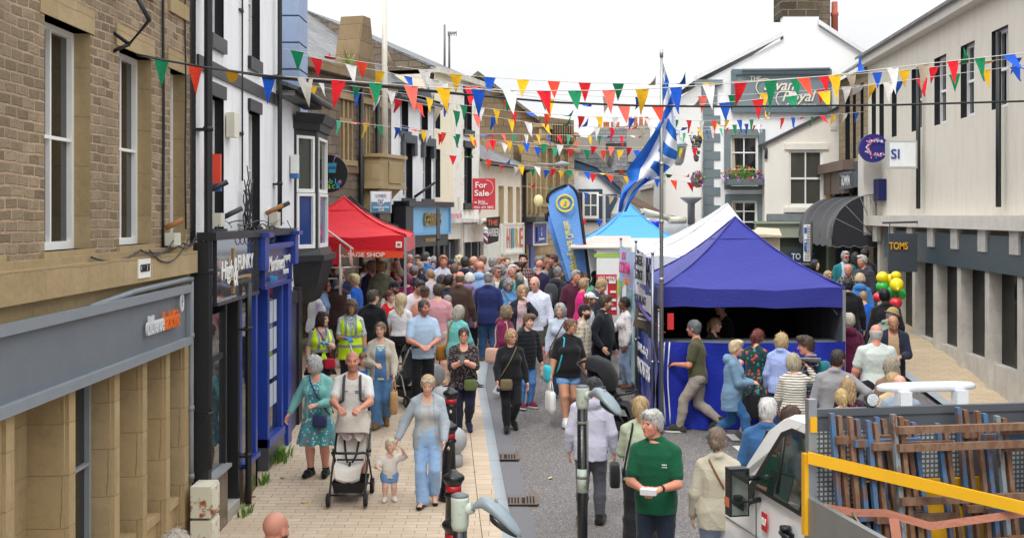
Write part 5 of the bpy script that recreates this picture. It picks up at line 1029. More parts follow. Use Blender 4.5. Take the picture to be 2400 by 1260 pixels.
 flowers('flower_basket',1620,1650,440,400,36.4,'hanging basket of purple and pink flowers at the hotel corner',6,1,'flower basket')
 mb=MB();p=P(1590,380,36.6);mb.lathe([(.08,-.1),(.16,0),(.26,.5),(.3,.52),(.22,.6),(.1,.75),(.05,.78),(.04,.95),(.01,1)],p,6);tag(mb.build('wall_lantern',paint('9ea6a8',.3,.2)),'six sided grey lantern hanging by the hotel corner','lantern')
 mb=MB();rng=random.Random(8);c=P(1632,345,36.5)
 for k in range(60):t=rng.random();a=rng.uniform(0,6.28);rr=(.16*(1-t*.85));mb.ball((c.x+rr*math.cos(a),c.y+rr*math.sin(a),c.z+.35-t*.75),.05,8)
 mb.tube([P(1615,318,36.5),P(1640,322,36.5),P(1634,338,36.5)],.02,5);tag(mb.build('grape_sign',paint('4a463e',.5,.3)),'dark bunch of grapes hanging as an inn sign by the hotel corner','inn sign')
 Ye=36.4;ex=empty('cream_corner_shop',(X(1880,Ye),Ye,gz(Ye)),0,'cream lean to shop with one large sash window and a green grey empty shopfront','building');O2=-Vector(ex.location);V=Wall((X(1780,Ye),Ye),(X(1985,Ye),Ye));wr=V.rect(1849,352,484,1929)
 def E_(mb,n,m,p=None):o=mb.build(n,m,p or ex);o.location=O2 if p is None else (0,0,0);return o
 mb=MB();V.panel(mb,V.hit(1792,400)[0],V.hit(1972,400)[0],1.3,Z(336,Ye),[wr],.15);mb.prism([P(x,y,Ye) for x,y in ((1792,336),(1972,336),(1972,252))],(0,.5,0));V.box(mb,.2,2.6,1.3,Z(340,Ye),-.55,-.2);E_(mb,'wall',render_wall('e6e2d8','cdc8bb',.25,.0))
 mb=MB();mb.prism([P(x,y,Ye-.1) for x,y in ((1786,338),(1972,246),(1972,252),(1786,344))],(0,.6,0));mb.tube([P(1790,340,Ye-.05),P(1796,352,Ye-.05),P(1795,372,Ye-.05)],.05,6);E_(mb,'verge',DGREY)
 mb=MB();a,b,c,e=wr;V.box(mb,a-.14,b+.16,e+.02,e+.2,0,.06);V.box(mb,a-.16,b+.12,c-.17,c-.03,-.1,.12);E_(mb,'lintel',paint('e3dfd4',.7,.2));fr=window(V,wr,ex,WHT,glass('4a4a44',.08),.1,(1,1),.07,meeting=True);fr.location=O2
 mb=MB();V.box(mb,V.hit(1796,500)[0],V.hit(1962,500)[0],Z(517,Ye),Z(501,Ye),0,.2);E_(mb,'lead_flashing',paint('7a8086',.6,.5));SG=paint('9aa48f',.55,.15)
 mb=MB();V.box(mb,V.hit(1768,540)[0],V.hit(1962,540)[0],Z(556,Ye),Z(524,Ye),0,.3);V.box(mb,V.hit(1935,540)[0],V.hit(1962,540)[0],1.3,Z(556,Ye),0,.25);V.box(mb,V.hit(1765,540)[0],V.hit(1965,540)[0],Z(524,Ye),Z(518,Ye),0,.4);V.box(mb,V.hit(1780,540)[0],V.hit(1795,540)[0],1.3,Z(556,Ye),0,.25);V.box(mb,.2,2.3,1.3,2.0,0,.15)
 for k in range(5):u=V.hit(1937,540)[0]+k*.07;V.box(mb,u,u+.03,1.6,Z(560,Ye),.25,.27)
 E_(mb,'shopfront',SG);mb=MB();V.box(mb,V.hit(1795,540)[0],V.hit(1935,540)[0],2.0,Z(556,Ye),.05,.08);E_(mb,'pane',glass('4c524a',.05))
 mb=MB();V.box(mb,V.hit(1845,600)[0],V.hit(1912,600)[0],Z(626,Ye),Z(589,Ye),.09,.12);o=mb.build('letting_sign',paint('28405e',.5));tag(o,'dark blue TO LET board in the empty shop window','letting sign');lettering('TO LET',V.M(V.hit(1878,600)[0],Z(601,Ye),.13),.26,WHT,o,.66);lettering('01200 422000',V.M(V.hit(1878,600)[0],Z(618,Ye),.13),.1,WHT,o,.5)
 mb=MB();V.box(mb,V.hit(1946,300)[0],V.hit(1960,300)[0],Z(305,Ye),Z(295,Ye),.0,.03);tag(mb.build('air_vent',paint('d0ccc2',.6)),'small square air vent high on the cream wall','vent')
hotel()
W3=Wall((9.9,36.4),(8.5,18))
def U3(px,py=500):return W3.hit(px,py)[0]
def zat3(px,py):return W3.hit(px,py)[1]
def right_side():
 n=W3.n
 root=empty('stone_shop_terrace',(0,0,0),0,'coursed stone shop with black window strips above a black canopy on the right','building');u0,u1=U3(1966),U3(2034);ze=zat3(2000,172)
 ws=[(U3(a),U3(b),zat3(2000,372),zat3(2000,205)) for a,b in ((1981,1992),(1999,2006),(2017,2024))]
 mb=MB();W3.panel(mb,u0,u1,zat3(2000,440),ze,ws,.2,0,1);W3.box(mb,u0,u1,1,ze-.02,-6,-.21);mb.build('wall',[stone('a3937a','8f7f66','74664f',.4,.2,.95,1.0,.012,'r1'),BLK],root)
 for r in ws:window(W3,r,root,BLK,glass(),.19,(0,1),.06)
 mb=MB();roof_slab(mb,W3,u0-.1,u1,ze,ze+2.2,3,.3);mb.build('roof',SLATE,root);mb=MB();W3.box(mb,u0,u1,1,zat3(2000,440),-.2,-.05)
 for p in (1968,1985,2005,2030):W3.box(mb,U3(p),U3(p)+.2,1,zat3(2000,440),-.05,.15)
 W3.box(mb,u0,u1,zat3(2000,440),zat3(2000,385),-.1,.3);mb.build('shopfront',paint('4c525a',.45,.2),root);mb=MB();W3.box(mb,u0+.3,u1-.3,1.6,zat3(2000,470),-.04,-.02);mb.build('pane',glass(),root)
 for k,(a,b) in enumerate(((1962,1981),(1980,2005),(2003,2028))):
  mb=MB();W3.box(mb,U3(a),U3(b),zat3(1990,404),zat3(1990,382),.3,.6);W3.box(mb,U3(a)+.1,U3(b)-.1,zat3(1990,455),zat3(1990,404),.28,.42);mb.build('console_bracket',paint('6b5a50',.6,.3),root)
 s=MB_sign(W3,U3(2014),U3(2046),zat3(2030,440),zat3(2030,405),.5,paint('59636a',.4),paint('49525a',.4),'shop_sign',.05);tag(s,'grey shop fascia with white letters above the black canopy','shop sign');lettering('TOWN',W3.M(U3(2027),zat3(2027,423),.53)@Matrix.Diagonal((1,1,1,1)),.45,WHT,s,1.2,name='lettering')
 r2=empty('cream_right_building',(0,0,0),0,'cream and white painted building with tall dark windows at the right edge','building');a0,a1=u1+.02,U3(2034)+26;z2=zat3(2060,120)
 w2=[(U3(a),U3(a)+.5,zat3(2060,330),zat3(2060,200)) for a in (2043,2061,2090)];w2+=[(U3(2090)+k*1.9,U3(2090)+k*1.9+.9,zat3(2060,330),zat3(2060,200)) for k in range(1,10)];w2=[w for w in w2 if w[1]<a1]
 mb=MB();W3.panel(mb,a0,a1,3.6,z2,w2,.18,0,1);W3.box(mb,a0,a1,.5,z2-.02,-6,-.19);mb.build('wall',[render_wall('d2ccbf','aaa396',.4),BLK],r2)
 for r in w2:window(W3,r,r2,WHT,glass(),.17,(1,1),.06,meeting=True)
 mb=MB();roof_slab(mb,W3,a0,a1,z2,z2+2,3,.35);mb.build('roof',SLATE,r2);mb=MB();W3.box(mb,a0,a1,z2-.25,z2,-.1,.25);W3.box(mb,a0,a1,3.5,3.75,0,.4);W3.box(mb,U3(2052),U3(2066),zat3(2060,550),zat3(2060,360),0,.45);mb.build('cornice',paint('cdc8bf',.6,.3),r2)
 mb=MB();W3.box(mb,a0,a1,.4,3.5,-.15,-.05)
 for k in range(15):W3.box(mb,a0+.3+k*1.7,a0+.55+k*1.7,.4,3.5,-.05,.2);W3.box(mb,a0+.2+k*1.7,a0+.65+k*1.7,3.1,3.5,.2,.3)
 W3.box(mb,a0,a1,.4,1.1,-.04,.12);mb.build('shopfront',paint('c4c0b8',.5,.5),r2);mb=MB();W3.box(mb,a0+3,a1,2.75,3.4,.2,.26);mb.build('fascia',paint('3a4a52',.4,.2),r2);mb=MB()
 for u in (a0+5.6,a0+11):mb=MB();mb.tube([W3.pt(u,z,.12) for z in (3.9,5,7)],.05,8);mb.build('drainpipe',BLK,r2);mb=MB();W3.box(mb,a0+.4,a1,1.1,3.2,-.045,-.02);mb.build('pane',glass(),r2);mb=MB();W3.box(mb,U3(2066),U3(2078),zat3(2070,470),zat3(2070,420),0,.2);mb.build('side_sign',paint('2a2f74',.4),r2)
 chimney(r2,(W3.pt(a0+2,0,-2).x,W3.pt(a0+2,0,-2).y),.7,.7,z2+.5,zat3(2090,85),DARKST,2,'c0623c')
 rows=[];N=8;pa,pb=U3(1972),U3(2066);ztop,zbot=zat3(2020,458),zat3(2010,556);
 for k in range(N+1):
  a=k/N*math.pi/2;rows.append([W3.pt(pa+(pb-pa)*j/6,zbot+(ztop-zbot)*math.cos(a)**.8,.1+1.15*math.sin(a)) for j in range(7)])
 mb=MB();mb.grid(rows);
 for e in (0,6):
  c=W3.pt(pa if e==0 else pb,zbot,.1)
  for k in range(N):mb.face([c,rows[k][e],rows[k+1][e]])
 val=[]
 for j in range(25):p=W3.pt(pa+(pb-pa)*j/24,zbot,1.25);val.append((p,p-Vector((0,0,.16+.05*abs(math.sin(j*math.pi/4))))))
 mb.grid([[v[0] for v in val],[v[1] for v in val]]);val=[(W3.pt(pb,zbot,.1+1.15*j/16),W3.pt(pb,zbot-.16-.05*abs(math.sin(j*math.pi/4)),.1+1.15*j/16)) for j in range(17)];mb.grid([[v[0] for v in val],[v[1] for v in val]])
 o=mb.build('shop_canopy',cloth('2b2c31'));tag(o,'black dutch blind canopy with a scalloped white edged valance','canopy');mb=MB();
 for j in (0,2,4,6):mb.tube([r[j] for r in rows],.012,5)
 for k in (2,4,6):mb.tube([W3.pt(pb+.005,zbot,.1),rows[k][6]],.012,5)
 mb.tube([v[1] for v in val],.01,4);mb.build('piping',paint('6a6c72',.6),o)
 c=P(2048,347,30.0);r=33.5*30/FPX;mb=MB();mb.prism([c+Vector((r*math.cos(a),0,r*math.sin(a))) for a in [k*2*math.pi/40 for k in range(40)]],(0,.12,0));o=mb.build('round_sign',paint('27237a',.4));tag(o,'round dark blue charity shop sign with a C made of coloured dots','shop sign');rng=random.Random(12);mb=MB();
 for k in range(190):
  a=rng.uniform(.65,5.65);rr=r*(rng.gauss(.55,.065));
  if a>2.2 and a<4.2:rr*=rng.uniform(1,1.25)
  q=c+Vector((rr*math.cos(a)+.06,-.004-.0004*k,rr*math.sin(a)));s_=rng.uniform(.008,.022);mb.prism([q+Vector((s_*math.cos(b),0,s_*math.sin(b))) for b in [j*math.pi/4 for j in range(8)]],(0,-.004,0),rng.choice((0,0,1,1,2)))
 mb.build('dots',[paint('e6e6ee',.5),paint('d81e6a',.5),paint('4fb4e4',.5)],o)
 a,b=P(2081,395,26.5),P(2150,330,26.5);mb=MB();mb.box((a.x,26.5,a.z),(b.x,26.7,b.z));o=mb.build('projecting_sign',paint('aeb2b0',.4));tag(o,'white projecting light box sign with blue letters at the right edge','shop sign');mb=MB();mb.box((a.x+.04,26.49,a.z+.04),(b.x-.04,26.5,b.z-.04));mb.build('face_panel',paint('e4e8ea',.3),o);lettering('SI',Matrix.Translation(P(2099,362,26.47)),.3,paint('23358a',.4),o,.19)
 a,b=P(2083,637,25.5),P(2150,547,25.5);mb=MB();mb.box((a.x,25.5,a.z),(b.x,25.56,b.z));mb.tube([P(2068,522,25.55),P(2150,520,25.55)],.025,6);mb.tube([P(2085,522,25.55),P(2085,547,25.55)],.01,5);o=mb.build('hanging_sign',paint('3d444b',.5));tag(o,'dark grey hanging sign with yellow TOMS lettering','shop sign');lettering('TOMS',Matrix.Translation(P(2106,577,25.47)),.22,paint('e8a91e',.5),o,.4)
 mb=MB();W3.box(mb,U3(1958),U3(1975),zat3(1966,480),zat3(1966,458),.3,.35);tag(mb.build('notice_board',paint('b08a3c',.6)),'small ochre board fixed under the stone shop brackets','board')
right_side()
PEN={'g':cloth('0d7a4e'),'r':cloth('d81e2c'),'o':cloth('e8452c'),'c':cloth('e86a5c'),'y':cloth('e8b41c'),'b':cloth('1450b8'),'w':cloth('dedcd8'),'t':cloth('b8a894'),'m':cloth('3cb890')}
CORD=paint('c9c6be',.7)
def path3(pts):
 q=[P(*p) for p in pts];L=[0]
 for a,b in zip(q[:-1],q[1:]):L.append(L[-1]+(b-a).length)
 def at(s):
  for i in range(len(q)-1):
   if s<=L[i+1] or i==len(q)-2:t=(s-L[i])/max(L[i+1]-L[i],1e-6);return q[i].lerp(q[i+1],t),(q[i+1]-q[i]).normalized()
 return at,L[-1]
def bunting(label,pts,seq,gap,w,h,seed,wind=.25):
 rng=random.Random(seed);at,L=path3(pts);o0=at(0)[0]
 mb=MB();n=max(30,int(L/.25));mb.tube([at(L*k/n)[0] for k in range(n+1)],.0045,4);root=mb.build('bunting',CORD,origin=tuple(o0));tag(root,label,'bunting',None)
 s,k=gap*.6,0
 while s<L-w:
  p,d=at(s);ww=w*rng.uniform(.92,1.05);hh=h*rng.uniform(.9,1.05);nrm=Vector((-d.y,d.x,0)).normalized();tw=rng.gauss(0,wind);flip=rng.random()<.18*min(1,wind/.25);sk=rng.gauss(.05,.16)*ww
  rows=[];swing=rng.gauss(.0,.25)+(rng.choice((-1,1))*rng.uniform(.9,2.0) if flip else 0);cu=rng.uniform(-.25,.25)
  for i in range(6):
   f=i/5;hw=ww/2*(1-f);dn=hh*f;ang=swing*(.6+.6*f);c=p+Vector((0,0,-1))*dn*math.cos(ang)+nrm*dn*math.sin(ang)+d*sk*f;row=[]
   for j in range(4):
    e=(j/3-.5)*2;row.append(c+d*hw*e*math.cos(tw*f)+nrm*(hw*e*math.sin(tw*f)+cu*ww*(1-e*e)*.4*f+.012*math.sin(e*3+f*5)))
   rows.append(row)
  b=MB();b.grid([[v-o0 for v in r] for r in rows]);b.build('pennant',PEN[seq[k%len(seq)]],root);k+=1;s+=gap*rng.uniform(.93,1.07)
 return root
bunting('nearest string of large pennants hung below the thick black cable',[(326,132,11.5),(445,152,11.7),(640,178,11.9),(820,190,12),(1000,204,12.1),(1130,210,12.2),(1265,213,12.3),(1415,212,12.4),(1545,207,12.5),(1665,199,12.6),(1805,189,12.7),(1950,177,12.8),(2105,157,12.9),(2440,120,13.2),(2945,60,13.4)],'goybwrgcybwrgcybwrgoybwtrgb',.345,.15,.29,1)
bunting('string of pennants tied to the top corner of the white building',[(650,112,18.1),(750,129,18.3),(870,149,18.4),(960,160,18.5),(1090,177,18.6),(1230,187,18.7),(1370,194,18.8),(1510,197,18.9),(1650,195,19),(1760,190,19.1),(1900,181,19.3),(2105,166,19.6),(2440,130,20)],'grotwybyorgtbyrogrtbyrgybr',.5,.2,.3,2)
bunting('second string from the white building corner crossing the sky',[(690,127,18.6),(790,146,19),(840,157,19.2),(960,180,20),(1090,200,20.5),(1230,217,21),(1400,226,21.5),(1560,228,22),(1740,222,22.5),(1900,212,23),(2060,196,23.5),(2235,174,24.2)],'rwybwrogytbrcgyw',.62,.21,.31,3)
bunting('string passing just under the black cable towards the hotel board',[(697,190,19.2),(770,194,20),(890,210,21),(990,226,21.5),(1060,243,22),(1190,260,23),(1350,272,24),(1540,279,25),(1650,283,26),(1760,280,27),(1920,272,29),(2025,262,30)],'bwtgrwoybgwyrbogryw',.42,.19,.27,4)
bunting('string of small pennants from the bay window to the hotel gable',[(775,282,20.8),(870,292,22),(990,305,23),(1090,316,24),(1190,314,25.5),(1300,316,27),(1400,318,28.5),(1510,318,30),(1600,312,32),(1700,300,34),(1790,292,36)],'mcygbrwogybrcmwybr',.43,.17,.25,5)
bunting('string of small pennants crossing in front of the tall stone gable',[(925,290,30.5),(1010,310,31),(1120,328,32),(1250,344,33),(1400,352,34),(1520,352,34.5),(1650,345,35.5)],'byrgocwybmrgoybw',.52,.22,.3,6)
bunting('string of far pennants running past the gothic front',[(1035,362,33),(1140,372,33.5),(1210,386,34),(1330,398,35),(1430,408,35.5),(1540,405,36),(1650,418,36.4)],'rgobywrgbyoc',.55,.24,.3,7,.5)
bunting('lower string of far pennants above the blue feather flags',[(1120,378,36),(1230,394,37),(1350,403,38),(1450,412,38),(1560,420,37),(1648,432,36.5)],'orwgbytroygb',.55,.24,.3,8,.5)
bunting('short string of pennants in front of the white cottage',[(1222,436,40),(1290,442,40),(1360,450,41),(1440,460,42),(1480,470,42)],'rgyrbwtby',.6,.26,.32,9,.4)
bunting('loose low string of pennants beside the cottage window',[(1345,512,42),(1385,514,42),(1430,514,42),(1470,512,42)],'rbwrgoy',.55,.25,.3,10,.4)
bunting('string swinging from the bay roof towards the hotel window',[(700,197,20),(900,226,21.5),(1080,262,23),(1260,290,24.5),(1450,300,26),(1650,298,28),(1800,286,30)],'ygbwrotgcbyw',.5,.21,.29,21)
bunting('string of pennants crossing the sky just behind the thick black cable',[(960,176,17),(1150,214,17.4),(1350,239,17.8),(1500,249,18),(1660,244,18.2),(1850,226,18.6),(2110,190,19),(2420,150,19.5)],'wrgybcotbrgyw',.56,.21,.31,22)
bunting('far string of pennants below the chimney pots',[(1130,326,30),(1300,339,30.5),(1480,346,31),(1640,341,31.5)],'rybgworc',.45,.2,.28,23)
mb=MB()
def wire(mb,pts,r):at,L=path3(pts);n=40;mb.tube([at(L*k/n)[0] for k in range(n+1)],r,6)
wire(mb,[(320,128,11.3),(445,153,11.6),(640,180,11.9),(900,201,12.1),(1100,222,12.3),(1300,240,12.5),(1500,248,12.6),(1700,250,12.7),(2105,246,13),(2440,236,13.3),(2945,215,13.5)],.012)
wire(mb,[(320,131,11.3),(640,184,11.9),(900,205,12.1),(1100,224,12.3)],.008)
tag(mb.build('overhead_cable',paint('17181a',.5,.1)),'thick black overhead cable crossing the whole street','cable')
mb=MB();wire(mb,[(560,62,16.6),(585,48,16.7),(600,20,16.8),(606,-20,16.9)],.008);tag(mb.build('loose_wire',BLK),'thin loose wire curving up the white wall between its windows','cable')
def gazebo(name,label,x0,x1,y0,y1,zv,ze,zp,m,wall_m=None,walls=(),sag=.12,leg_m=None,legs=True,zpx=None,zpy=None):
 cx,cy=(x0+x1)/2,(y0+y1)/2;g=gz(cy);root=empty(name,(cx,cy,g),0,label,'market canopy');off=Vector((cx,cy,g));lm=leg_m or metalm('b4b8bc',.35)
 def B(mb,n,mm,p=None):o=mb.build(n,mm,p or root);o.location=-off if p is None else (0,0,0);return o
 C4=[Vector((x0,y0,ze)),Vector((x1,y0,ze)),Vector((x1,y1,ze)),Vector((x0,y1,ze))];pk=Vector((zpx or cx,zpy or cy,zp));mb=MB();N=10
 for i in range(4):
  a,b=C4[i],C4[(i+1)%4];rows=[]
  for k in range(N+1):
   f=k/N;e=lambda p:p.lerp(pk,f);row=[]
   for j in range(9):
    s=j/8;q=e(a).lerp(e(b),s);dz=-sag*(math.sin(math.pi*f)*(1-.25*math.sin(math.pi*s)))-.05*math.sin(math.pi*s)*(1-f)+.012*math.sin(s*17+f*9+i)*(1-f)+.008*math.sin(s*7-f*23+i*2);row.append(q+Vector((0,0,dz)))
   rows.append(row)
  mb.grid(rows)
  top=rows[0];out=(a+b)/2-Vector((cx,cy,ze));out.z=0;out.normalize();vr=[]
  for k in range(5):f=k/4;vr.append([p+Vector((0,0,-(ze-zv)*f+.05*f*math.sin(math.pi*j/8)))+out*(.012+.014*math.sin(j*2.1+f*3+i)) for j,p in enumerate(top)])
  mb.grid(vr)
 B(mb,'canopy',m)
 mb=MB()
 for c in C4:mb.tube([c.lerp(pk,f)+Vector((0,0,-sag*math.sin(math.pi*f)+.012)) for f in np.linspace(0,1,9)],.014,5)
 for i in range(4):
  a,b=C4[i].lerp(pk,.74),C4[(i+1)%4].lerp(pk,.74);mb.tube([a.lerp(b,s)+Vector((0,0,-sag*math.sin(math.pi*.74)*(1-.25*math.sin(math.pi*s))+.006-.014*math.sin(math.pi*s))) for s in np.linspace(0,1,7)],.008,5)
 B(mb,'seam',m)
 if legs:
  for i,c in enumerate(C4):h=gz(c.y);mb=MB();mb.box((c.x-.025,c.y-.025,h),(c.x+.025,c.y+.025,ze-.05));mb.box((c.x-.06,c.y-.06,h),(c.x+.06,c.y+.06,h+.02));B(mb,'leg',lm)
  mb=MB();C5=[c.lerp(Vector((cx,cy,ze)),.05) for c in C4]
  for i in (1,2,3):a,b=C5[i],C5[(i+1)%4];mm_=(a+b)/2;d=Vector((0,0,.45));mb.tube([a-Vector((0,0,.1)),mm_-d],.014,4);mb.tube([mm_-Vector((0,0,.1)),a.lerp(b,.02)-d],.014,4);mb.tube([b-Vector((0,0,.1)),mm_-d],.014,4)
  B(mb,'scissor_frame',lm)
 for i in walls:
  a,b=C4[i],C4[(i+1)%4];mb=MB();rows=[];out=(a+b)/2-Vector((cx,cy,ze));out.z=0;out.normalize()
  for k in range(9):f=k/8;rows.append([a.lerp(b,j/24)+out*(.02*math.sin(j*1.3+i)*f-.03)+Vector((0,0,-(ze-.03-gz(a.lerp(b,j/24).y))*f)) for j in range(25)])
  mb.grid(rows);B(mb,'side_wall',wall_m or m)
 return root,B
BLUE=cloth('31358a',rough=.8);SHADED_BLUE=cloth('10153c');BLUE2=cloth('1b2c9c',rough=.45)  # side wall blue is darkened: the tent's inner shade put into the colour
gb,GB=gazebo('blue_gazebo','big royal blue market gazebo with a blue counter skirt and dark inside',2.42,5.36,19.3,22.4,2.27,2.6,3.72,BLUE,SHADED_BLUE,(1,2,3))
def skirt(B,x0,y0,x1,y1,zt,m,name='counter_skirt',wave=.035,seams=()):
 a,b=Vector((x0,y0,0)),Vector((x1,y1,0));u=(b-a).normalized();nn=Vector((u.y,-u.x,0));mb=MB();rows=[]
 for k in range(15):
  f=k/14;row=[]
  for j in range(61):
   p=a.lerp(b,j/60);s=j/60;w_=wave*f*(math.sin(s*31)+.6*math.sin(s*53+1))+.02*math.sin(s*9+f*6)+.012*math.sin(s*21-f*13);row.append(p+nn*(w_+.05)+Vector((0,0,zt+(gz(p.y)-zt)*f-.03*math.sin(math.pi*s)*(1-f))))
  rows.append(row)
 mb.grid(rows);return B(mb,name,m)
sk=skirt(GB,2.36,19.27,5.36,19.27,1.73,BLUE2);skirt(GB,2.36,22.2,2.36,19.27,1.73,BLUE2)
mb=MB()
for x in (2.44,2.52):mb.tube([(x+.02*math.sin(z*4),19.18,z) for z in np.linspace(.4,1.72,8)],.012,5)
GB(mb,'white_piping',paint('e0e2ea',.6))
mb=MB();mb.box((2.5,19.35,1.66),(5.3,20.0,1.7));GB(mb,'counter',paint('7a7f88',.5));mb=MB();mb.box((2.5,22.2,1.0),(5.3,22.25,2.55));GB(mb,'back_shade_sheet',paint('0b0c14',.9,.1))  # near-black sheet at the back paints in the shade inside the gazebo
mb=MB();mb.box((3.0,20.2,.4),(3.5,20.8,1.5));mb.box((4.2,21,.4),(5.1,21.6,1.6));GB(mb,'equipment',paint('2a2c30',.4))
o=tag(lettering('McLAMASTH',Matrix.Identity(4),.1,WHT,None),None)
bpy.data.objects.remove(o)
def banner(name,label,A,B_,zt,zb,m,cat='banner',wav=.03,n=14):
 mb=MB();rows=[];d=(B_-A);nn=Vector((d.y,-d.x,0)).normalized();zt=zt if hasattr(zt,'__len__') else (zt,zt);zb=zb if hasattr(zb,'__len__') else (zb,zb)
 for k in range(9):
  f=k/8;rows.append([A.lerp(B_,j/n)*1+nn*(wav*math.sin(j*.9+f*2))+Vector((0,0,(zt[0]+(zt[1]-zt[0])*j/n)*(1-f)+(zb[0]+(zb[1]-zb[0])*j/n)*f-.06*math.sin(math.pi*j/n)*(1-f))) for j in range(n+1)])
 mb.grid(rows);o=mb.build(name,m);return tag(o,label,cat)
def on_line(A,B_,s,z,d=.05):
 u=(B_-A).normalized();nn=Vector((u.y,-u.x,0));p=A.lerp(B_,s)+nn*d;M=Matrix.Identity(4)
 for i in range(3):M[i][0]=u[i];M[i][1]=-nn[i];M[i][2]=(0,0,1)[i];M[i][3]=(p+Vector((0,0,z)))[i]
 return M
SA,SB,SC_=Vector((2.06,22.6,0)),Vector((2.2,21.2,0)),Vector((2.29,19.45,0))
def blueprint():
 t=NT('printed_blue');n=t.noise(t.coord(),3,6,.7);return t.out(t.mix(t.ramp(n,[(.4,(0,0,0)),(.65,(1,1,1))]),lin('232f8c'),lin('3f6fd0')),.4)
b1=banner('stall_banner','blue printed banner with white Lancasters lettering at the gazebo side',Vector((2.3,21.6,0)),Vector((2.34,19.5,0)),1.72,(.62,.42),blueprint());lettering('LANCASTERS',on_line(Vector((2.3,21.6,0)),Vector((2.34,19.5,0)),.52,1.12,.08),.36,WHT,b1,1.8);lettering('BAR-B-Q',on_line(Vector((2.3,21.6,0)),Vector((2.34,19.5,0)),.52,1.45,.08),.2,WHT,b1,1.3)
b2=banner('stall_banner','pale blue banner with pink hand lettering hung between two metal posts',SA,SB,(3.24,3.1),(2.52,2.36),cloth('a9bfe6'));pk_=paint('d8357e',.6)
lettering('HOT',on_line(SA,SB,.42,3.0,.06),.2,pk_,b2,.35);lettering('I SCREAM',on_line(SA,SB,.45,2.78,.06),.3,pk_,b2,1.0);lettering('BAR',on_line(SA,SB,.62,2.55,.06),.2,paint('e07a3c',.6),b2,.4)
t=NT('gingham_edge');v=t.coord();ch_=t.n('ShaderNodeTexChecker',Vector=v,Color1=lin('3f4788')+(1,),Color2=lin('c9cad4')+(1,),Scale=7.5);b3=banner('stall_banner','white banner with blue gingham edges and black brush lettering',SB+Vector((0,.0,0)),SC_,(3.22,3.05),(2.66,2.5),t.out(ch_.outputs[0],.8));mb=MB();
mb.grid([[(SB.lerp(SC_,s)+Vector((-.055,0,z)))[:] for s in np.linspace(.2,.8,8)] for z in (3.1,2.95,2.75,2.6)]);mb.build('lettered_panel',cloth('d6d6dc'),b3);ik_=paint('2a2c36',.7);lettering('GREEK',on_line(SB,SC_,.5,2.98,.09),.24,ik_,b3,.75,.15);lettering('GYROS',on_line(SB,SC_,.5,2.74,.09),.24,ik_,b3,.75,.15)
b4=banner('stall_banner','white fringed cloth sign with purple edge drooping between the posts',SB+Vector((.02,0,0)),SC_+Vector((.02,0,0)),(2.58,2.42),(2.3,2.02),cloth('d9d6dc'));lettering('SOUVLAKI',on_line(SB,SC_,.5,2.32,.07),.2,ik_,b4,1.2,.2);mb=MB();mb.tube([(SB.lerp(SC_,s)+Vector((-.0,0,2.3-.28*s-.05*math.sin(math.pi*s))))[:] for s in np.linspace(0,1,10)],.03,6);mb.build('edging',cloth('57489a'),b4)
b5=banner('stall_sheet','translucent pale teal weather sheet hanging below the pink lettered banner',SA.lerp(SB,.35)+Vector((.02,0,0)),SB+Vector((.05,0,0)),2.45,(.9,.6),None,'sheet');tq=NT('clear_vinyl');tq.b.inputs['Transmission Weight'].default_value=.55;b5.data.materials.clear();b5.data.materials.append(tq.out(lin('9ad0dc'),.35))
rt=empty('banner_frame',tuple(SB.lerp(SC_,.5))[:2]+(gz(20.5),),0,'frame of grey metal posts carrying the stall banners','post frame');off=Vector(rt.location)
for p,zt in ((SA,3.3),(SB,3.28),(SC_,3.12),(SA+Vector((.12,-.05,0)),2.6),(SB+Vector((.06,.1,0)),2.9),(SC_+Vector((.1,-.02,0)),2.2)):
 mb=MB();z=gz(p.y);mb.tube([(p.x,p.y,z),(p.x,p.y,zt)],.024,8);mb.tube([(p.x,p.y,zt),(p.x,p.y,zt+.03)],.03,8);mb.tube([(p.x,p.y,z+1.0),(p.x,p.y,z+1.06)],.036,8);mb.box((p.x-.07,p.y-.07,z),(p.x+.07,p.y+.07,z+.015));o=mb.build('post',metalm('8f949a',.4),rt);o.location=-off
mb=MB();mb.tube([(2.32,19.4,2.0),(2.45,19.15,2.02),(2.32,19.4,1.9),(2.46,19.15,1.88)],.008,5);mb.tube([(2.32,19.4,1.62),(2.45,19.15,1.66),(2.32,19.4,1.55)],.008,5);o=mb.build('bungee_cord',paint('b8502a',.6),rt);o.location=-off
mb=MB();mb.box((2.3,21.0,0),(2.36,21.04,0));M=Matrix.Translation((2.27,20.75,2.0))@Matrix.Rotation(R(14),4,'Y');mb=MB();mb.box((-.13,-.01,-.2),(.13,.01,.2),0,M);o=mb.build('menu_card',paint('6b5b4f',.6));tag(o,'small brown menu card hanging at an angle from the banner posts','menu card');mb=MB();
for z in (.1,.02,-.06):mb.box((-.08,-.014,z),(.08,-.0105,z+.025),0,M)
mb.build('lettering',WHT,o)
mb=MB();mb.box((2.5,19.2,1.92),(2.6,19.23,2.18));o=mb.build('fire_notice',paint('c8282c',.5));tag(o,'small red notice tied inside the corner of the blue gazebo','notice')
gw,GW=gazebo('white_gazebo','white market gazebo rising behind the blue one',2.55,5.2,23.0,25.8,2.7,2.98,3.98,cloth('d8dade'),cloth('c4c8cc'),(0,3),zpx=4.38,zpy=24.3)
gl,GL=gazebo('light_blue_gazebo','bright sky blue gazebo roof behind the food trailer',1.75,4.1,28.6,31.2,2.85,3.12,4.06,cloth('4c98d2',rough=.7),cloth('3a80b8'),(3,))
gr,GR_=gazebo('red_gazebo','bright red gazebo with an orange SAUSAGE SHOP strip',-4.95,-2.16,24.2,26.3,3.02,3.36,4.14,cloth('d01828',rough=.6),cloth('b01a24'),())
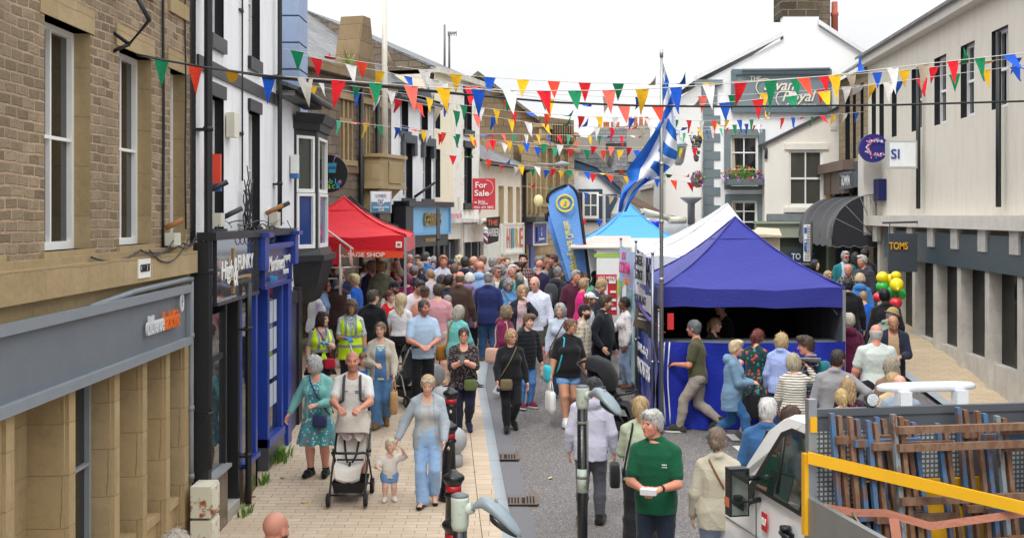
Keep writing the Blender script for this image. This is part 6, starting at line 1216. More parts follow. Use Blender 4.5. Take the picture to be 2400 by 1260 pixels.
mb=MB();mb.grid([[(-4.95+2.75*j/10,24.17+.012*math.sin(j*2),z+.02*math.sin(math.pi*j/10)) for j in range(11)] for z in (3.03,2.96,2.89)]);so=GR_(mb,'lettered_strip',cloth('e2502c'));lettering('SAUSAGE SHOP',Matrix.Translation(Vector((-3.08,24.12,2.955))+Vector((0,0,0))),.125,WHT,so,1.02)
mb=MB();a=P(935,573,24.15);mb.box((a.x-.06,24.12,a.z-.06),(a.x+.06,24.14,a.z+.06));bd=GR_(mb,'badge',WHT);mb=MB();mb.box((a.x-.035,24.115,a.z-.03),(a.x+.035,24.119,a.z+.03));mb.build('emblem',paint('b07a4a',.6),bd)
gk,GK=gazebo('black_gazebo','black gazebo roof just behind the red one',-4.4,-2.66,26.6,28.0,3.25,3.5,4.2,cloth('26282c'),None,(),zpx=-3.7)
rt=empty('red_awning',(-3.6,22.6,gz(22.6)),0,'small red side awning with a white pole and tassel next to the bay window','awning');off=Vector(rt.location)
def RB(mb,n,m):o=mb.build(n,m,rt);o.location=-off;return o
Y=22.4;mb=MB();a,b=P(752,528,Y),P(826,582,Y);mb.grid([[P(752,528,Y+1.2).lerp(P(826,580,Y+1.2),j/6) if k==0 else a.lerp(b,j/6)+Vector((0,0,.02*math.sin(j))) for j in range(7)] for k in (0,1)]);mb.grid([[P(745,560,Y+.02),P(796,572,Y+.02)],[P(738,590,Y),P(797,600,Y)],[P(748,618,Y),P(797,621,Y)]]);RB(mb,'cloth',cloth('c41c28'))
mb=MB();mb.tube([P(748,526,Y-.03),P(828,584,Y-.03)],.022,6);mb.tube([P(797,572,Y),P(797,690,Y)],.02,6);RB(mb,'pole',paint('d9d0cc',.5));mb=MB()
for k in range(7):mb.tube([P(822,580,Y-.06),P(822+k-3,600,Y-.06+.02*k),P(820+k,618+k,Y-.05)],.008,4)
RB(mb,'tassel',cloth('d8a8a8'));mb=MB();mb.prism([P(800,574,Y-.02),P(815,588,Y-.02),P(814,600,Y-.02),P(798,594,Y-.02)],(0,.02,0));RB(mb,'card',paint('8a6e58',.7))
def ft():
 rt=empty('food_trailer',(2.6,26.5,gz(26.5)),0,'white food trailer with a raised pink lined serving hatch','food trailer');off=Vector(rt.location)
 def B(mb,n,m):o=mb.build(n,m,rt);o.location=-off;return o
 x0,x1,y0,y1,g=1.72,3.6,25.0,28.2,gz(26.5)
 mb=MB();mb.box((x0,y0,g+.35),(x1,y1,g+1.0));mb.box((x0+.05,y0,g+1.0),(x1,y0+.08,g+2.0));mb.box((x0+.05,y1-.08,g+1),(x1,y1,g+2.2));mb.box((x1-.08,y0,g+1),(x1,y1,g+2.2));mb.box((x0,y0,g+2.0),(x1,y1,g+2.12));B(mb,'body',paint('e0e4e2',.4,.15))
 mb=MB();mb.prism([(x0,y0-.012,g+.4),(x0+.6,y0-.012,g+1.6),(x0+.78,y0-.012,g+1.6),(x0+.18,y0-.012,g+.4)],(0,.008,0));mb.box((x0,y0-.012,g+1.86),(x0+1.6,y0-.004,g+1.94));B(mb,'green_stripe',paint('9cc24a',.5))
 a=[P(1337,584,25.2),P(1458,556,25.2),P(1478,568,27.5),P(1404,580,27.5)];mb=MB();p0,p1,p2,p3=P(1338,580,25),P(1480,579,24.9),P(1478,556,27.8),P(1396,556,27.8);mb.prism([p0,p1,p2,p3],(0,0,.03));B(mb,'hatch',paint('d9a49a',.5,.15));mb=MB();mb.tube([p0,p1],.04,6);mb.tube([p0,p3],.04,6);B(mb,'hatch_rim',paint('d6d3c8',.5));mb=MB();mb.tube([P(1438,580,25.1),P(1452,620,25.4)],.02,6);mb.tube([P(1452,580,25.1),P(1438,625,25.4)],.02,6);B(mb,'strut',BLK)
 for y in (26,27):mb=MB();M=Matrix.Translation((x0-.02,y,g+.3))@Matrix.Rotation(R(90),4,'Y');mb.lathe([(.3,-.1),(.3,.1)],(0,0,0),18,0,True,M);B(mb,'wheel',paint('202124',.7))
 mb=MB();mb.box((P(1398,640,24.2).x,24.2,Z(738,24.2)),(P(1446,640,24.2).x,24.26,Z(643,24.2)));o=mb.build('menu_board',paint('b8242e',.5));tag(o,'tall red menu board with white H2O MENU heading by the food trailer','menu board');lettering('H2O MENU',Matrix.Translation(P(1423,652,24.18)),.11,WHT,o,.37);mb=MB()
 for (a,b,c,d) in ((1404,662,1424,720),(1427,657,1443,664),(1430,681,1444,686),(1430,700,1444,706),(1430,720,1444,726)):p,q=P(a,d,24.19),P(c,b,24.19);mb.box((p.x,24.185,p.z),(q.x,24.199,q.z))
 mb.build('price_panel',paint('e3dcdc',.6),o);p=P(1413,690,24.17);mb=MB();mb.prism([(p.x+.05*math.sin(a)*(1 if a<3.2 else 1),24.176,p.z+.07*math.cos(a)+(.03 if a<.1 else 0)) for a in [k*math.pi/7 for k in range(14)]],(0,.006,0));mb.build('flame_emblem',paint('c03038',.6),o)
 rv=empty('rescue_van',(4.3,32.8,gz(32.8)),0,'white van with roof ladder, roll and blue light behind the gazebos','van');off2=Vector(rv.location)
 def V(mb,n,m):o=mb.build(n,m,rv);o.location=-off2;return o
 Yv=32.0;g=gz(Yv);xa,xb=X(1476,Yv),X(1650,Yv);zt=Z(512,Yv);mb=MB();mb.prism([(xa,Yv,g+.4),(xa,Yv,zt-.35),(xa+.25,Yv,zt-.08),(xa+.6,Yv,zt),(xb,Yv,zt),(xb,Yv,g+.4)],(0,2.2,0));V(mb,'body',paint('dfe2e4',.3,.1));mb=MB();mb.prism([P(1466,540,Yv-.6),P(1478,524,Yv-.6),P(1530,520,Yv-.6),P(1534,556,Yv-.6),P(1468,558,Yv-.6)][::-1],(0,.5,0));V(mb,'roof_pod',paint('d8dcdc',.35,.2))
 mb=MB();
 for q in (0,.35):mb.tube([P(1500,492,Yv-.3+q),P(1600,512,Yv+.3+q)],.03,6)
 for k in range(12):mb.tube([P(1502+k*8.4,492+k*1.7,Yv-.3+k*.05),P(1502+k*8.4,490+k*1.7,Yv+.1+k*.05)],.02,5)
 V(mb,'ladder',metalm('b0b2b4',.4));mb=MB();mb.tube([P(1506,494,Yv-.5),P(1570,512,Yv-.3)],.08,10);mb.tube([P(1568,516,Yv-.4),P(1606,516,Yv-.2)],.1,10);V(mb,'roll',paint('c9c5b4',.7,.4));p=P(1535,536,Yv-.9);mb=MB();mb.lathe([(.11,0),(.11,.18),(.09,.2)],p,12);V(mb,'blue_light',paint('1830c8',.15));mb=MB();mb.lathe([(.1,-.2),(.1,.35),(.12,.36),(.3,.5),(.28,.53),(.02,.56)],P(1620,508,Yv),12);V(mb,'roof_vent',paint('8a8c8c',.5,.4));mb=MB();mb.tube([P(1482,500,Yv-.8),P(1510,502,Yv-.8)],.02,5);mb.ball(P(1484,500,Yv-.8),.07);V(mb,'lamp',BLK)
 mb=MB();mb.box((X(1770,30),30,Z(700,30)),(X(1828,30),31,Z(556,30)));mb.prism([P(1760,552,29.8),P(1832,556,29.8),P(1826,540,30.6),P(1775,537,30.6)],(0,0,.05));tag(mb.build('stall_kiosk',paint('c0b39c',.7,.3)),'small beige topped kiosk half hidden behind the blue gazebo peak','kiosk')
ft()
def feather(label,px,y0,y1,w,Y,lean,txt):
 mb=MB();prof=[];n=26;fl=[]
 for k in range(n+1):
  f=k/n;y=y0+(y1-y0)*f;edge=(math.sqrt(max(0,1-(1-min(f/.17,1))**2)));cx=px+lean*f;wl=w*edge*(1-.55*max(0,f-.3)/.7);prof.append((cx-w*.0-wl+w*.5*(1-edge)-w*.02,cx+w*.55*edge*1+w*.0,y))
 rows=[[P(a+(b-a)*j/6,y,Y+.04*math.sin(j+k*.4)) for j in range(7)] for k,(a,b,y) in enumerate(prof)]
 mb.grid(rows);o=mb.build('feather_flag',cloth('6a9ee4',rough=.6));tag(o,label,'feather flag');mb=MB();mb.tube([r[-1] for r in rows[::-1]]+[r[0] for r in rows[1:6]],.035,6);p=rows[-1][-1];mb.tube([p,Vector((p.x,Y,gz(Y)))],.02,6);mb.build('pole',BLK,o)
 yl=paint('e8d44a',.6);c=P(px-w*.12+lean*.12,y0+(y1-y0)*.2,Y-.05);r=w*.33*Y/FPX
 mb=MB();mb.prism([c+Vector((r*.72*math.cos(a),0,r*.72*math.sin(a))) for a in [k*math.pi/12 for k in range(24)]],(0,.006,0));em=mb.build('emblem',yl,o);mb=MB();mb.tube([c+Vector((r*1.25*math.cos(a),-.01,r*1.25*math.sin(a))) for a in [k*math.pi/14 for k in range(29)]],.02,5);mb.build('ring',yl,o)
 lettering('L',Matrix.Translation(c+Vector((0,-.02,0))),r*1.0,paint('2a5ab0',.6),o,None,mirror=True);lettering('LIONS',Matrix.Translation(c+Vector((0,-.012,r*1.02))),r*.42,yl,o,r*1.3,mirror=True);lettering('INTERNATIONAL',Matrix.Translation(c+Vector((0,-.012,-r*1.0))),r*.25,yl,o,r*1.4,mirror=True)
 p=P(px+lean*.62-w*.12,y0+(y1-y0)*.66,Y-.06);d=math.atan2((y1-y0),lean+w*.25);lettering(txt,Matrix.Translation(p)@Matrix.Rotation(d,4,'Y')@Matrix.Identity(4),.22,yl,o,(y1-y0)*.56*Y/FPX,mirror=True)
feather('tall blue feather flag with mirrored yellow LIONS emblem and lettering',1326,432,655,47,25.4,30,'Supporting Local Charities');feather('second blue feather flag showing behind the edge of the taller one',1312,484,660,36,25.8,34,'Supporting Local Charities')
def big_flag():
 Y=19.0;x=X(1550,Y);mb=MB();mb.tube([(x,Y-.02,gz(Y)),(x,Y-.02,Z(380,Y)),(x,Y-.02,Z(135,Y))],[.034,.03,.024],10)
 for y in (380,515,650):mb.tube([(x,Y-.02,Z(y,Y)),(x,Y-.02,Z(y+8,Y))],.038,10)
 mb.tube([(x,Y-.02,Z(135,Y)),(x,Y-.02,Z(117,Y))],.03,8);o=mb.build('flagpole',metalm('a8aaa6',.45));tag(o,'tall grey metal flagpole standing at the corner of the blue gazebo','flagpole')
 Lf=[(1549,134),(1550,170),(1551,205),(1552,250),(1546,285),(1530,315),(1505,350),(1482,380),(1468,398),(1474,425),(1464,438),(1455,455),(1451,475),(1449,497)]
 Rt=[(1550,134),(1560,168),(1571,200),(1579,240),(1583,280),(1585,310),(1587,340),(1588,366),(1580,385),(1548,412),(1520,425),(1500,440),(1480,470),(1468,496)]
 t=NT('striped_flag');uv=t.n('ShaderNodeUVMap').outputs[0];sp=t.n('ShaderNodeSeparateXYZ',Vector=uv);s,f=sp.outputs[0],sp.outputs[1]
 M_,G_,L_=(lambda a,b:t.math('MULTIPLY',a,b)),(lambda a,b:t.math('GREATER_THAN',a,b)),(lambda a,b:t.math('LESS_THAN',a,b))
 diag=G_(t.math('FRACT',t.math('ADD',M_(f,7.5),M_(s,-1.3))),.48);left=L_(s,.3);mid=M_(G_(s,.3),L_(s,.5));low=M_(G_(f,.3),L_(f,.72));tail=G_(f,.72)
 up=t.math('MAXIMUM',M_(diag,t.math('SUBTRACT',1.0,mid)),left);tl=t.math('MAXIMUM',L_(s,.36),G_(s,.68));top_=G_(t.math('FRACT',t.math('ADD',M_(f,9.0),M_(s,.8))),.45)
 msk=t.math('ADD',t.math('ADD',M_(L_(f,.3),top_),M_(low,up)),M_(tail,tl));col=t.mix(t.math('MINIMUM',msk,1.0),lin('e0e5ee'),lin('1566c4'));n=t.noise(t.coord(),9,3);t.bump(n,.4,.03);t.b.inputs['Transmission Weight'].default_value=0
 mb=MB();rows,uvs=[],[];n=len(Lf);M_=45
 for k in range(M_+1):
  f=k/M_*(n-1);i=min(int(f),n-2);q=f-i;a=[Lf[i][c]+(Lf[i+1][c]-Lf[i][c])*q for c in (0,1)];b=[Rt[i][c]+(Rt[i+1][c]-Rt[i][c])*q for c in (0,1)]
  rows.append([P(a[0]+(b[0]-a[0])*j/10,a[1]+(b[1]-a[1])*j/10,Y+.06+.13*math.sin(j*.75+f*.9)*min(1,f/3)+.05*math.sin(j*1.7-f*1.3)) for j in range(11)]);uvs.append([(j/10,k/M_) for j in range(11)])
 mb.grid(rows,0,True,uvs);tag(mb.build('flag',t.out(col,.7)),'long blue and white striped flag streaming down from the metal pole','flag')
big_flag()
def board(name,label,x0,y0,x1,y1,Y,th,m,cat):mb=MB();a,b=P(x0,y1,Y),P(x1,y0,Y);mb.box((a.x,Y,a.z),(b.x,Y+th,b.z));return tag(mb.build(name,m),label,cat)
o=board('for_sale_board','red FOR SALE board fixed high on the cream shop',1107,418,1161,491,34.6,.05,paint('c23340',.5,.1),'for sale board')
for tx,x,y,s,w in (('For',1127,434,.24,.33),('Sale',1129,453,.24,.42),('Barker',1129,472,.09,.2),('Proudlove',1132,477,.09,.28),('0161 631 2852',1134,486,.1,.56)):lettering(tx,Matrix.Translation(P(x,y,34.57)),s,WHT,o,w)
mb=MB();c=P(1140,440,34.58);mb.tube([c+Vector((.2*math.cos(a),0,.22*math.sin(a))) for a in [-1.6+k*.2 for k in range(17)]],.006,4);mb.tube([P(1112+5*k,475,34.58) for k in (0,1)],.02,5);mb.build('emblem',WHT,o);mb=MB();mb.tube([P(1125,491,34.7),P(1125,530,34.7)],.03,6);mb.build('post',paint('cfcac0',.6),o)
o=board('club_sign','white and blue Clitheroe Conservative Club sign on the stone club front',868,448,917,499,27.6,.1,paint('b9bdbc',.4),'club sign');mb=MB();a,b=P(870,473,27.58),P(915,450,27.58);mb.box((a.x,27.58,a.z),(b.x,27.6,b.z));mb.build('upper_panel',paint('dfe5e8',.4),o);mb=MB();a,b=P(870,497,27.58),P(915,473,27.58);mb.box((a.x,27.58,a.z),(b.x,27.6,b.z));mb.build('lower_panel',paint('4f86a8',.4),o);bl_=paint('2f5a86',.5)
for tx,x,y,s,w,m in (('CLITHEROE',892,458,.07,.25,bl_),('CONSERVATIVE',893,486,.07,.36,WHT),('CLUB',893,492,.07,.14,WHT),('CAC',892,473,.16,.13,bl_)):lettering(tx,Matrix.Translation(P(x,y,27.55)),s,m,o,w)
mb=MB();c=P(892,473,27.57);mb.prism([c+Vector((.085*math.cos(a),0,.085*math.sin(a))) for a in [k*math.pi/10 for k in range(20)]],(0,.006,0));mb.build('emblem_disc',paint('dfe5e8',.4),o)
c=P(771,407,21.6);r=44*21.6/FPX;mb=MB();mb.prism([c+Vector((r*math.cos(a),0,r*math.sin(a))) for a in [k*math.pi/24 for k in range(48)]],(0,.1,0));o=mb.build('round_shop_sign',paint('121318',.35));tag(o,'round black Bubble Snack sign with a striped drink cup beside the bay','shop sign')
for tx,x,y,s,w,cc in (('Bubble',767,425,.14,.47,'5ab8c8'),('Snack',769,436,.15,.42,'7ac86a')):
 base=c+Vector((0,-.012,0))
 for k,chh in enumerate(tx):lettering(chh,Matrix.Translation(Vector((c.x+(k-(len(tx)-1)/2)*w/len(tx),c.y-.012,Z(y,21.6)))),s,paint(['e86a5c','e8a83c','b8d04a','5ac88a','4ab0d8','b888e0'][k%6],.5),o)
mb=MB();z1,z0=Z(382,21.6),Z(405,21.6);mb.prism([(c.x-.03,c.y-.02,z1),(c.x+.14,c.y-.02,z1),(c.x+.12,c.y-.02,z0),(c.x,c.y-.02,z0)],(0,.008,0),0);mb.prism([(c.x-.02,c.y-.024,Z(390,21.6)),(c.x+.13,c.y-.024,Z(390,21.6)),(c.x+.125,c.y-.024,Z(397,21.6)),(c.x-.01,c.y-.024,Z(397,21.6))],(0,.004,0),1);mb.tube([(c.x+.08,c.y-.02,z1),(c.x+.11,c.y-.02,z1+.1),(c.x+.15,c.y-.02,z1+.13)],.008,5,2);mb.build('cup_emblem',[paint('3fa0b0',.5),paint('2f5fa8',.5),paint('a88ad8',.5)],o)
rngb=random.Random(2)
o=board('parking_sign','white disabled parking restriction sign with two blue symbols',1884,526,1899,612,29.0,.03,paint('e2e2de',.5),'parking sign');sm_=paint('3a3c40',.6);bl_=paint('1f5ab8',.5)
for y0,y1 in ((533,546),(561,573),(575,588)):mb=MB();a,b=P(1885,y1,28.98),P(1891,y0,28.98);mb.box((a.x,28.985,a.z),(b.x,28.999,b.z));mb.build('symbol_panel',bl_,o)
lettering('P',Matrix.Translation(P(1888,567,28.97)),.1,WHT,o)
for k,tx in enumerate(('Buses','except','loading','only','8-6pm','Disabled','badge','holders','only','10am-4pm','2 hours','No return','within 2 hours')):lettering(tx,Matrix.Translation(P(1895 if k<9 else 1892,530+k*6.3,28.97)),.05,sm_,o,.075 if k<9 else .12)
mb=MB();p=P(1901,520,29.1);mb.tube([(p.x,29.1,gz(29.1)+.08),(p.x,29.1,p.z)],.04,8);mb.build('post',BLK,o)
mb=MB();p=P(1027,488,26.4);mb.tube([(p.x,26.4,gz(26.4)),(p.x,26.4,p.z)],.042,10)
for z in (.7,1.4,2.1):mb.tube([(p.x,26.4,p.z-z),(p.x,26.4,p.z-z+.04)],.047,10)
tag(mb.build('street_post',BLK),'plain black street post rising out of the crowd beside the red gazebo','post')
def bollard(Y,px,label):
 x=X(px,Y);z=gz(Y)+.05;mb=MB();mb.lathe([(.135,0),(.135,.06),(.12,.09),(.12,.13),(.105,.17),(.095,.3),(.082,.74),(.098,.75),(.098,.77),(.078,.79),(.078,.86),(.085,.87),(.1,.9),(.115,.92),(.118,.945),(.1,.97),(.06,.99),(.035,1.02),(.0,1.03)],(0,0,0),20);o=mb.build('bollard',paint('131417',.3,.12));o.location=(x,Y,z);tag(o,label,'bollard','black bollards along the kerb');mb=MB();mb.lathe([(.083,.795),(.083,.86)],(0,0,0),20);mb.build('red_band',paint('b81522',.4,.1),o)
 mb=MB();mb.lathe([(.0,0),(.018,.005),(.02,.03),(.0,.06)],(0,-.09,.66),8);mb.build('crest',paint('c9c4c0',.4),o)
for Y,px,lb in ((17.4,1057,'farthest red banded bollard by the grey stone sphere'),(15.4,1052,'tall red banded bollard right beside the woman in pale flared jeans'),(12.6,1063,'red banded bollard just above the near lamp head'),(10.7,1066,'nearest bollard mostly hidden behind the near lamp post')):bollard(Y,px,lb)
def sphere(px,py,Y,lb,r=.2):
 x=X(px,Y);z=gz(Y)+.05;t=MATS.get('granite_ball') or NT('grey_granite');
 if 'granite_ball' not in MATS:n=t.noise(t.coord(),90,3);MATS['granite_ball']=t.out(t.mix(n,lin('8d9296'),lin('b2b6b8')),.6);t=MATS['granite_ball']
 mb=MB();mb.ball((0,0,.16+r),r,22);o=mb.build('stone_sphere',MATS['granite_ball'],origin=(0,0,0));o.location=(x,Y,z);tag(o,lb,'stone sphere','grey stone spheres on the pavement');mb=MB();mb.lathe([(.14,0),(.14,.14),(.1,.2)],(0,0,0),16);mb.build('plinth',MATS['granite_ball'],o)
sphere(1062,1050,17.0,'grey stone sphere on a plinth behind the bollard row');sphere(1036,900,19.6,'grey stone sphere half hidden behind the patterned dress');sphere(1018,860,21.2,'farther grey stone sphere beside the tan shoulder bag')
def drain(px,py,lb):
 Y=solveY(py,0);x=X(px,Y);z=gz(Y);mb=MB();rust=paint('6d5d50',.7,.5);w,d=.22,.33
 mb.box((x-w,Y-d,z),(x+w,Y-d+.03,z+.012));mb.box((x-w,Y+d-.03,z),(x+w,Y+d,z+.012));mb.box((x-w,Y-d+.03,z),(x-w+.03,Y+d-.03,z+.012));mb.box((x+w-.03,Y-d+.03,z),(x+w,Y+d-.03,z+.012));mb.box((x-.015,Y-d+.03,z),(x+.015,Y+d-.03,z+.011))
 for k in range(11):
  if abs(k-5)>.5:mb.box((x-w+.04+k*.04,Y-d+.03,z+.001),(x-w+.058+k*.04,Y+d-.03,z+.010))
 o=mb.build('drain_grate',rust,origin=(x,Y,z));tag(o,lb,'drain grate');mb=MB();mb.face([(-w+.02,-d+.02,.0015),(w-.02,-d+.02,.0015),(w-.02,d-.02,.0015),(-w+.02,d-.02,.0015)]);mb.build('pit_shade',paint('151414',.9),o)  # flat black face at road level stands for the shade down the drain
drain(1179,1066,'rusty square drain grate farther up the gutter');drain(1220,1168,'rusty drain grate nearer the camera in the gutter')
def lamp(px,py,Y,rz,lb,rp):
 x=X(px,Y);top=Z(py,Y);z=gz(Y);root=empty('lamp_post',(x,Y,z),rz,lb,'lamp post');h=top-z;GRN=MATS.get('lampcap')
 if GRN is None:t=NT('weathered_pale_paint');n=t.noise(t.coord(),14,5,.7);GRN=MATS['lampcap']=t.out(t.mix(t.ramp(n,[(.55,(0,0,0)),(.68,(1,1,1))]),lin('a9b3a8'),lin('6d7a4a')),.6)
 mb=MB();mb.tube([(0,0,0),(0,0,h-.17)],rp,16);mb.build('pole',paint('15171a',.3,.15),root);mb=MB()
 for z_ in (h-.34,h-.85):mb.tube([(0,0,z_),(0,0,z_+.025)],rp*1.12,14)
 mb.tube([(rp*1.35,-.01,h-.3),(rp*1.4,-.01,h-.95)],.01,6);mb.build('clamp',paint('6d716a',.6,.4),root)
 mb=MB();mb.lathe([(rp*1.0,h-.2),(rp*1.22,h-.17),(rp*1.28,h-.02),(rp*1.25,h)],(0,0,0),18);mb.tube([(rp*.6,0,h-.08),(rp*1.9,0,h-.06)],[rp*.85,rp*.8],14);mb.build('bracket',GRN,root);mb=MB();mb.lathe([(rp*1.25,h),(rp*1.2,h+.012),(rp*.7,h+.022),(0,h+.026)],(0,0,0),18);mb.build('top_cap',paint('5d6468',.5),root)
 mb=MB();pts,rs,sqs=[],[],[];prof=[(1.9,-.06,.85,.85),(2.7,-.03,.85,.85),(3.6,-.025,1.0,.85),(4.8,-.05,1.45,.85),(6.2,-.095,1.75,.75),(7.5,-.15,1.55,.6),(8.5,-.195,.95,.4),(8.9,-.212,.2,.12)];rings=[]
 for a,dz,w,t_ in prof:rings.append([Vector((a*rp+t_*rp*.45*math.sin(q),w*rp*math.cos(q),h+dz+t_*rp*math.sin(q))) for q in [k*2*math.pi/16 for k in range(16)]])
 mb.loft(rings);mb.tube([(5.2*rp,0,h-.035),(5.3*rp,0,h+.005)],rp*.22,8);mb.build('lamp_head',paint('7d8a92',.35,.1),root)
 mb=MB();rings=[];
 for f in (.0,-.045):rings.append([Vector((6.3*rp+2.0*rp*math.cos(q),1.35*rp*math.sin(q),h-.125+f-.05*math.cos(q))) for q in [k*2*math.pi/24 for k in range(24)]])
 mb.loft(rings);mb.build('lens',paint('1d2226',.3),root);return root,h
r1,h1=lamp(1365,907,11.2,R(-40),'farther black lamp post with a grey swan neck head in front of the hooded man',.049);mb=MB();mb.tube([(0,0,h1-.98),(0,0,h1-.76)],.0505,16);mb.build('pale_sticker',MATS['lampcap'],r1)
lamp(1078,1163,7.2,R(-14),'near black lamp post with a grey swan neck head at the bottom edge',.043)
mb=MB();mb.tube([P(728,628,21.4),P(728,700,21.4)],.02,6);mb.tube([P(728,632,21.4),P(736,626,21.4),P(800,627,23.2)],.02,6);mb.tube([P(728,655,21.4),P(790,652,23)],.016,6);mb.tube([P(800,627,23.2),P(800,700,23.2)],.02,6);mb.tube([P(800,627,23.2),P(846,626,24)],.018,6);mb.tube([P(728,652,21.38),P(745,650,21.9)],.022,5,1);tag(mb.build('crowd_barrier',[metalm('b8bcc0',.4),paint('d83a30',.5)]),'grey tubular crowd barrier behind the people under the bay window','barrier')
rng=random.Random(5)
for px,py,r,c,lb in ((2069,651,14,'e8d21c','yellow balloon at the left of the bunch'),(2089,657,14.5,'e8d21c','yellow balloon in the middle of the bunch'),(2102,668,16,'ecd81e','nearest yellow balloon at the right of the bunch'),(2068,673,14.5,'35b04a','green balloon at the left of the bunch'),(2090,685,14,'35b04a','green balloon half behind the dark haired man'),(2108,690,15,'38b44c','green balloon at the right of the bunch'),(2058,697,11,'d8303c','red balloon at the lower left of the bunch'),(2100,711,14,'d8303c','red balloon at the lower right of the bunch'),(2100,648,12,'e0c81a','rear yellow balloon peeping over the bunch')):
 Y=22.6+rng.random()*.5;R_=r*Y/FPX*1.05;mb=MB();mb.lathe([(.001,-1.12*R_),(.12*R_,-1.1*R_),(.05*R_,-1.04*R_),(.4*R_,-.85*R_),(.78*R_,-.45*R_),(.98*R_,.05*R_),(.93*R_,.45*R_),(.66*R_,.82*R_),(.3*R_,.98*R_),(.001,1.02*R_)],(0,0,0),18);o=mb.build('balloon',paint(c,.18,0));o.location=P(px,py,Y);o.rotation_euler=(rng.gauss(0,.4),rng.gauss(0,.4),0);tag(o,lb,'balloon')
def truck():
 Y0=9.6;x0=X(1895,Y0);root=empty('flatbed_truck',(x0,Y0,gz(Y0)),R(10),'white drop side truck with a grey mesh headboard and yellow brace','truck')
 tw=NT('white_car_paint');tw.b.inputs['Coat Weight'].default_value=.6;nw=tw.noise(tw.coord(),2.5,4);Wt=tw.out(tw.mix(tw.math('MULTIPLY',nw,.2),lin('f0f2f4'),lin('d4d8da')),.28)
 def tum(a,z,b):k=max(0,z-1.36)*.14;return Vector((b+(k if b<1 else -k),a,z))
 prof=[(.04,.42),(.04,1.96),(.1,2.03),(.3,2.06),(.6,2.05),(.8,1.98),(1.0,1.84),(1.5,1.36),(1.75,1.28),(2.1,1.16),(2.22,1.05),(2.26,.85),(2.26,.42)]
 mb=MB();rings=[[tum(a,z,b) for a,z in prof] for b in (0.0,.05,1.9,1.95)]
 for r,q in ((0,1),(3,1)):rings[r]=[Vector((v.x,v.y*(.985)+.01,v.z-(.03 if v.z>1.9 else 0))) for v in rings[r]]
 mb.loft([list(r) for r in rings],0,True,False);mb.build('cab',Wt,root)
 def side(poly,d,name,m,p=root):mb=MB();mb.prism([tum(a,z,0)+Vector((-d,0,0)) for a,z in poly],(.012,0,0));return mb.build(name,m,p)
 side([(.1,1.3),(.1,1.9),(.18,1.95),(.52,1.95),(.72,1.88),(1.25,1.33),(1.42,1.2),(1.3,1.1),(1.12,1.3)],.006,'window_surround',BLK);gw_=side([(.15,1.34),(.15,1.87),(.22,1.91),(.48,1.91),(.66,1.85),(1.08,1.39),(1.08,1.34)],.012,'side_window',glass('20302c',.04))
 mb=MB();mb.tube([tum(.62,1.38,-.016),tum(.62,1.86,-.016)],.014,5);mb.build('window_bar',BLK,gw_);mb=MB();mb.prism([(.06,1.02,1.84),(1.89,1.02,1.84),(1.85,1.48,1.39),(.1,1.48,1.39)],(0,.012,.012));mb.build('windscreen',glass(),root)
 mb=MB();mb.box((-.015,.28,1.03),(0,.52,1.12));mb.tube([(-.03,.3,1.08),(-.05,.4,1.085),(-.03,.5,1.08)],.02,6);mb.lathe([(.05,0),(.05,.03)],(-.02,.42,1.12),10);mb.build('door_handle',BLK,root);mb=MB()
 for a in (.06,1.12):mb.tube([tum(a,z,-.002) for z in (.5,1.0,1.33)],.006,4)
 mb.tube([tum(.06,.9,-.002),tum(1.9,.86,-.002)],.006,4);mb.build('door_seam',paint('5d6266',.6),root)
 mr=MB();mr.box((-.3,.98,1.1),(-.12,1.1,1.52));mr.tube([(-.15,1.05,1.2),(0.02,1.08,1.22)],.025,6);mr.tube([(-.15,1.05,1.42),(.02,1.06,1.42)],.025,6);m_=mr.build('wing_mirror',paint('1b1c1f',.45,.1),root);mb=MB();mb.box((-.285,.972,1.24),(-.135,.979,1.5));mb.box((-.285,.972,1.115),(-.135,.979,1.22));mb.build('mirror_glass',NT('mirror').out(lin('8a9490'),.05,.95),m_);mb=MB();mb.box((-.306,1.0,1.18),(-.298,1.1,1.26));mb.build('indicator',paint('d0704a',.3),m_)
 mb=MB();mb.box((-.008,.86,.98),(.0,.98,1.14));st=mb.build('sticker',paint('c8222a',.4),root);M=Matrix.Translation((-.012,.92,1.06))@Matrix.Rotation(R(-90),4,'Z');lettering('Rd',M,.09,WHT,st,.08)
 for a in (1.55,-2.0):
  M=Matrix.Translation((.12,a,.34))@Matrix.Rotation(R(90),4,'Y');mb=MB();mb.lathe([(.2,-.11),(.33,-.11),(.345,-.08),(.345,.08),(.33,.11),(.2,.11)],(0,0,0),24,0,True,M);w_=mb.build('wheel',paint('1a1a1c',.8),root);mb=MB();mb.lathe([(.2,-.1),(.15,-.08),(.05,-.1),(0,-.1)],(0,0,0),20,0,True,M);mb.build('rim',metalm('b0b3b6',.4),w_)
 GA=metalm('8f9499',.5);GD=paint('5f656b',.55,.2);mb=MB();
 for q in (-.02,1.97):mb=MB();mb.box((q,-.05,.95),(q+.07,.02,2.28));mb.build('headboard_post',metalm('a9adb0',.45),root)
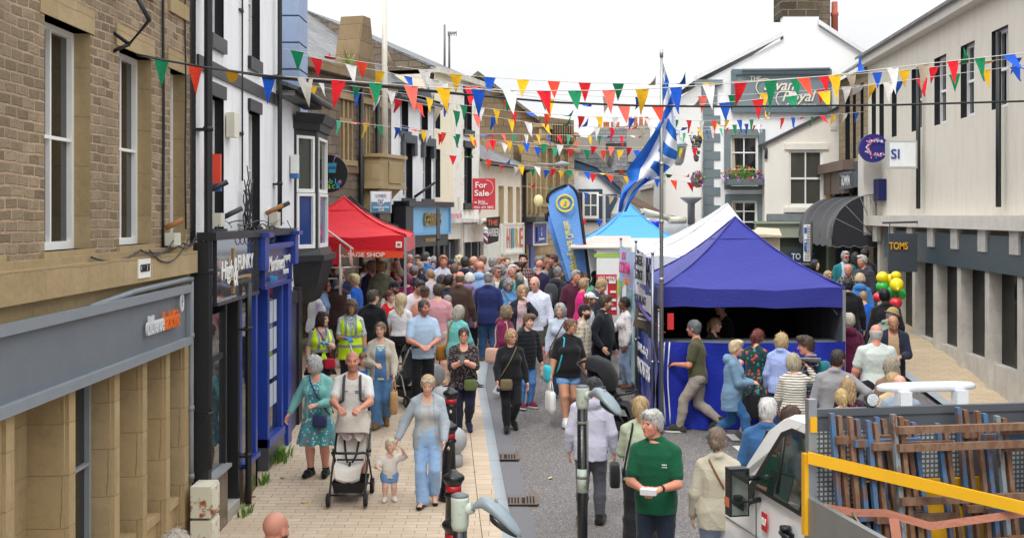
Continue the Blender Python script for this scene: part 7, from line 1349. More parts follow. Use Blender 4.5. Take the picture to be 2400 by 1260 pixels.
 t=NT('perforated_steel');v=t.coord();sp=t.n('ShaderNodeSeparateXYZ',Vector=v);a1=t.math('LESS_THAN',t.math('ABSOLUTE',t.math('SUBTRACT',t.math('FRACT',t.math('MULTIPLY',sp.outputs[0],26)),.5)),.3);a2=t.math('LESS_THAN',t.math('ABSOLUTE',t.math('SUBTRACT',t.math('FRACT',t.math('MULTIPLY',sp.outputs[2],26)),.5)),.3);reg=t.math('MULTIPLY',t.math('LESS_THAN',t.math('ABSOLUTE',t.math('SUBTRACT',sp.outputs[2],1.72)),.3),t.math('LESS_THAN',t.math('FRACT',t.math('MULTIPLY',sp.outputs[0],1.15)),.55));pm=t.out(t.mix(t.math('MULTIPLY',t.math('MULTIPLY',a1,a2),reg),lin('5d6268'),lin('b9bdbc')),.5,.4)
 mb=MB();mb.box((.05,-.03,1.0),(1.97,0,2.14));mb.box((.05,-.045,2.14),(1.97,.015,2.2));mb.build('headboard',pm,root)
 mb=MB();mb.box((-.03,-3.2,1.06),(0.02,-.05,1.5));mb.box((1.98,-3.2,1.06),(2.03,-.05,1.5));mb.box((-.03,-3.25,1.06),(2.03,-3.2,1.5));mb.build('dropside',metalm('a2a6a8',.5),root);mb=MB();mb.box((0.02,-3.2,1.0),(1.98,-.05,1.06));mb.box((.3,-3.2,.55),(.45,-.0,1.0));mb.box((1.5,-3.2,.55),(1.65,0,1.0));mb.build('bed',GD,root)
 YE=paint('e0a810',.4,.15);mb=MB();mb.prism([(-.03,-.06,1.78),(-.03,-.06,1.87),(1.3,-.92,1.62),(1.3,-.92,1.53)],(-.02,-.04,0));mb.box((-.06,-.06,1.2),(-.025,-.0,1.85));
 for z in (1.26,2.02):mb.box((-.012,-.065,z),(.045,-.052,z+.12))
 mb.build('yellow_brace',YE,root)
 c=(.53,-.02,2.265);M=Matrix.Translation(c)@Matrix.Rotation(R(90),4,'X');mb=MB();mb.lathe([(.05,-.03),(.058,-.01),(.058,.025),(.05,.03)],(0,0,0),20,0,True,M);mb.box((.49,-.04,2.15),(.57,.0,2.2));wl=mb.build('work_light',paint('33363a',.4),root);mb=MB();mb.lathe([(.05,.031),(0,.034)],(0,0,0),20,0,False,M)
 for k in range(14):a=k*2.4;r_=.011*math.sqrt(k);mb.ball((c[0]+r_*math.cos(a),c[1]-.034,c[2]+r_*math.sin(a)),.006,8)
 mb.build('lens',paint('c9cdd0',.15),wl);mb=MB();n=20;rings=[[Vector((1.1+.44*s*math.copysign(abs(math.cos(q))**.5,math.cos(q)),.14+.1*s*math.sin(q),z)) for q in [k*2*math.pi/n for k in range(n)]] for z,s in ((2.3,.9),(2.31,1),(2.345,1),(2.36,.92))];mb.loft(rings);mb.box((.8,.0,2.2),(.9,.1,2.31));mb.box((1.3,.0,2.2),(1.4,.1,2.31));mb.build('beacon_bar',paint('d6dade',.25),root)
 M0=root.matrix_basis.copy() if False else Matrix.Translation(root.location)@Matrix.Rotation(R(10),4,'Z')
 rng=random.Random(3);rusty=lambda c,th:(lambda q:q.out(q.mix(q.ramp(q.noise(q.coord(scale=(9,9,3)),1.6,7,.75),[(th,(0,0,0)),(th+.09,(1,1,1))]),lin(c),lin('6b4a36')),.7))(NT('rusting_steel'));BLf,RUf,GYf=rusty('42688e',.48),rusty('7d624e',.45),rusty('7a858c',.5)
 specs=[(.12,.5,-.1,2.18,0,'slim blue trestle frame leaning at the left of the truck bed'),(.24,.72,-.17,2.16,1,'rusty trestle frame second from the left in the truck bed'),(.36,.95,-.24,2.14,0,'blue trestle frame third from the left in the truck bed'),(.52,2.0,-.34,2.2,2,'wide grey and rust trestle frame in front of the others'),(1.2,1.9,-.12,2.2,0,'bright blue trestle frame at the right of the truck bed'),(1.32,2.1,-.2,2.18,1,'brown rusty trestle frame at the right of the truck bed'),(1.45,2.3,-.27,2.15,2,'grey trestle frame outermost at the right of the truck bed')]
 for a,b,y,zt,ci,lb in specs:
  m=(BLf,RUf,GYf)[ci];m2=(RUf,BLf,RUf)[ci];mb=MB();w_=.018
  for i,x in enumerate((a,a+.06,b,b+.06)):ln=.1+.03*i;mb.prism([(x+.05,y-ln,1.07),(x+.05+2*w_,y-ln,1.07),(x+2*w_,y,zt-.02*i),(x,y,zt-.02*i)],(0,-.05,0),(0,1,0,1)[i])
  for f in ((.3,.82) if ci!=2 else (.12,.42,.78,.9)):z=1.07+(zt-1.07)*f;yy=y-.1*(1-f)-.06;mb.box((a+.02,yy-.05,z-.028),(b+.1,yy-.003,z+.028),1)
  o=mb.build('trestle_frame',[m,m2]);o.matrix_world=M0;tag(o,lb,'trestle')
 mb=MB();mb.box((.35,-.12,1.1),(1.5,-.07,1.62));o=mb.build('road_board',YE);o.matrix_world=M0;tag(o,'yellow roadworks board with black chevron behind the trestles','road sign');mb=MB();mb.prism([(.4,-.122,1.62),(.7,-.122,1.62),(.45,-.122,1.1),(.36,-.122,1.1)],(0,-.006,0));mb.prism([(1.2,-.122,1.45),(1.5,-.122,1.38),(1.5,-.122,1.25),(1.32,-.122,1.35)],(0,-.006,0));mb.build('chevron',BLK,o)
 mb=MB();pts=[(-.0,-.3,1.48),(.2,-.42,1.46),(.35,-.62,1.5),(.6,-.82,1.44),(1.2,-.85,1.5),(2.0,-.7,1.52)];rows=[[Vector(p)+Vector((0,0,.03)) for p in pts],[Vector(p)-Vector((0,0,.03)) for p in pts]];mb.grid(rows);mb.grid([[(.33,-.7,1.48),(.4,-.72,1.48)],[(.34,-.74,1.28),(.41,-.76,1.28)],[(.3,-.72,1.08),(.36,-.74,1.08)]]);o=mb.build('ratchet_strap',cloth('b87a64'));o.matrix_world=M0;tag(o,'faded pink ratchet strap stretched across the stacked trestles','strap');mb=MB();mb.tube([(.18,-.4,1.46),(.26,-.5,1.3),(.2,-.52,1.15),(.14,-.45,1.2),(.2,-.42,1.4)],.012,5);mb.build('ratchet',metalm('8a8478',.5),o)
truck()
def sp(s):
 """'tee:5c5a3c:plaid:aabbcc' -> (kind, fabric)"""
 a=s.split(':');return a[0],cloth(a[1],*(a[2:] if len(a)>2 else []))
KW={'tee':('t_shirt',dict(L=.66,off=.018,neck=.03)),'polo':('polo_shirt',dict(L=.72,off=.019,collar=1,bag=1.06)),'shirt':('shirt',dict(L=.8,off=.017,collar=1,bag=1.05)),'lshirt':('shirt',dict(L=1.9,off=.016,collar=1,bag=1.04)),'jumper':('jumper',dict(L=1.92,off=.016,bag=1.04)),'jacket':('jacket',dict(L=1.93,off=.021,collar=1,hem=-.2,bag=1.07,amp=.004)),'hoodie':('hoodie',dict(L=1.92,off=.02,hood=1,hem=-.18,bag=1.06,amp=.0035)),'parka':('parka',dict(L=1.93,off=.024,hood=1,hem=-.42,bag=1.08,amp=.005)),'gilet':('gilet',dict(L=0,off=.028,collar=1,hem=-.16,bag=1.05)),'puffer':('puffer_jacket',dict(L=1.93,off=.028,hood=1,hem=-.2,puff=1,bag=1.06)),'cardi':('cardigan',dict(L=1.8,off=.019,openw=.085,hem=-.16)),'open':('open_jacket',dict(L=1.9,off=.022,openw=.095,hem=-.2,hood=0,collar=0)),'coat':('open_coat',dict(L=1.9,off=.024,openw=.09,hem=-.85)),'vest':('vest_top',dict(L=0,off=.011,neck=.05,hem=.12)),'dress':('dress',dict(L=.45,off=.014,skirt=1,neck=.045)),'ldress':('dress',dict(L=1.0,off=.016,skirt=1,neck=.05)),'bib':('dungarees',dict(L=0,off=.017,hem=0,neck=.1)),'fit':('t_shirt',dict(L=.6,off=.011,neck=.03,hem=.16))}
def person(px,py,H,yaw,who,top,bot,label,arms='down,down',**o):
 """who: 'm short 4a3a2a fair'. py is the photo row of the top of the head."""
 sex,style,hair,*r=who.split();o=dict(o);o.update(sex='m' if sex=='m' else 'f',style=style,hair=hair,skin=r[0] if r else 'fair',arms=tuple(arms.split(',')))
 if sex=='c':o['sex']='m';o['child']=1
 if sex=='g':o['child']=1
 Y=o.pop('Y',None) or solveY(py,H*(1.015 if style not in ('bald','shaved') else 1.0),.05 if px<1130 else 0);x=X(px,Y);lift=.05 if x<kx(Y) else (.08 if x>7.5 else 0)
 wear=[]
 for k,t in enumerate(top.split('+')):
  n,m=sp(t);nm,kw=KW[n];kw=dict(kw)
  if kw.get('skirt'):kw['skirt']=o.get('hemz',.3)*H
  wear.append((nm,m,kw))
 if bot:
  n,m=sp(bot);kw={'tr':dict(off=.014),'slim':dict(off=.009),'jeans':dict(off=.013),'wide':dict(off=.02,flare=.035),'flare':dict(off=.012,flare=.035),'shorts':dict(L=.72,off=.016,thigh=.02),'hot':dict(L=.38,off=.014),'skirt':None}[n]
  if kw is None:wear.append(('skirt',m,dict(L=-1,off=.016,skirt=o.get('hemz',.3)*H,top=.4)))
  else :wear.append(('trousers',m,dict(kw,name='shorts' if n in ('shorts','hot') else 'trousers')))
 if sum(1 for w in wear if w[0]!='trousers')>1:wear[0][2]['off']=min(wear[0][2]['off'],.013)
 o['wear']=wear;sh=o.pop('shoes',None)
 if sh:o['shoe']=cloth(sh)
 if o.get('sole')==1:o['sole']=paint('dcdcd8',.6)
 o['low']=not sh;extra=o.pop('bag',None);root,J=figure(x,Y,H,yaw,o,label,lift)
 J['x'],J['Y'],J['o']=x,Y,o
 if extra:
  for e in (extra if isinstance(extra,list) else [extra]):carry(J,*e)
 return J
def place(J,mb,name,mats,label,cat):
 o=mb.build(name,mats);o.location=J['root'].location;o.rotation_euler=J['root'].rotation_euler;return tag(o,label,cat)
def strap(J,mb,sd,m=0,r=.012,end=.12,front=True,back=True,same=False):
 """band from the shoulder on side -sd (or sd when same) over chest and back to the hip on side sd"""
 pts=[]
 for fb,on in ((-1,front),(1,back)):
  q=[]
  for k in range(9):
   f=k/8;t=1.0-(1.0-end)*f;s0=(sd if same else -sd)*.05*J['H'];s1=sd*(J['wa'](max(end,0))+.02);x=s0+(s1-s0)*f;w=J['wa'](t)+.045;d=(J['da'](t)+.04)*math.sqrt(max(.05,1-min(1,(x/w)**2)));q.append(Vector((x,J['ca'](t)+fb*d,J['tz'](t)+.012)))
  if on:mb.tube([Vector(((sd if same else -sd)*.052*J['H'],J['ca'](1.0),J['zs']+.035)),*q],r,6,m,True)
def carry(J,kind,colr,label,sd=1,**k):
 mb=MB();H=J['H'];c2=cloth(colr) if not k.get('leather') else paint(colr,.4,.15);V_=lambda a:Vector([float(q) for q in a])
 fd=J['wr'][sd]-J['el'][sd];fd=fd/np.linalg.norm(fd);hand=V_(J['wr'][sd]+fd*.075*H/1.7)
 def pouch(c,w,d,h,m=0,M=None):
  rings=[[Vector((c[0]+a*w/2*math.copysign(abs(math.cos(q))**.5,math.cos(q)),c[1]+a*d/2*math.copysign(abs(math.sin(q))**.5,math.sin(q)),c[2]+z*h)) for q in [i*math.pi/8 for i in range(16)]] for z,a in ((-.5,.72),(-.46,.92),(-.2,1.03),(.2,1),(.44,.92),(.5,.7))]
  if M is not None:rings=[[M@p for p in r] for r in rings]
  mb.loft(rings,m)
 if kind=='cross':
  strap(J,mb,sd,0,k.get('r',.01),k.get('end',.05));t=k.get('end',.05);w=J['wa'](max(t,0));pouch((sd*(w*.55),J['ca'](t)-J['da'](t)-.085,J['tz'](t)-.06),k.get('w',.2),.09,k.get('h',.17));return place(J,mb,'shoulder_bag',c2,label,'bag')
 if kind=='side':
  strap(J,mb,sd,0,k.get('r',.012),.0,same=True);pouch((sd*(J['wa'](.1)+.1+.05*J['fat']),.03,J['tz'](-.02)),.12,k.get('w',.3),k.get('h',.26));return place(J,mb,'shoulder_bag',c2,label,'bag')
 if kind=='back':
  rings=[];w,h=k.get('w',.3),k.get('h',.44);yb=J['ca'](.7)+J['da'](.7)+.02;zc=J['tz'](.62)
  for z,a,b in ((-.5,.8,.6),(-.44,.95,.95),(0,1,1.05),(.3,.95,.9),(.45,.7,.6),(.5,.4,.3)):rings.append([Vector((a*w/2*math.copysign(abs(math.cos(q))**.6,math.cos(q)),yb+.07+b*.08*math.copysign(abs(math.sin(q))**.6,math.sin(q)),zc+z*h)) for q in [i*math.pi/9 for i in range(18)]])
  mb.loft(rings);mb.box((-w*.3,yb+.14,zc-h*.32),(w*.3,yb+.185,zc+h*.06),1)
  for s in (-1,1):
   q=[]
   for i in range(8):f=i/7;t=1.0-.55*f;q.append(Vector((s*(.06+.02*f)*H,J['ca'](t)-J['da'](t)-.03+.02*abs(f),J['tz'](t)+.015)))
   mb.tube([Vector((s*.055*H,yb-.0,zc+h*.42)),Vector((s*.058*H,J['ca'](1),J['zs']+.03))]+q+[Vector((s*(J['wa'](.4)+.03),J['ca'](.4),J['tz'](.38))),Vector((s*w*.45,yb+.03,zc-h*.4))],.017,6)
  return place(J,mb,'backpack',[c2,cloth(k.get('c2','6a6c70'))],label,'backpack')
 if kind=='tote':
  drop=k.get('drop',.2);w,h=k.get('w',.34),k.get('h',.36);c=hand-Vector((0,0,drop+h/2-.02));c.z=max(c.z,h/2+.03);pouch(c,k.get('d',.12),w,h);
  for s in (-1,1):mb.tube([c+Vector((s*.03,-w*.25,h*.45)),hand+Vector((s*.012,-.02,-.01)),hand+Vector((s*.012,.02,-.01)),c+Vector((s*.03,w*.25,h*.45))],.008,5)
  return place(J,mb,k.get('name','carrier_bag'),c2,label,'bag')
 if kind=='slung':
  w,h=k.get('w',.36),k.get('h',.4);c=Vector((sd*(J['wa'](.1)*.75+.05),(J['ca'](.2)+J['da'](.2)+.07)*(1 if k.get('rear',1) else -1),J['tz'](-.05)))
  pouch(c,w,.1,h);
  for s in (-1,1):mb.tube([c+Vector((s*w*.3,0,h*.45)),Vector((sd*(.09*H)+s*.015,J['ca'](.9)+.09*H*(1 if k.get('rear',1) else -1),J['tz'](.88))),Vector((sd*.085*H,J['ca'](1),J['zs']+.02))],.014,5)
  return place(J,mb,'tote_bag',c2,label,'bag')
 if kind=='phone':
  f=np.array(hand)+np.array([0,-.02,.03]);M=Matrix.Translation(V_(f))@Matrix.Rotation(R(k.get('rx',-35)),4,'X');mb.box((-.036,-.005,-.07),(.036,.005,.07),0,M);return place(J,mb,'phone',paint(colr,.2,0),label,'phone')
 if kind=='paper':
  w,h=k.get('w',.2),k.get('h',.26);M=Matrix.Translation(hand+Vector((0,-.03,k.get('up',.05))))@Matrix.Rotation(R(k.get('rx',-50)),4,'X')@Matrix.Rotation(R(k.get('rz',0)),4,'Z');n=k.get('n',1)
  for i in range(n):mb.box((-w/2+.004*math.sin(i*3),-.002+i*.006,-h/2+.003*math.sin(i*5)),(w/2+.004*math.sin(i*3),.002+i*.006,h/2+.003*math.sin(i*5)),0,M)
  o=place(J,mb,k.get('name','leaflet'),paint(colr,.6,.1),label,k.get('cat','leaflet'));return o
def pram(x,Y,yaw,fab,frame,label,seat=None,lift=0.0,canopy_back=True,blanket=None,hood=True):
 root=empty('pushchair',(x,Y,gz(Y)+lift),R(yaw),label,'pushchair');fm=paint(frame,.35,.1);fc=cloth(fab);sc_=cloth(seat or fab)
 mb=MB()
 for s in (-1,1):
  mb.tube([(s*.22,-.36,.1),(s*.22,-.2,.34),(s*.22,.1,.62),(s*.22,.42,1.0)],.014,8);mb.tube([(s*.24,.36,.12),(s*.22,.12,.5),(s*.22,-.12,.62)],.013,8);mb.tube([(s*.22,.42,1.0),(s*.2,.47,1.03)],.014,8)
  mb.lathe([(.035,-.02),(.035,.02)],(s*.22,.1,.62),10)
 mb.tube([(-.22,-.34,.14),(.22,-.34,.14)],.012,6);mb.tube([(-.24,.36,.14),(.24,.36,.14)],.012,6);mb.build('frame',fm,root)
 mb=MB();mb.tube([(-.2,.47,1.03),(0,.485,1.035),(.2,.47,1.03)],.02,10);mb.build('handlebar',paint('17181a',.6),root)
 mb=MB();mb.tube([(-.21,-.1,.62),(-.2,-.26,.66),(-.12,-.32,.665),(.12,-.32,.665),(.2,-.26,.66),(.21,-.1,.62)],.017,8);mb.build('bumper_bar',paint('1b1c1f',.5),root)
 def quilt(f,u):return .008*abs(math.sin(u*9))*abs(math.sin(f*14))
 mb=MB();rows=[]
 for k in range(21):
  f=k/20;y,z=np.interp(f,(0,.22,.42,1),(-.33,-.27,-.02,.22)),np.interp(f,(0,.22,.42,1),(.3,.44,.46,1.0));w=np.interp(f,(0,.3,.6,1),(.15,.18,.19,.18));rows.append([(w*u,y-.05*(1-u*u)*(-1)-quilt(f,u),z+.05*u*u+quilt(f,u)) for u in np.linspace(-1,1,15)])
 mb.grid(rows);mb.grid([[(p[0],p[1]+.03,p[2]-.03) for p in r] for r in rows]);mb.build('seat',sc_,root)
 mb=MB();mb.tube([(-.1,.12,.78),(-.06,-.0,.56),(-.03,-.08,.5)],.014,5);mb.tube([(.1,.12,.78),(.07,.0,.58),(.03,-.08,.5)],.014,5);mb.tube([(0,-.06,.5),(0,-.12,.47)],.016,5);mb.tube([(-.17,-.05,.53),(.17,-.05,.53)],.013,5);mb.build('harness',paint('202124',.8),root)
 if hood:
  mb=MB();rows=[]
  for k in range(11):
   a=R(-8+k*12.2);rows.append([(.235*u*(1-.04*math.cos(a)),.22-.36*math.sin(a)*math.sqrt(max(0,1-(u*u)*.55))+.08,.8+.33*math.cos(a)*math.sqrt(max(0,1-u**4*.75))+.008*math.sin(k*2)) for u in np.linspace(-1,1,13)])
  if canopy_back:rows=rows[:8]
  mb.grid(rows);mb.grid([[(p[0]*.985,p[1]+.004,p[2]-.008) for p in r] for r in rows]);mb.grid([[(.225*u,.3,z) for u in np.linspace(-1,1,9)] for z in (1.1,.8,.5)]);mb.build('hood',fc,root)
 if blanket:
  mb=MB();rg=random.Random(4);mb.grid([[(-.17+.34*j/12,.02+.09*f+.03*math.sin(j*1.9+f*6),.78+.16*f+.03*math.sin(j*1.1+f*9)) for j in range(13)] for f in np.linspace(0,1,8)]);o=mb.build('blanket',cloth(blanket,'dots','b89a98'));o.location=root.location;o.rotation_euler=root.rotation_euler;tag(o,'pink and white blanket bundled in the beige pushchair','blanket')
 mb=MB();rings=[[Vector((sx*.2*a,.02+sy*.26*a,z)) for sx,sy in ((-1,-1),(1,-1),(1,1),(-1,1))] for z,a in ((.14,.92),(.28,1.05))];mb.loft(rings,0,False,False);mb.face(rings[0][::-1]);mb.build('basket',paint('1d1e21',.7),root)
 for s in (-1,1):
  for y,r in ((-.36,.085),(.36,.105)):
   M=Matrix.Translation((s*.235,y,r))@Matrix.Rotation(R(90),4,'Y');mb=MB();mb.lathe([(r*.6,-.022),(r*.96,-.022),(r,-.01),(r,.01),(r*.96,.022),(r*.6,.022)],(0,0,0),18,0,True,M);w_=mb.build('wheel',paint('151517',.8),root);mb=MB();mb.lathe([(r*.6,-.018),(r*.2,-.03),(0,-.03)],(0,0,0),14,0,False,M);mb.lathe([(r*.6,.018),(r*.2,.03),(0,.03)],(0,0,0),14,0,False,M);mb.build('hub',paint('4a4c50',.4),w_)
 return root
PP=person
J=PP(828,822,1.84,2,'m shaved 5a4a40 red','tee:d9d8d4','shorts:7f8488','bald man in a white sports T-shirt pushing the beige pushchair','push,push',shoes='d0d0cc',sole=1,hy=8,beard=.25)
strp=MB();
for s in (-1,1):strp.tube([Vector((s*.1,J['ca'](1),J['zs']+.03))]+[Vector((s*(.105+.01*f),J['ca'](1-.5*f)-J['da'](1-.5*f)-.03,J['tz'](1-.5*f)+.01)) for f in np.linspace(0,1,7)]+[Vector((s*(J['wa'](.4)+.03),J['ca'](.4),J['tz'](.4)))],.018,6)
strp.ball((0,J['ca'](.6)+J['da'](.6)+.09,J['tz'](.6)),.15,12,0,(1,.6,1.4));place(J,strp,'backpack',cloth('4a4648'),'dark grey backpack worn by the bald man with the pushchair','backpack')
M_=lambda x,t,d=.024:Matrix.Translation((x,J['ca'](t)-J['da'](t)*math.sqrt(max(.1,1-(x/(J['wa'](t)+.02))**2))-d,J['tz'](t)))
lg=MB();m=M_(.075,.7);lg.box((-.034,-.003,-.016),(.034,0,.016),0,m);o=lg.build('chest_logo',paint('2a2c30',.6),J['root']);lettering('SPORT',M_(.075,.7,.029),.02,WHT,J['root'],.05)
lg=MB();m=M_(-.075,.7)
for k in (-1,0,1):lg.prism([m@Vector((k*.006,0,-.006)),m@Vector((k*.016+.005,0,.016)),m@Vector((k*.016,0,.02)),m@Vector((k*.016-.005,0,.016))],(0,-.002,0))
lg.build('chest_logo',BLK,J['root'])
for s in (-1,1):
 lg=MB();a,b=J['sh'][s],J['el'][s]
 for q in (-1,0,1):
  lg.tube([Vector([float(v) for v in a+(b-a)*f+np.array([s*(.062 if f>.05 else .05),q*.016-.01,.025 if f<.05 else 0])]) for f in (.0,.3,.62)],.0035,4)
 lg.build('sleeve_stripes',BLK,J['root'])
pram(X(822,15.4),15.4,0,'c4bcb0','26282c','beige pushchair with quilted seat pushed by the bald man','d4cfc8',.05,True,'d8c4c4')
J=PP(1003,868,1.68,0,'w bun d0b078 fair','vest:b4b6b8+open:a3adb6','flare:8cacd6:denim','smiling woman in pale flared jeans and grey jacket holding the toddler by the hand',('out,fwd'),glasses='top',glc='d8d4cc',hp=14,hy=8,shoes='1d1c1c',sandal=1,stride=.05)
mb=MB();mb.lathe([(J['wa'](.36)+.012,J['tz'](.33)),(J['wa'](.36)+.012,J['tz'](.33)+.035)],(0,J['ca'](.36),0),24,0,True,Matrix.Diagonal((1,J['da'](.36)/J['wa'](.36)*1.06,1,1)));mb.build('belt',BLK,J['root'])
PP(913,1025,.8,8,'g bun e8d8a8 pale','tee:dcd6ce','hot:6f9bcc:dots:86aed8','blonde toddler in a cream T-shirt and blue frilled shorts','childfwd,childup',hy=18,shoes='d9d6d0',fat=.25)
PP(745,828,1.66,-8,'w bob c9c8c4 pink','dress:4aa6ae:floral:e2e2da:b0506a+cardi:7dbcb6','','grey bobbed woman in a turquoise floral dress and mint cardigan','out,waist',hy=-52,fat=.35,hemz=.27,shoes='17171a',vol=1.1,bag=[('cross','3c466e','navy handbag across the floral dress of the grey bobbed woman',1,)])
J=PP(893,750,1.68,3,'w pony 8a6c48 fair','tee:d5dcd4:stripes:3f9a68+bib:4f759e:denim+coat:bcb2a2','wide:4f759e:denim','woman in blue denim dungarees and an open beige raincoat','waist,fwd',shoes='7a5a3a',stride=.07,hy=-4,bag=[('tote','b08a5c','brown paper bag carried by the woman in dungarees',1,)])
PP(850,822,1.2,5,'c short 9a7444 fair','tee:3a86c8+open:8cc0b4','tr:3a3c48','young boy in a blue T-shirt standing behind the bald man',hy=14)
J=PP(1087,762,1.66,2,'w bun 4a3428 pink','ldress:2a2228:dots:c8b8b0','slim:1c2238','glasses wearing woman in a dotted dark dress holding a phone','chest,chest',glasses='clear',fat=.75,hemz=.44,flare=.45,shoes='232a40',vol=.9,stride=.06,bag=[('cross','5f6a3e','small olive green bag hanging across the dotted dress',1),('phone','2a2a30','dark phone in the hand of the woman in the dotted dress',1)])
J=PP(822,697,1.74,8,'w curly 6e5238 tan','shirt:b4bcc4:floral:4a5a66:e8e8e8','tr:1b1c22','curly haired steward in a yellow high visibility vest with a litter picker','waist,down',gloves='2a8ad0',hy=6,vol=1.25);JH1=J
J2=PP(750,727,1.64,28,'w long 3c2a20 fair','tee:8d9096','skirt:1c1c20','dark haired young steward in a tied yellow high visibility vest','down,chest',gloves='2a8ad0',hy=30,hemz=.36,lz=-.5,bag=[('cross','b01c34','red pouch bag on the hip of the young steward',1)])
PP(990,697,1.84,12,'m crop 4c4640 red','shirt:a9c2dc:dots:c0d2e4','tr:18191f','smiling man in a pale blue short sleeved shirt with clasped hands','front,front',hy=22,fat=.3,beard=.45)
PP(1070,712,1.64,150,'w long aea698 fair','jumper:6cb8b4','shorts:d8c8b8','grey haired woman in a mint cardigan turned away','fwd,waist',lz=-.25,ll=.5,bag=[('side','a8702c','large tan leather shoulder bag on the mint cardigan woman',1,)])
PP(937,685,1.7,172,'w long d2b67c fair','fit:dedadd','slim:17181c','woman with long blonde hair in a white T-shirt seen from behind',lz=-.95,ll=1.05,hy=-20)
PP(907,677,1.62,55,'w pony 6a2c26 pale','tee:c81c24','skirt:b01a22','red haired woman in a bright red top',hy=10,hemz=.3)
PP(870,677,1.8,170,'m short 4c443e fair','jacket:17181c','tr:20222a','grey haired man in a black fleece with his back turned',hy=-30)
PP(890,703,1.4,80,'c short 9a7a54 fair','tee:4c5058','tr:30323a','boy half hidden behind the black fleece',hy=10)
PP(737,663,1.66,120,'w bob a87e50 fair','lshirt:b8a8d0+gilet:d4d6da','tr:c8c8cc','fair haired woman in a white padded gilet over lilac sleeves',hy=10,lenz=-.5)
PP(757,652,1.7,70,'w bob 6a4430 red','lshirt:88a4cc','tr:3a3e4a','woman in a blue blouse smiling towards the brown gilet','down,fwd',glasses='clear',lenz=-.3)
PP(790,640,1.8,165,'m fringe 8a8880 fair','lshirt:a8c4e8+gilet:3c2826','tr:4a3e34','broad man in a dark brown gilet and black cap gesturing with one hand','waist,out',hat='cap',hatc='1b1c1e',fat=.3)
PP(804,621,1.84,-120,'m bald c8b8a8 pink','jumper:34466a','tr:2c303a','bald man in a navy blue jumper looking left',hy=30)
PP(838,640,1.68,-105,'w short e0c884 tan','tee:2060c0','tr:d0ccc8','short haired blonde woman in a bright blue top raising her hand','chest,down',glasses='dark',hy=10,vol=1.5)
PP(767,637,1.62,175,'w bob 1e1a1c fair','jumper:22406a','tr:20242c','black haired woman in dark blue behind the brown gilet')
PP(757,619,1.68,60,'w pony 3a2a24 tan','jumper:d84a48','tr:2a2a30','dark haired woman in a coral red top behind the crowd barrier','chest,down',hp=20)
PP(785,618,1.7,160,'m short 8a7050 fair','jacket:2a4470','tr:2a2c34','fair man in a navy jacket partly hidden by the bald man')
PP(865,608,1.8,62,'m short 8c8c8c red','tee:c02830+open:262a4c','tr:24262e','grey haired man in a navy jacket over a red T-shirt',beard=.35,hy=5)
PP(850,612,1.64,75,'w bun 5a4230 pale','lshirt:e0dcd8','tr:4a4a50','pale woman in white standing under the sausage shop strip')
PP(893,610,1.84,165,'m short a8763c fair','parka:6d705a','tr:3a3a3c','ginger haired man in an olive green hooded parka',hy=20,vol=1.15)
PP(893,603,1.7,170,'m short 2e2620 tan','jacket:2e303a','tr:26262c','dark haired man hidden in the shade of the red gazebo',Y=26.0)
PP(921,611,1.72,110,'m shaved 5a2c28 red','jacket:8a1c28','tr:30262a','man in dark red at the sausage stall corner')
PP(938,627,1.64,-60,'w bob 9a8264 pink','tee:b05a90:dots:2a2a30','tr:2c2c34','woman in glasses tipping a bottle to drink','face,down',glasses='clear',hp=-18,lenz=-.2)
PP(955,640,1.66,175,'w bob 8a1c50 fair','jumper:7a1848','tr:2a262c','plum haired woman standing at the red gazebo leg',Y=24.4)
PP(915,653,1.78,55,'m crop 2c2622 tan','tee:dcdce0','tr:3a4252','bearded man in a white T-shirt and black cap with a pink phone','down,chest',hat='cap',beard=.8,glasses='clear',hp=12,bag=[('phone','d0287c','bright pink phone held by the man in the black cap',1)])
PP(967,619,1.8,172,'m crop 6a4434 red','jacket:1f3052','tr:22262e','broad man in a navy jacket wearing a patterned headband',hat='beanie',hatc='7a7a86',fat=.3)
PP(965,616,1.76,-40,'m bald b8a090 pink','jacket:26304e','tr:2c2e36','bald man just behind the patterned headband',glasses='clear',Y=25.5)
PP(987,611,1.64,-30,'w bob a89a86 pink','jumper:2a3350','tr:2c2c34','grey blonde laughing woman behind the navy jacket',lenz=-.2)
PP(973,650,1.82,28,'m short 3e2e24 fair','tee:dad8e0','tr:30343e','young man in a white T-shirt and sunglasses looking down','waist,waist',glasses='dark',hp=20,hy=16,beard=.4)
PP(994,668,1.74,168,'m crop 6a4a30 red','tee:d09484','tr:3c3c44','man in a peach T-shirt with a black cap worn backwards',hat='bcap',fat=.2)
PP(1026,662,1.84,178,'m short 4a3624 fair','tee:c89098','shorts:c8bcb0','tall man in a dusty pink T-shirt seen from behind',fat=.2,hy=12)
PP(1048,690,1.5,170,'w short a09488 fair','tee:c8bcb8','tr:55504c','short grey haired person between the pink T-shirt and brown jacket')
PP(1075,633,1.84,160,'m fringe 6a5a4c red','jacket:43312a','tr:20242c','older man in a dark brown jacket with thinning hair',glasses='clear',fat=.25)
PP(1098,637,1.7,165,'w bob d4d0c8 fair','parka:7e6a92','tr:2a3244','white haired woman in a lilac hooded jacket',lenz=-.25,bag=[('side','5a4a8a','patterned purple shoulder bag on the lilac jacket woman',1)])
PP(1123,612,1.82,165,'m bald d0a090 red','hoodie:8eb0dc','tr:3c4452','bald man in a pale blue hooded top',fat=.25)
PP(1143,635,1.8,172,'m fringe 8a8882 fair','jacket:202a5c','jeans:2e4c74:denim','big man in a navy fleece and grey flat cap',hat='flat',hatc='6a6c6c',fat=.4,shoes='4a4038')
PP(1048,641,1.76,150,'m short 1c181a tan','jacket:2c303c','tr:24262c','black haired man in dark blue beyond the pink T-shirt')
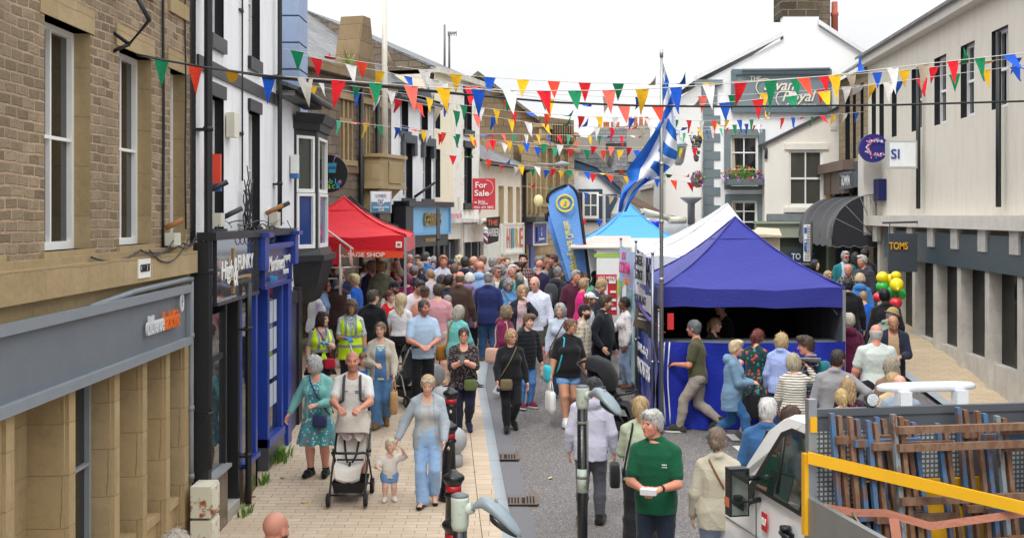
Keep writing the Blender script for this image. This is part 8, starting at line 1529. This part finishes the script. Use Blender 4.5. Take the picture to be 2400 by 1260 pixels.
PP(1030,641,1.68,80,'w bob 4a3a30 tan','jumper:9aa4b4','tr:34363e','brown haired woman in sunglasses beside the black haired man',glasses='dark',lenz=-.25)
PP(1012,628,1.64,-140,'w pony a8864e pale','jumper:b8b4b8','tr:3a3a44','young woman with a wavy fair ponytail in a grey top',hy=20)
far=[(961,592,1.82,-15,'m fringe 8a7a6c pink','jacket:2c2c34','tall balding man beside the orange stall strip',{}),(979,594,1.76,10,'m short 6e6258 tan','jacket:3c3438','grey haired man grinning next to the balding man',{}),(994,587,1.84,165,'m short 4a4644 fair','jacket:3a6aa8','dark grey haired man in a blue jacket facing the shops',{}),(1000,600,1.7,8,'w short dcd8d2 pink','tee:3a5a6a+open:2c3452','white haired woman facing us in a teal top',dict(vol=1.6)),(1017,606,1.62,-10,'w short 5c6070 pink','jacket:3a5aa0','short dark grey haired woman in a blue coat',{}),(1016,599,1.6,175,'w bob 9c9488 fair','jumper:58606a','grey blonde woman seen from behind near the street post',{}),(1037,595,1.84,12,'m short b07040 red','lshirt:d8dce4:vstripes:5a74a4','ginger man in a blue striped shirt behind the street post',{}),(1048,604,1.66,-60,'w short b8925c pink','tee:6a5a58','small fair haired woman behind the striped shirt',{}),(1060,605,1.68,-35,'m crop 3a302c red','jacket:30323c','man in a dark cap peering over the crowd',dict(hat='cap',hatc='2a2e38')),(1072,596,1.66,150,'w curly d0bc90 fair','jumper:4a4a52','woman with big fluffy blonde hair',dict(vol=1.2)),(1064,616,1.72,165,'m short 6a5240 red','tee:6c5a50','brown haired man low in the crowd near the post',{}),(1073,622,1.62,155,'w bob b0702c fair','jumper:3c3a40','copper haired woman beside the brown haired man',dict(lenz=-.2)),(1090,600,1.82,168,'m short 35302e fair','hoodie:1c2440','dark haired man in a navy hooded jacket',{}),(1104,597,1.78,75,'m fringe a88a64 pink','jacket:3c3e46','fair balding man with sunglasses on his head',dict(glasses='top')),(1122,604,1.64,20,'w long 4a3428 tan','jumper:7a3a40','brown long haired woman near the barber pole',dict(ll=.5,lz=-.4)),(1137,601,1.72,-70,'m crop 8a6850 red','tee:8a8078','sunburnt man looking left below the barber banner',{}),(1150,600,1.82,120,'m short 8e8e8e red','jacket:9ab0c4','grey haired man in a pale jacket below the barber banner',{}),(1166,600,1.76,65,'m short b0683c pink','jacket:a0b0b8','ginger bearded man below the HIRE sign',dict(beard=.7)),(1160,619,1.74,35,'m short 8a8078 red','tee:d8d8d8+open:7f8a80','grey man in sunglasses and a sage jacket',dict(glasses='dark')),(1150,626,1.6,20,'w short 4a3428 tan','jumper:5a4038','woman in sunglasses and a grey cap beside the flat cap man',dict(glasses='dark',hat='cap',hatc='5c5a5c')),(1180,618,1.64,-50,'w curly 8a8a8c pink','jumper:6a7a80','curly grey haired woman left of the white haired man',{}),(1198,618,1.78,5,'m short d4d2d0 red','tee:4f9a9c+open:2e3a38','white haired man in a teal shirt and dark waistcoat',{}),(1188,600,1.66,8,'w pony 6c4c34 pale','tee:7a8a5a','smiling woman with tied back hair below the white sign',{}),(1202,609,1.6,-20,'w bob a8a09a pink','jumper:9a6a7a','small pale woman behind the white haired man',{}),(1226,592,1.9,-8,'m short 3c2a20 fair','lshirt:6a3c3c:plaid:2c2428:3a3034','tall bearded man in a dark plaid shirt',dict(beard=.9)),(1219,612,1.78,-50,'m short 2c221e tan','jumper:d0ccca','dark bearded man in cream looking left',dict(beard=.8)),(1216,637,1.6,170,'w bob 9c9486 fair','jumper:4a5448','grey blonde woman seen from behind by the dark bearded man',{}),(1257,598,1.8,140,'m short 7a7674 fair','jacket:8ab0b8','grey haired man in a pale teal jacket by the blue door',{}),(1262,609,1.78,155,'m bald b8907c red','jumper:2c2644','bald man in dark purple behind the floral shirt',{}),(1270,606,1.66,60,'w bob 3a2820 tan','jumper:3a4660','dark haired woman left of the feather flag',{}),(1280,604,1.74,30,'m short a86c4c pink','tee:90a8b8','red faced man left of the feather flag',{}),(1290,613,1.66,72,'w bob 9aa0a4 tan','lshirt:a8c4dc','grey bobbed woman in sunglasses and a pale blue shirt',dict(glasses='dark',lenz=-.3)),(1287,608,1.6,165,'w short 8a6848 fair','tee:5c4a58','short brown haired woman deep in the crowd',{}),(1305,589,1.9,-70,'m quiff 6a4a30 pink','jacket:2a2a30','tall young man with brown wavy hair looking left',dict(hp=10)),(1322,607,1.74,120,'m crop 6a4a34 tan','jacket:5a5c60','man in a blue cap beside the headphone woman',dict(hat='cap',hatc='3c5a84')),(1315,613,1.7,160,'m short 5a3e2a fair','tee:4a4440','brown haired man in front of the blue cap',{}),(1342,607,1.7,75,'w bob 17161a pale','jacket:1c1d24','black haired woman wearing headphones',dict(lenz=-.35)),(1358,629,1.66,170,'w long 8a6238 fair','tee:5ab090','long brown haired woman in a mint top from behind',dict(ll=.5,lz=-.35)),(1372,636,1.6,165,'w pony 9a7444 fair','tee:6cbc9a','pony tailed girl in a green top by the menu board',{})]
for px,py,H,yaw,who,top,lb,o in far:PP(px,py,H,yaw,who,top,'tr:2e323c',lb,**o)
J=PP(1393,599,1.8,70,'m quiff b8904c fair','hoodie:16171c','tr:202228','fair haired server in a black hooded top leaning at the food trailer','down,face',hp=12,Y=26.0,lean=.06)
PP(1258,612,1.9,-10,'m fringe b0aca8 pink','lshirt:d3d8ea:dots:5a68a8','shorts:4a463e','tall man in a white flecked shirt, glasses and khaki shorts',glasses='clear',hy=-18,beard=.3,Y=22.8)
PP(1305,622,1.82,140,'m crop 7a7876 red','hoodie:24272f','tr:2a2c34','grey cropped man in a dark hooded jacket carrying a backpack','fwd,fwd',hy=20,bag=[('back','3a3c42','black and grey backpack on the man in the dark hooded jacket',1)])
PP(1343,630,1.8,20,'m short 9a9590 red','polo:4c2034','tr:3a3a44','laughing grey haired man in a burgundy polo shirt',hy=20)
PP(1362,650,1.66,120,'w short b08c5c tan','jumper:d01c78','tr:2c3040','short haired woman in a vivid pink jumper',vol=1.5,hy=10)
PP(1395,645,1.84,60,'m crop b8945c fair','jacket:363c4a','tr:2a2e38','fair young man in a slate blue jacket looking down',hp=22)
PP(1187,645,1.68,12,'w curly 868686 fair','lshirt:4a78a4:denim','jeans:2c3c5c:denim','curly grey haired woman in a denim shirt looking down','chest,waist',hp=30,vol=1.05,bag=[('cross','8a5030','brown strapped bag across the denim shirt',1)])
PP(1222,665,1.72,4,'w bob b89060 pale','tee:c0a4a8:floral:5a9a8a:d86a8a+open:1e2434','jeans:2a344c:denim','woman with wavy fair hair lifting a hand beside her face','down,face',glasses='clear',vol=1.2,hp=10,lenz=-.7)
PP(1180,710,1.68,58,'w long 8c7654 tan','hoodie:6c1844','jeans:2c4a80:denim','fair woman in a burgundy hooded top looking right','waist,waist',hy=25,lz=-.4,ll=.5,shoes='e0e0de',sole=1,stride=.08,bag=[('side','c8a090','dusty pink shoulder bag on the burgundy hooded woman',-1)])
PP(1195,767,1.62,10,'w bob c0985a pink','jumper:17181c','tr:191a1e','short blonde woman in black with glasses and a bronze bag','fwd,down',glasses='clear',lenz=-.18,hy=12,fat=.4,shoes='151517',stride=.06,bag=[('cross','6e6248','bronze coloured handbag on the woman dressed in black',-1)])
PP(1233,733,1.6,25,'c quiff 7a5232 fair','puffer:17191f','jeans:4a78b0:denim','boy with swept brown hair in a black puffer jacket',shoes='6a1c3c',sole=1,hy=12,hr=.146,vol=1.2)
PP(1315,706,1.68,-8,'w long a8a6a2 fair','jumper:b4c0d0','tr:3a4c60','woman with long grey hair in a pale blue jumper',hy=-8,lz=-.25,ll=.5,bag=[('cross','5a2c28','dark red strapped bag on the pale blue jumper',-1)])
J=PP(1330,740,1.74,14,'w bun 7a5a38 tan','shirt:1b1c20','hot:6a94c4:denim','curvy woman in a black blouse and denim shorts','down,down',glasses='clear',hy=42,fat=.55,shoes='e2e2e0',sole=1,stride=.1,bag=[('tote','dcdad6','white carrier bag with red print held by the woman in shorts',-1),('side','2ab0c0','turquoise and pink bag on the shoulder of the woman in shorts',-1)])
PP(1362,710,1.78,75,'m crop 3c2a20 fair','lshirt:b8a888:plaid:2c4a70:c8c0b0','tr:5a5c60','man in a checked shirt and black baseball cap facing right','down,down',hat='cap',beard=.7,hatc='15161a')
PP(1372,681,1.8,75,'m crop 7a5030 pink','tee:d8dae0','tr:34384a','bearded man in a white cap and a white T-shirt with blue lettering',hat='cap',hatc='d4d2cc',beard=.7,hy=8)
PP(1410,688,1.86,62,'m thick 4c3424 fair','jacket:171a24','tr:22242c','large dark bearded man in a navy anorak by the black pushchair','pocket,down',beard=.5,fat=.4,hy=18)
pk2=pram(X(1437,18.7),18.7,62,'1a1b1e','202226','black pushchair with a big round hood in the road','2a2a2e',0,False);pk2.scale=(1.12,)*3;pram(X(962,20.6),20.6,-150,'2a2c30','9a9c9c','dark pushchair mostly hidden behind the raincoat woman','6a6c70',.05,True)
J=PP(1385,878,1.78,172,'m crop 4a4440 red','hoodie:bdbdd0','tr:50515a','man in a pale lilac hooded top and dark cap seen from behind','down,down',hat='cap',hatc='2a3036',hy=-130,shoes='17181a',stag=2.5,glasses='dark')
J=PP(1500,925,1.7,178,'w pony bc9a5c fair','jumper:a9b39c','wide:1f1f23','blonde ponytailed woman in a sage jumper and black trousers','waist,waist',shoes='d8d4cc',hy=-10,vol=.95,bag=[('side','1c1d20','black leather shoulder bag of the woman in the sage jumper',1)])
J=PP(1538,953,1.84,-16,'m short bcbab6 red','polo:0a4f34','jeans:1a2230:denim','grey haired man in a bottle green polo shirt handing out leaflets','waist,waist',hy=-38,fat=.05,shoes='1a1a1c')
mid=(J['wr'][1]+J['wr'][-1])/2;mb=MB()
for i in range(12):mb.box((mid[0]-.075+.003*math.sin(i*2),mid[1]-.14,mid[2]-.03+i*.0045),(mid[0]+.075+.003*math.sin(i*2),mid[1]-.03,mid[2]-.027+i*.0045))
place(J,mb,'leaflet_stack',paint('dedbe0',.6,.05),'stack of white leaflets held by the man in the green polo shirt','leaflets');lettering('CUMBRIA',M_(.085,.72,.026),.022,WHT,J['root'],.09);lettering('BUILDING',M_(.085,.68,.026),.012,WHT,J['root'],.09);mb=MB();w=J['wr'][1]-(J['wr'][1]-J['el'][1])/np.linalg.norm(J['wr'][1]-J['el'][1])*.03;d=Vector([float(v) for v in (J['wr'][1]-J['el'][1])]).normalized();mb.tube([Vector(list(map(float,w)))-d*.014,Vector(list(map(float,w)))+d*.014],.036,12);mb.build('watch',paint('1c1d20',.3),J['root'])
PP(1683,997,1.68,172,'w bun 7c6450 fair','jacket:b0aa98','tr:8f9ab4','woman with a bun in a light beige jacket reading a leaflet','waist,down',hy=-20,shoes='2a2c34',stride=.06,bag=[('cross','7a4a28','brown leather bag slung behind the beige jacket',-1,)])
PP(1797,930,1.78,165,'m short d0cecb pink','jacket:2f5682:denim','tr:2a3040','white haired man in a blue denim jacket seen from behind',hy=-10)
PP(1838,945,1.64,85,'w bob 5a3c2c fair','jumper:4a3c3c','tr:2c2c34','brown haired woman in profile behind the denim jacket',lenz=-.5)
J=PP(1637,737,1.84,-105,'m crop 6a6c70 red','tee:4c4c34','tr:9a9088','man in an olive T-shirt and stone trousers striding left with a phone','back,waist',shoes='34352c',sole=1,stride=.17,hy=-8,swap=1);carry(J,'phone','26262a','phone in the hand of the man in the olive T-shirt',1)
PP(1714,785,1.66,78,'w short dcc08c pink','parka:6c8aa4','jeans:2c5a88:denim','short haired blonde woman walking in a grey blue raincoat','waist,waist',shoes='4a6a68',sole=1,stride=.17,vol=1.4,bag=[('tote','1b1b1f','black handbag held by the woman in the grey blue raincoat',1)])
PP(1768,765,1.7,130,'w pony 7a2a20 pale','dress:1c3c40:bigfloral:d8502c:3a9a90','','red haired woman in an orange and teal leaf print dress','fwd,back',hemz=.3,shoes='d6d2c8',sole=1,stride=.08,flare=.4,fat=.3,bag=[('tote','c4a8b8','pale pink patterned shopping bag beside the leaf print dress',-1)])
PP(1830,777,1.68,158,'w bob c8a868 fair','lshirt:a4b4e4:vstripes:8c9cd4','jeans:2c3c60:denim','blonde woman in a blue striped shirt facing the gazebo',glasses='dark',lenz=-.5)
J=PP(1862,825,1.68,168,'w bob b8a886 fair','jumper:dcd6c8:stripes:23262e','jeans:5a80ac:denim','woman in a black and cream striped jumper holding a newspaper','up,fwd',lenz=-.5,glasses='top');carry(J,'paper','d4d4d8','white newspaper held up by the woman in stripes',-1,w=.4,h=.3,rx=-70,name='newspaper',cat='newspaper')
PP(1903,783,1.84,-128,'m quiff 4a3424 red','lshirt:3c4466:plaid:8a2c38:2c3c5c','tr:34363e','brown haired man in a checked shirt looking left',hy=38,vol=1.15,bag=[('back','1f6a74','teal backpack on the man in the checked shirt',1)])
PP(1957,815,1.82,172,'m crop 3c2e26 red','lshirt:8e8e92','tr:30323a','broad man in a plain grey shirt with hand on hip','hip,down',hy=-38,fat=.35,bag=[('slung','d2c8b8','cream cotton tote bag slung on the grey shirt man',-1)])
PP(1990,883,1.5,170,'g long b8925c fair','tee:2a2438:floral:b02c3c:6a2c4c','tr:2c2c3a','girl with straight light brown hair and a dark red print top',lz=-.5,ll=.7,hr=.15)
PP(1975,908,1.4,168,'g pony d8b464 fair','tee:c8bca8','tr:3a3a48','girl with a smooth blonde ponytail near the truck post',hr=.155,hy=20)
PP(2055,757,1.86,176,'m fringe c8c4be red','tee:c3ccc6','shorts:1d1e24','heavy man in a pale mint T-shirt and dark shorts',fat=.75)
PP(2090,835,1.66,170,'w long a89a80 fair','jumper:8a6a58','tr:3a3c44','woman with long ash hair in a brown suede jacket',lz=-.4,ll=.6)
PP(2097,870,1.62,172,'w bob cca660 fair','jumper:c8b48c','tr:3a3c44','golden haired woman at the right edge of the crowd',lenz=-.5)
PP(2112,880,1.7,168,'m bald d8b8a8 pink','tee:8a98a8','tr:3a3c44','bald man at the far right edge behind the beacon bar')
PP(2042,715,1.76,110,'m fringe 8a8680 red','lshirt:7c8a7e','tr:3a3c40','stooping man in a straw trilby and grey green shirt','waist,waist',hat='trilby',hatc='a08a5c',bend=.16,hp=20,beard=.6)
PP(2092,732,1.8,-12,'m shaved 6a5848 tan','tee:b89878+open:23283c','tr:2c2e38','bald man in a dark navy zip top looking down','waist,waist',hp=32)
PP(1990,732,1.7,172,'w short c8c0ac fair','parka:5c1a3c','tr:20222a','woman in a burgundy hooded raincoat beside the gazebo leg',vol=1.3)
PP(1988,650,1.84,160,'m short 231e1e fair','jacket:17171a','tr:1c1d22','black haired man in a black leather jacket',hy=10)
PP(2025,680,1.42,168,'c crop b08a58 fair','jumper:1c60c4','tr:2c3040','fair haired boy in a royal blue sweatshirt',hr=.15)
PP(2077,673,1.84,170,'m crop 141214 dark','jacket:1b1b1e','tr:1c1c20','dark skinned man in a black jacket in front of the balloons',hy=15)
PP(2016,637,1.68,165,'w bob d0b080 fair','parka:3f78b8','tr:2a2e38','blonde woman in a bright blue hooded raincoat',lenz=-.25)
PP(2028,603,1.82,-60,'m short b8b6b2 red','puffer:35363f','tr:2a2c34','grey haired man in a charcoal padded jacket looking left',hy=-10)
PP(1993,612,1.8,-35,'m fringe a8a098 red','jacket:3c3a36:plaid:2a2826:4a4844','tr:2a2c34','balding man in a dark mottled jacket looking down',hp=22)
PP(1978,594,1.78,0,'m short b0aca6 red','lshirt:a8b8d4+open:1f7078','tr:3a3c44','white bearded man in sunglasses and a teal jacket',glasses='dark',beard=.9)
PP(2005,597,1.7,160,'w long 2a1e1c fair','jacket:1b1b20','tr:20222a','long dark haired woman under the black canopy',lz=-.4,ll=.6)
PP(2026,590,1.78,150,'m thick 1e1818 fair','jacket:1a1a1e','tr:1e1e24','dark haired man in black entering the shop doorway')
PP(1905,606,1.68,30,'w long 2a1e1a pale','jacket:27405e','tr:2a2c34','dark long haired woman by the parking sign',hy=10,lz=-.4,ll=.5)
PP(1937,632,1.64,15,'w bob b08c58 tan','jumper:7a6a5c','tr:34343c','fair woman in sunglasses behind the gazebo roof edge',glasses='dark',vol=1.1,lenz=-.25)
PP(1667,745,1.66,60,'w pony b08850 fair','tee:1c1d22','tr:1c1d22','fair haired server bending inside the blue gazebo',Y=20.0)
PP(1700,722,1.8,-70,'m quiff 3a2a22 fair','tee:14151a','tr:1a1b20','dark dressed server standing in the shade of the gazebo',Y=20.8)
PP(1470,683,1.66,-80,'w bun 2a2220 brown','jumper:d4d0d0:dots:b87a8c','tr:8a9cb8','woman in a cream patterned top serving behind the metal posts','chest,down',Y=21.9)
PP(627,1203,1.68,172,'m shaved 3a3430 red','jacket:16241e','tr:20242c','shaven headed bearded man in a dark green jacket at the bottom edge',hy=-25,beard=.9)
PP(425,1228,1.68,3,'w long a89c8c tan','jumper:5a5a62','tr:2c2e36','woman with long greying hair at the bottom left corner',lz=-.2,ll=.5)
def hivis(J,label_name='high_visibility_vest',crop=False):
 root=J['root'];H=J['H'];t=NT('high_visibility_fabric');v=t.coord();s=t.n('ShaderNodeSeparateXYZ',Vector=v);band=None
 bands=[(J['tz'](.12),.026),(J['tz'](.42),.026)] if not crop else [(J['tz'](.34),.024)]
 for z,w in bands:
  b=t.math('LESS_THAN',t.math('ABSOLUTE',t.math('SUBTRACT',s.outputs[2],z)),w);band=b if band is None else t.math('MAXIMUM',band,b)
 vx=t.math('LESS_THAN',t.math('ABSOLUTE',t.math('SUBTRACT',t.math('ABSOLUTE',s.outputs[0]),.085*H/1.7)),.024);vz=t.math('GREATER_THAN',s.outputs[2],bands[-1][0]);band=t.math('MAXIMUM',band,t.math('MULTIPLY',vx,vz));n=t.noise(v,6,3);t.bump(n,.3,.03);m=t.out(t.mix(band,lin('cdf01c'),lin('8e949a')),.6)
 F_=Field((-.4,-.35,J['zh']-.25),(.4,.35,J['zs']+.1),.012);ts_=[-.3 if not crop else .28,.0 if not crop else .3,.14 if not crop else .33,.36,.52,.7,.86,.97,1.04]
 F_.stack([J['tz'](q) for q in ts_],[max(J['wa'](max(q,0)),J['wa'](.6)*.97) if q<.8 else J['wa'](q) for q in ts_],[J['da'](max(q,0))*1.04 for q in ts_],[J['ca'](max(q,0)) for q in ts_],k=0,off=.04)
 for sd in (-1,1):F_.cap((sd*.032*H,J['ca'](1),J['zs']+.012*H),J['sh'][sd]*np.array([.92,1,1]),.05,.052,.03);F_.ell((sd*.045*H,J['ca'](.68)-J['da'](.68)*.78,J['tz'](.66)),(.042*H+.04,.036*H+.04,.04*H+.04),.04)
 x_,y_,z_=np.ix_(*F_.ax);m_=np.interp(z_.ravel(),(J['tz'](.45),J['zs']),(.006,.075))[None,None,:];F_.V=np.maximum(F_.V,np.minimum(m_-np.abs(x_)+0*y_,-.02-y_+0*x_+0*z_)).astype(np.float32);F_.V+=(.004*np.sin(30*z_+14*x_+2*np.sin(12*x_))+0*y_).astype(np.float32)
 p_,f_=F_.mesh();o=link_mesh(label_name,quads_mesh(label_name,p_,f_,m),root)
 if crop:mb=MB();c=Vector((0,J['ca'](.3)-J['da'](.3)-.06,J['tz'](.3)));mb.ball(c,.035);mb.tube([c,c+Vector((.03,-.02,-.12)),c+Vector((.04,0,-.2))],[.02,.03,.012],8);mb.tube([c,c+Vector((-.03,-.02,-.1)),c+Vector((-.05,0,-.16))],[.02,.03,.012],8);mb.build('tied_knot',m,o)
hivis(JH1);hivis(J2,crop=True)
h=JH1['wr'][-1]+np.array([0.03,-.08,-.02]);mb=MB();mb.tube([Vector(list(map(float,h))),Vector((float(h[0])+.12,float(h[1])-.06,float(h[2])-.38)),Vector((float(h[0])+.2,float(h[1])-.1,float(h[2])-.62))],[.016,.01,.01],8);place(JH1,mb,'litter_picker',paint('c4c8cc',.4),'silver litter picker held by the curly haired steward','litter picker')
rng=random.Random(31)
for k,(px,py,c,lb) in enumerate(((714,1178,'d8a83a','yellow fallen leaf on the paving left of the pushchair'),(590,1165,'9a5a4a','crumpled reddish wrapper by the black drainpipe foot'),(1290,1120,'c8b48a','pale dry leaf lying on the road left of the lamp post'),(662,1120,'7a8a3a','tiny green leaf on the paving by the blue shop'))):
 Y=solveY(py,0,.05 if px<1130 else 0);x=X(px,Y);z=gz(Y)+(.056 if px<1130 else .004);mb=MB();mb.prism([(.05*math.cos(a)*(1+.3*math.sin(3*a)),.028*math.sin(a),.006*math.sin(2*a)) for a in [q*math.pi/6 for q in range(12)]],(0,0,.004));o=mb.build('fallen_leaf' if k!=1 else 'wrapper',paint(c,.7));o.location=(x,Y,z);o.rotation_euler=(0,0,rng.uniform(0,3));tag(o,lb,'leaf' if k!=1 else 'litter')
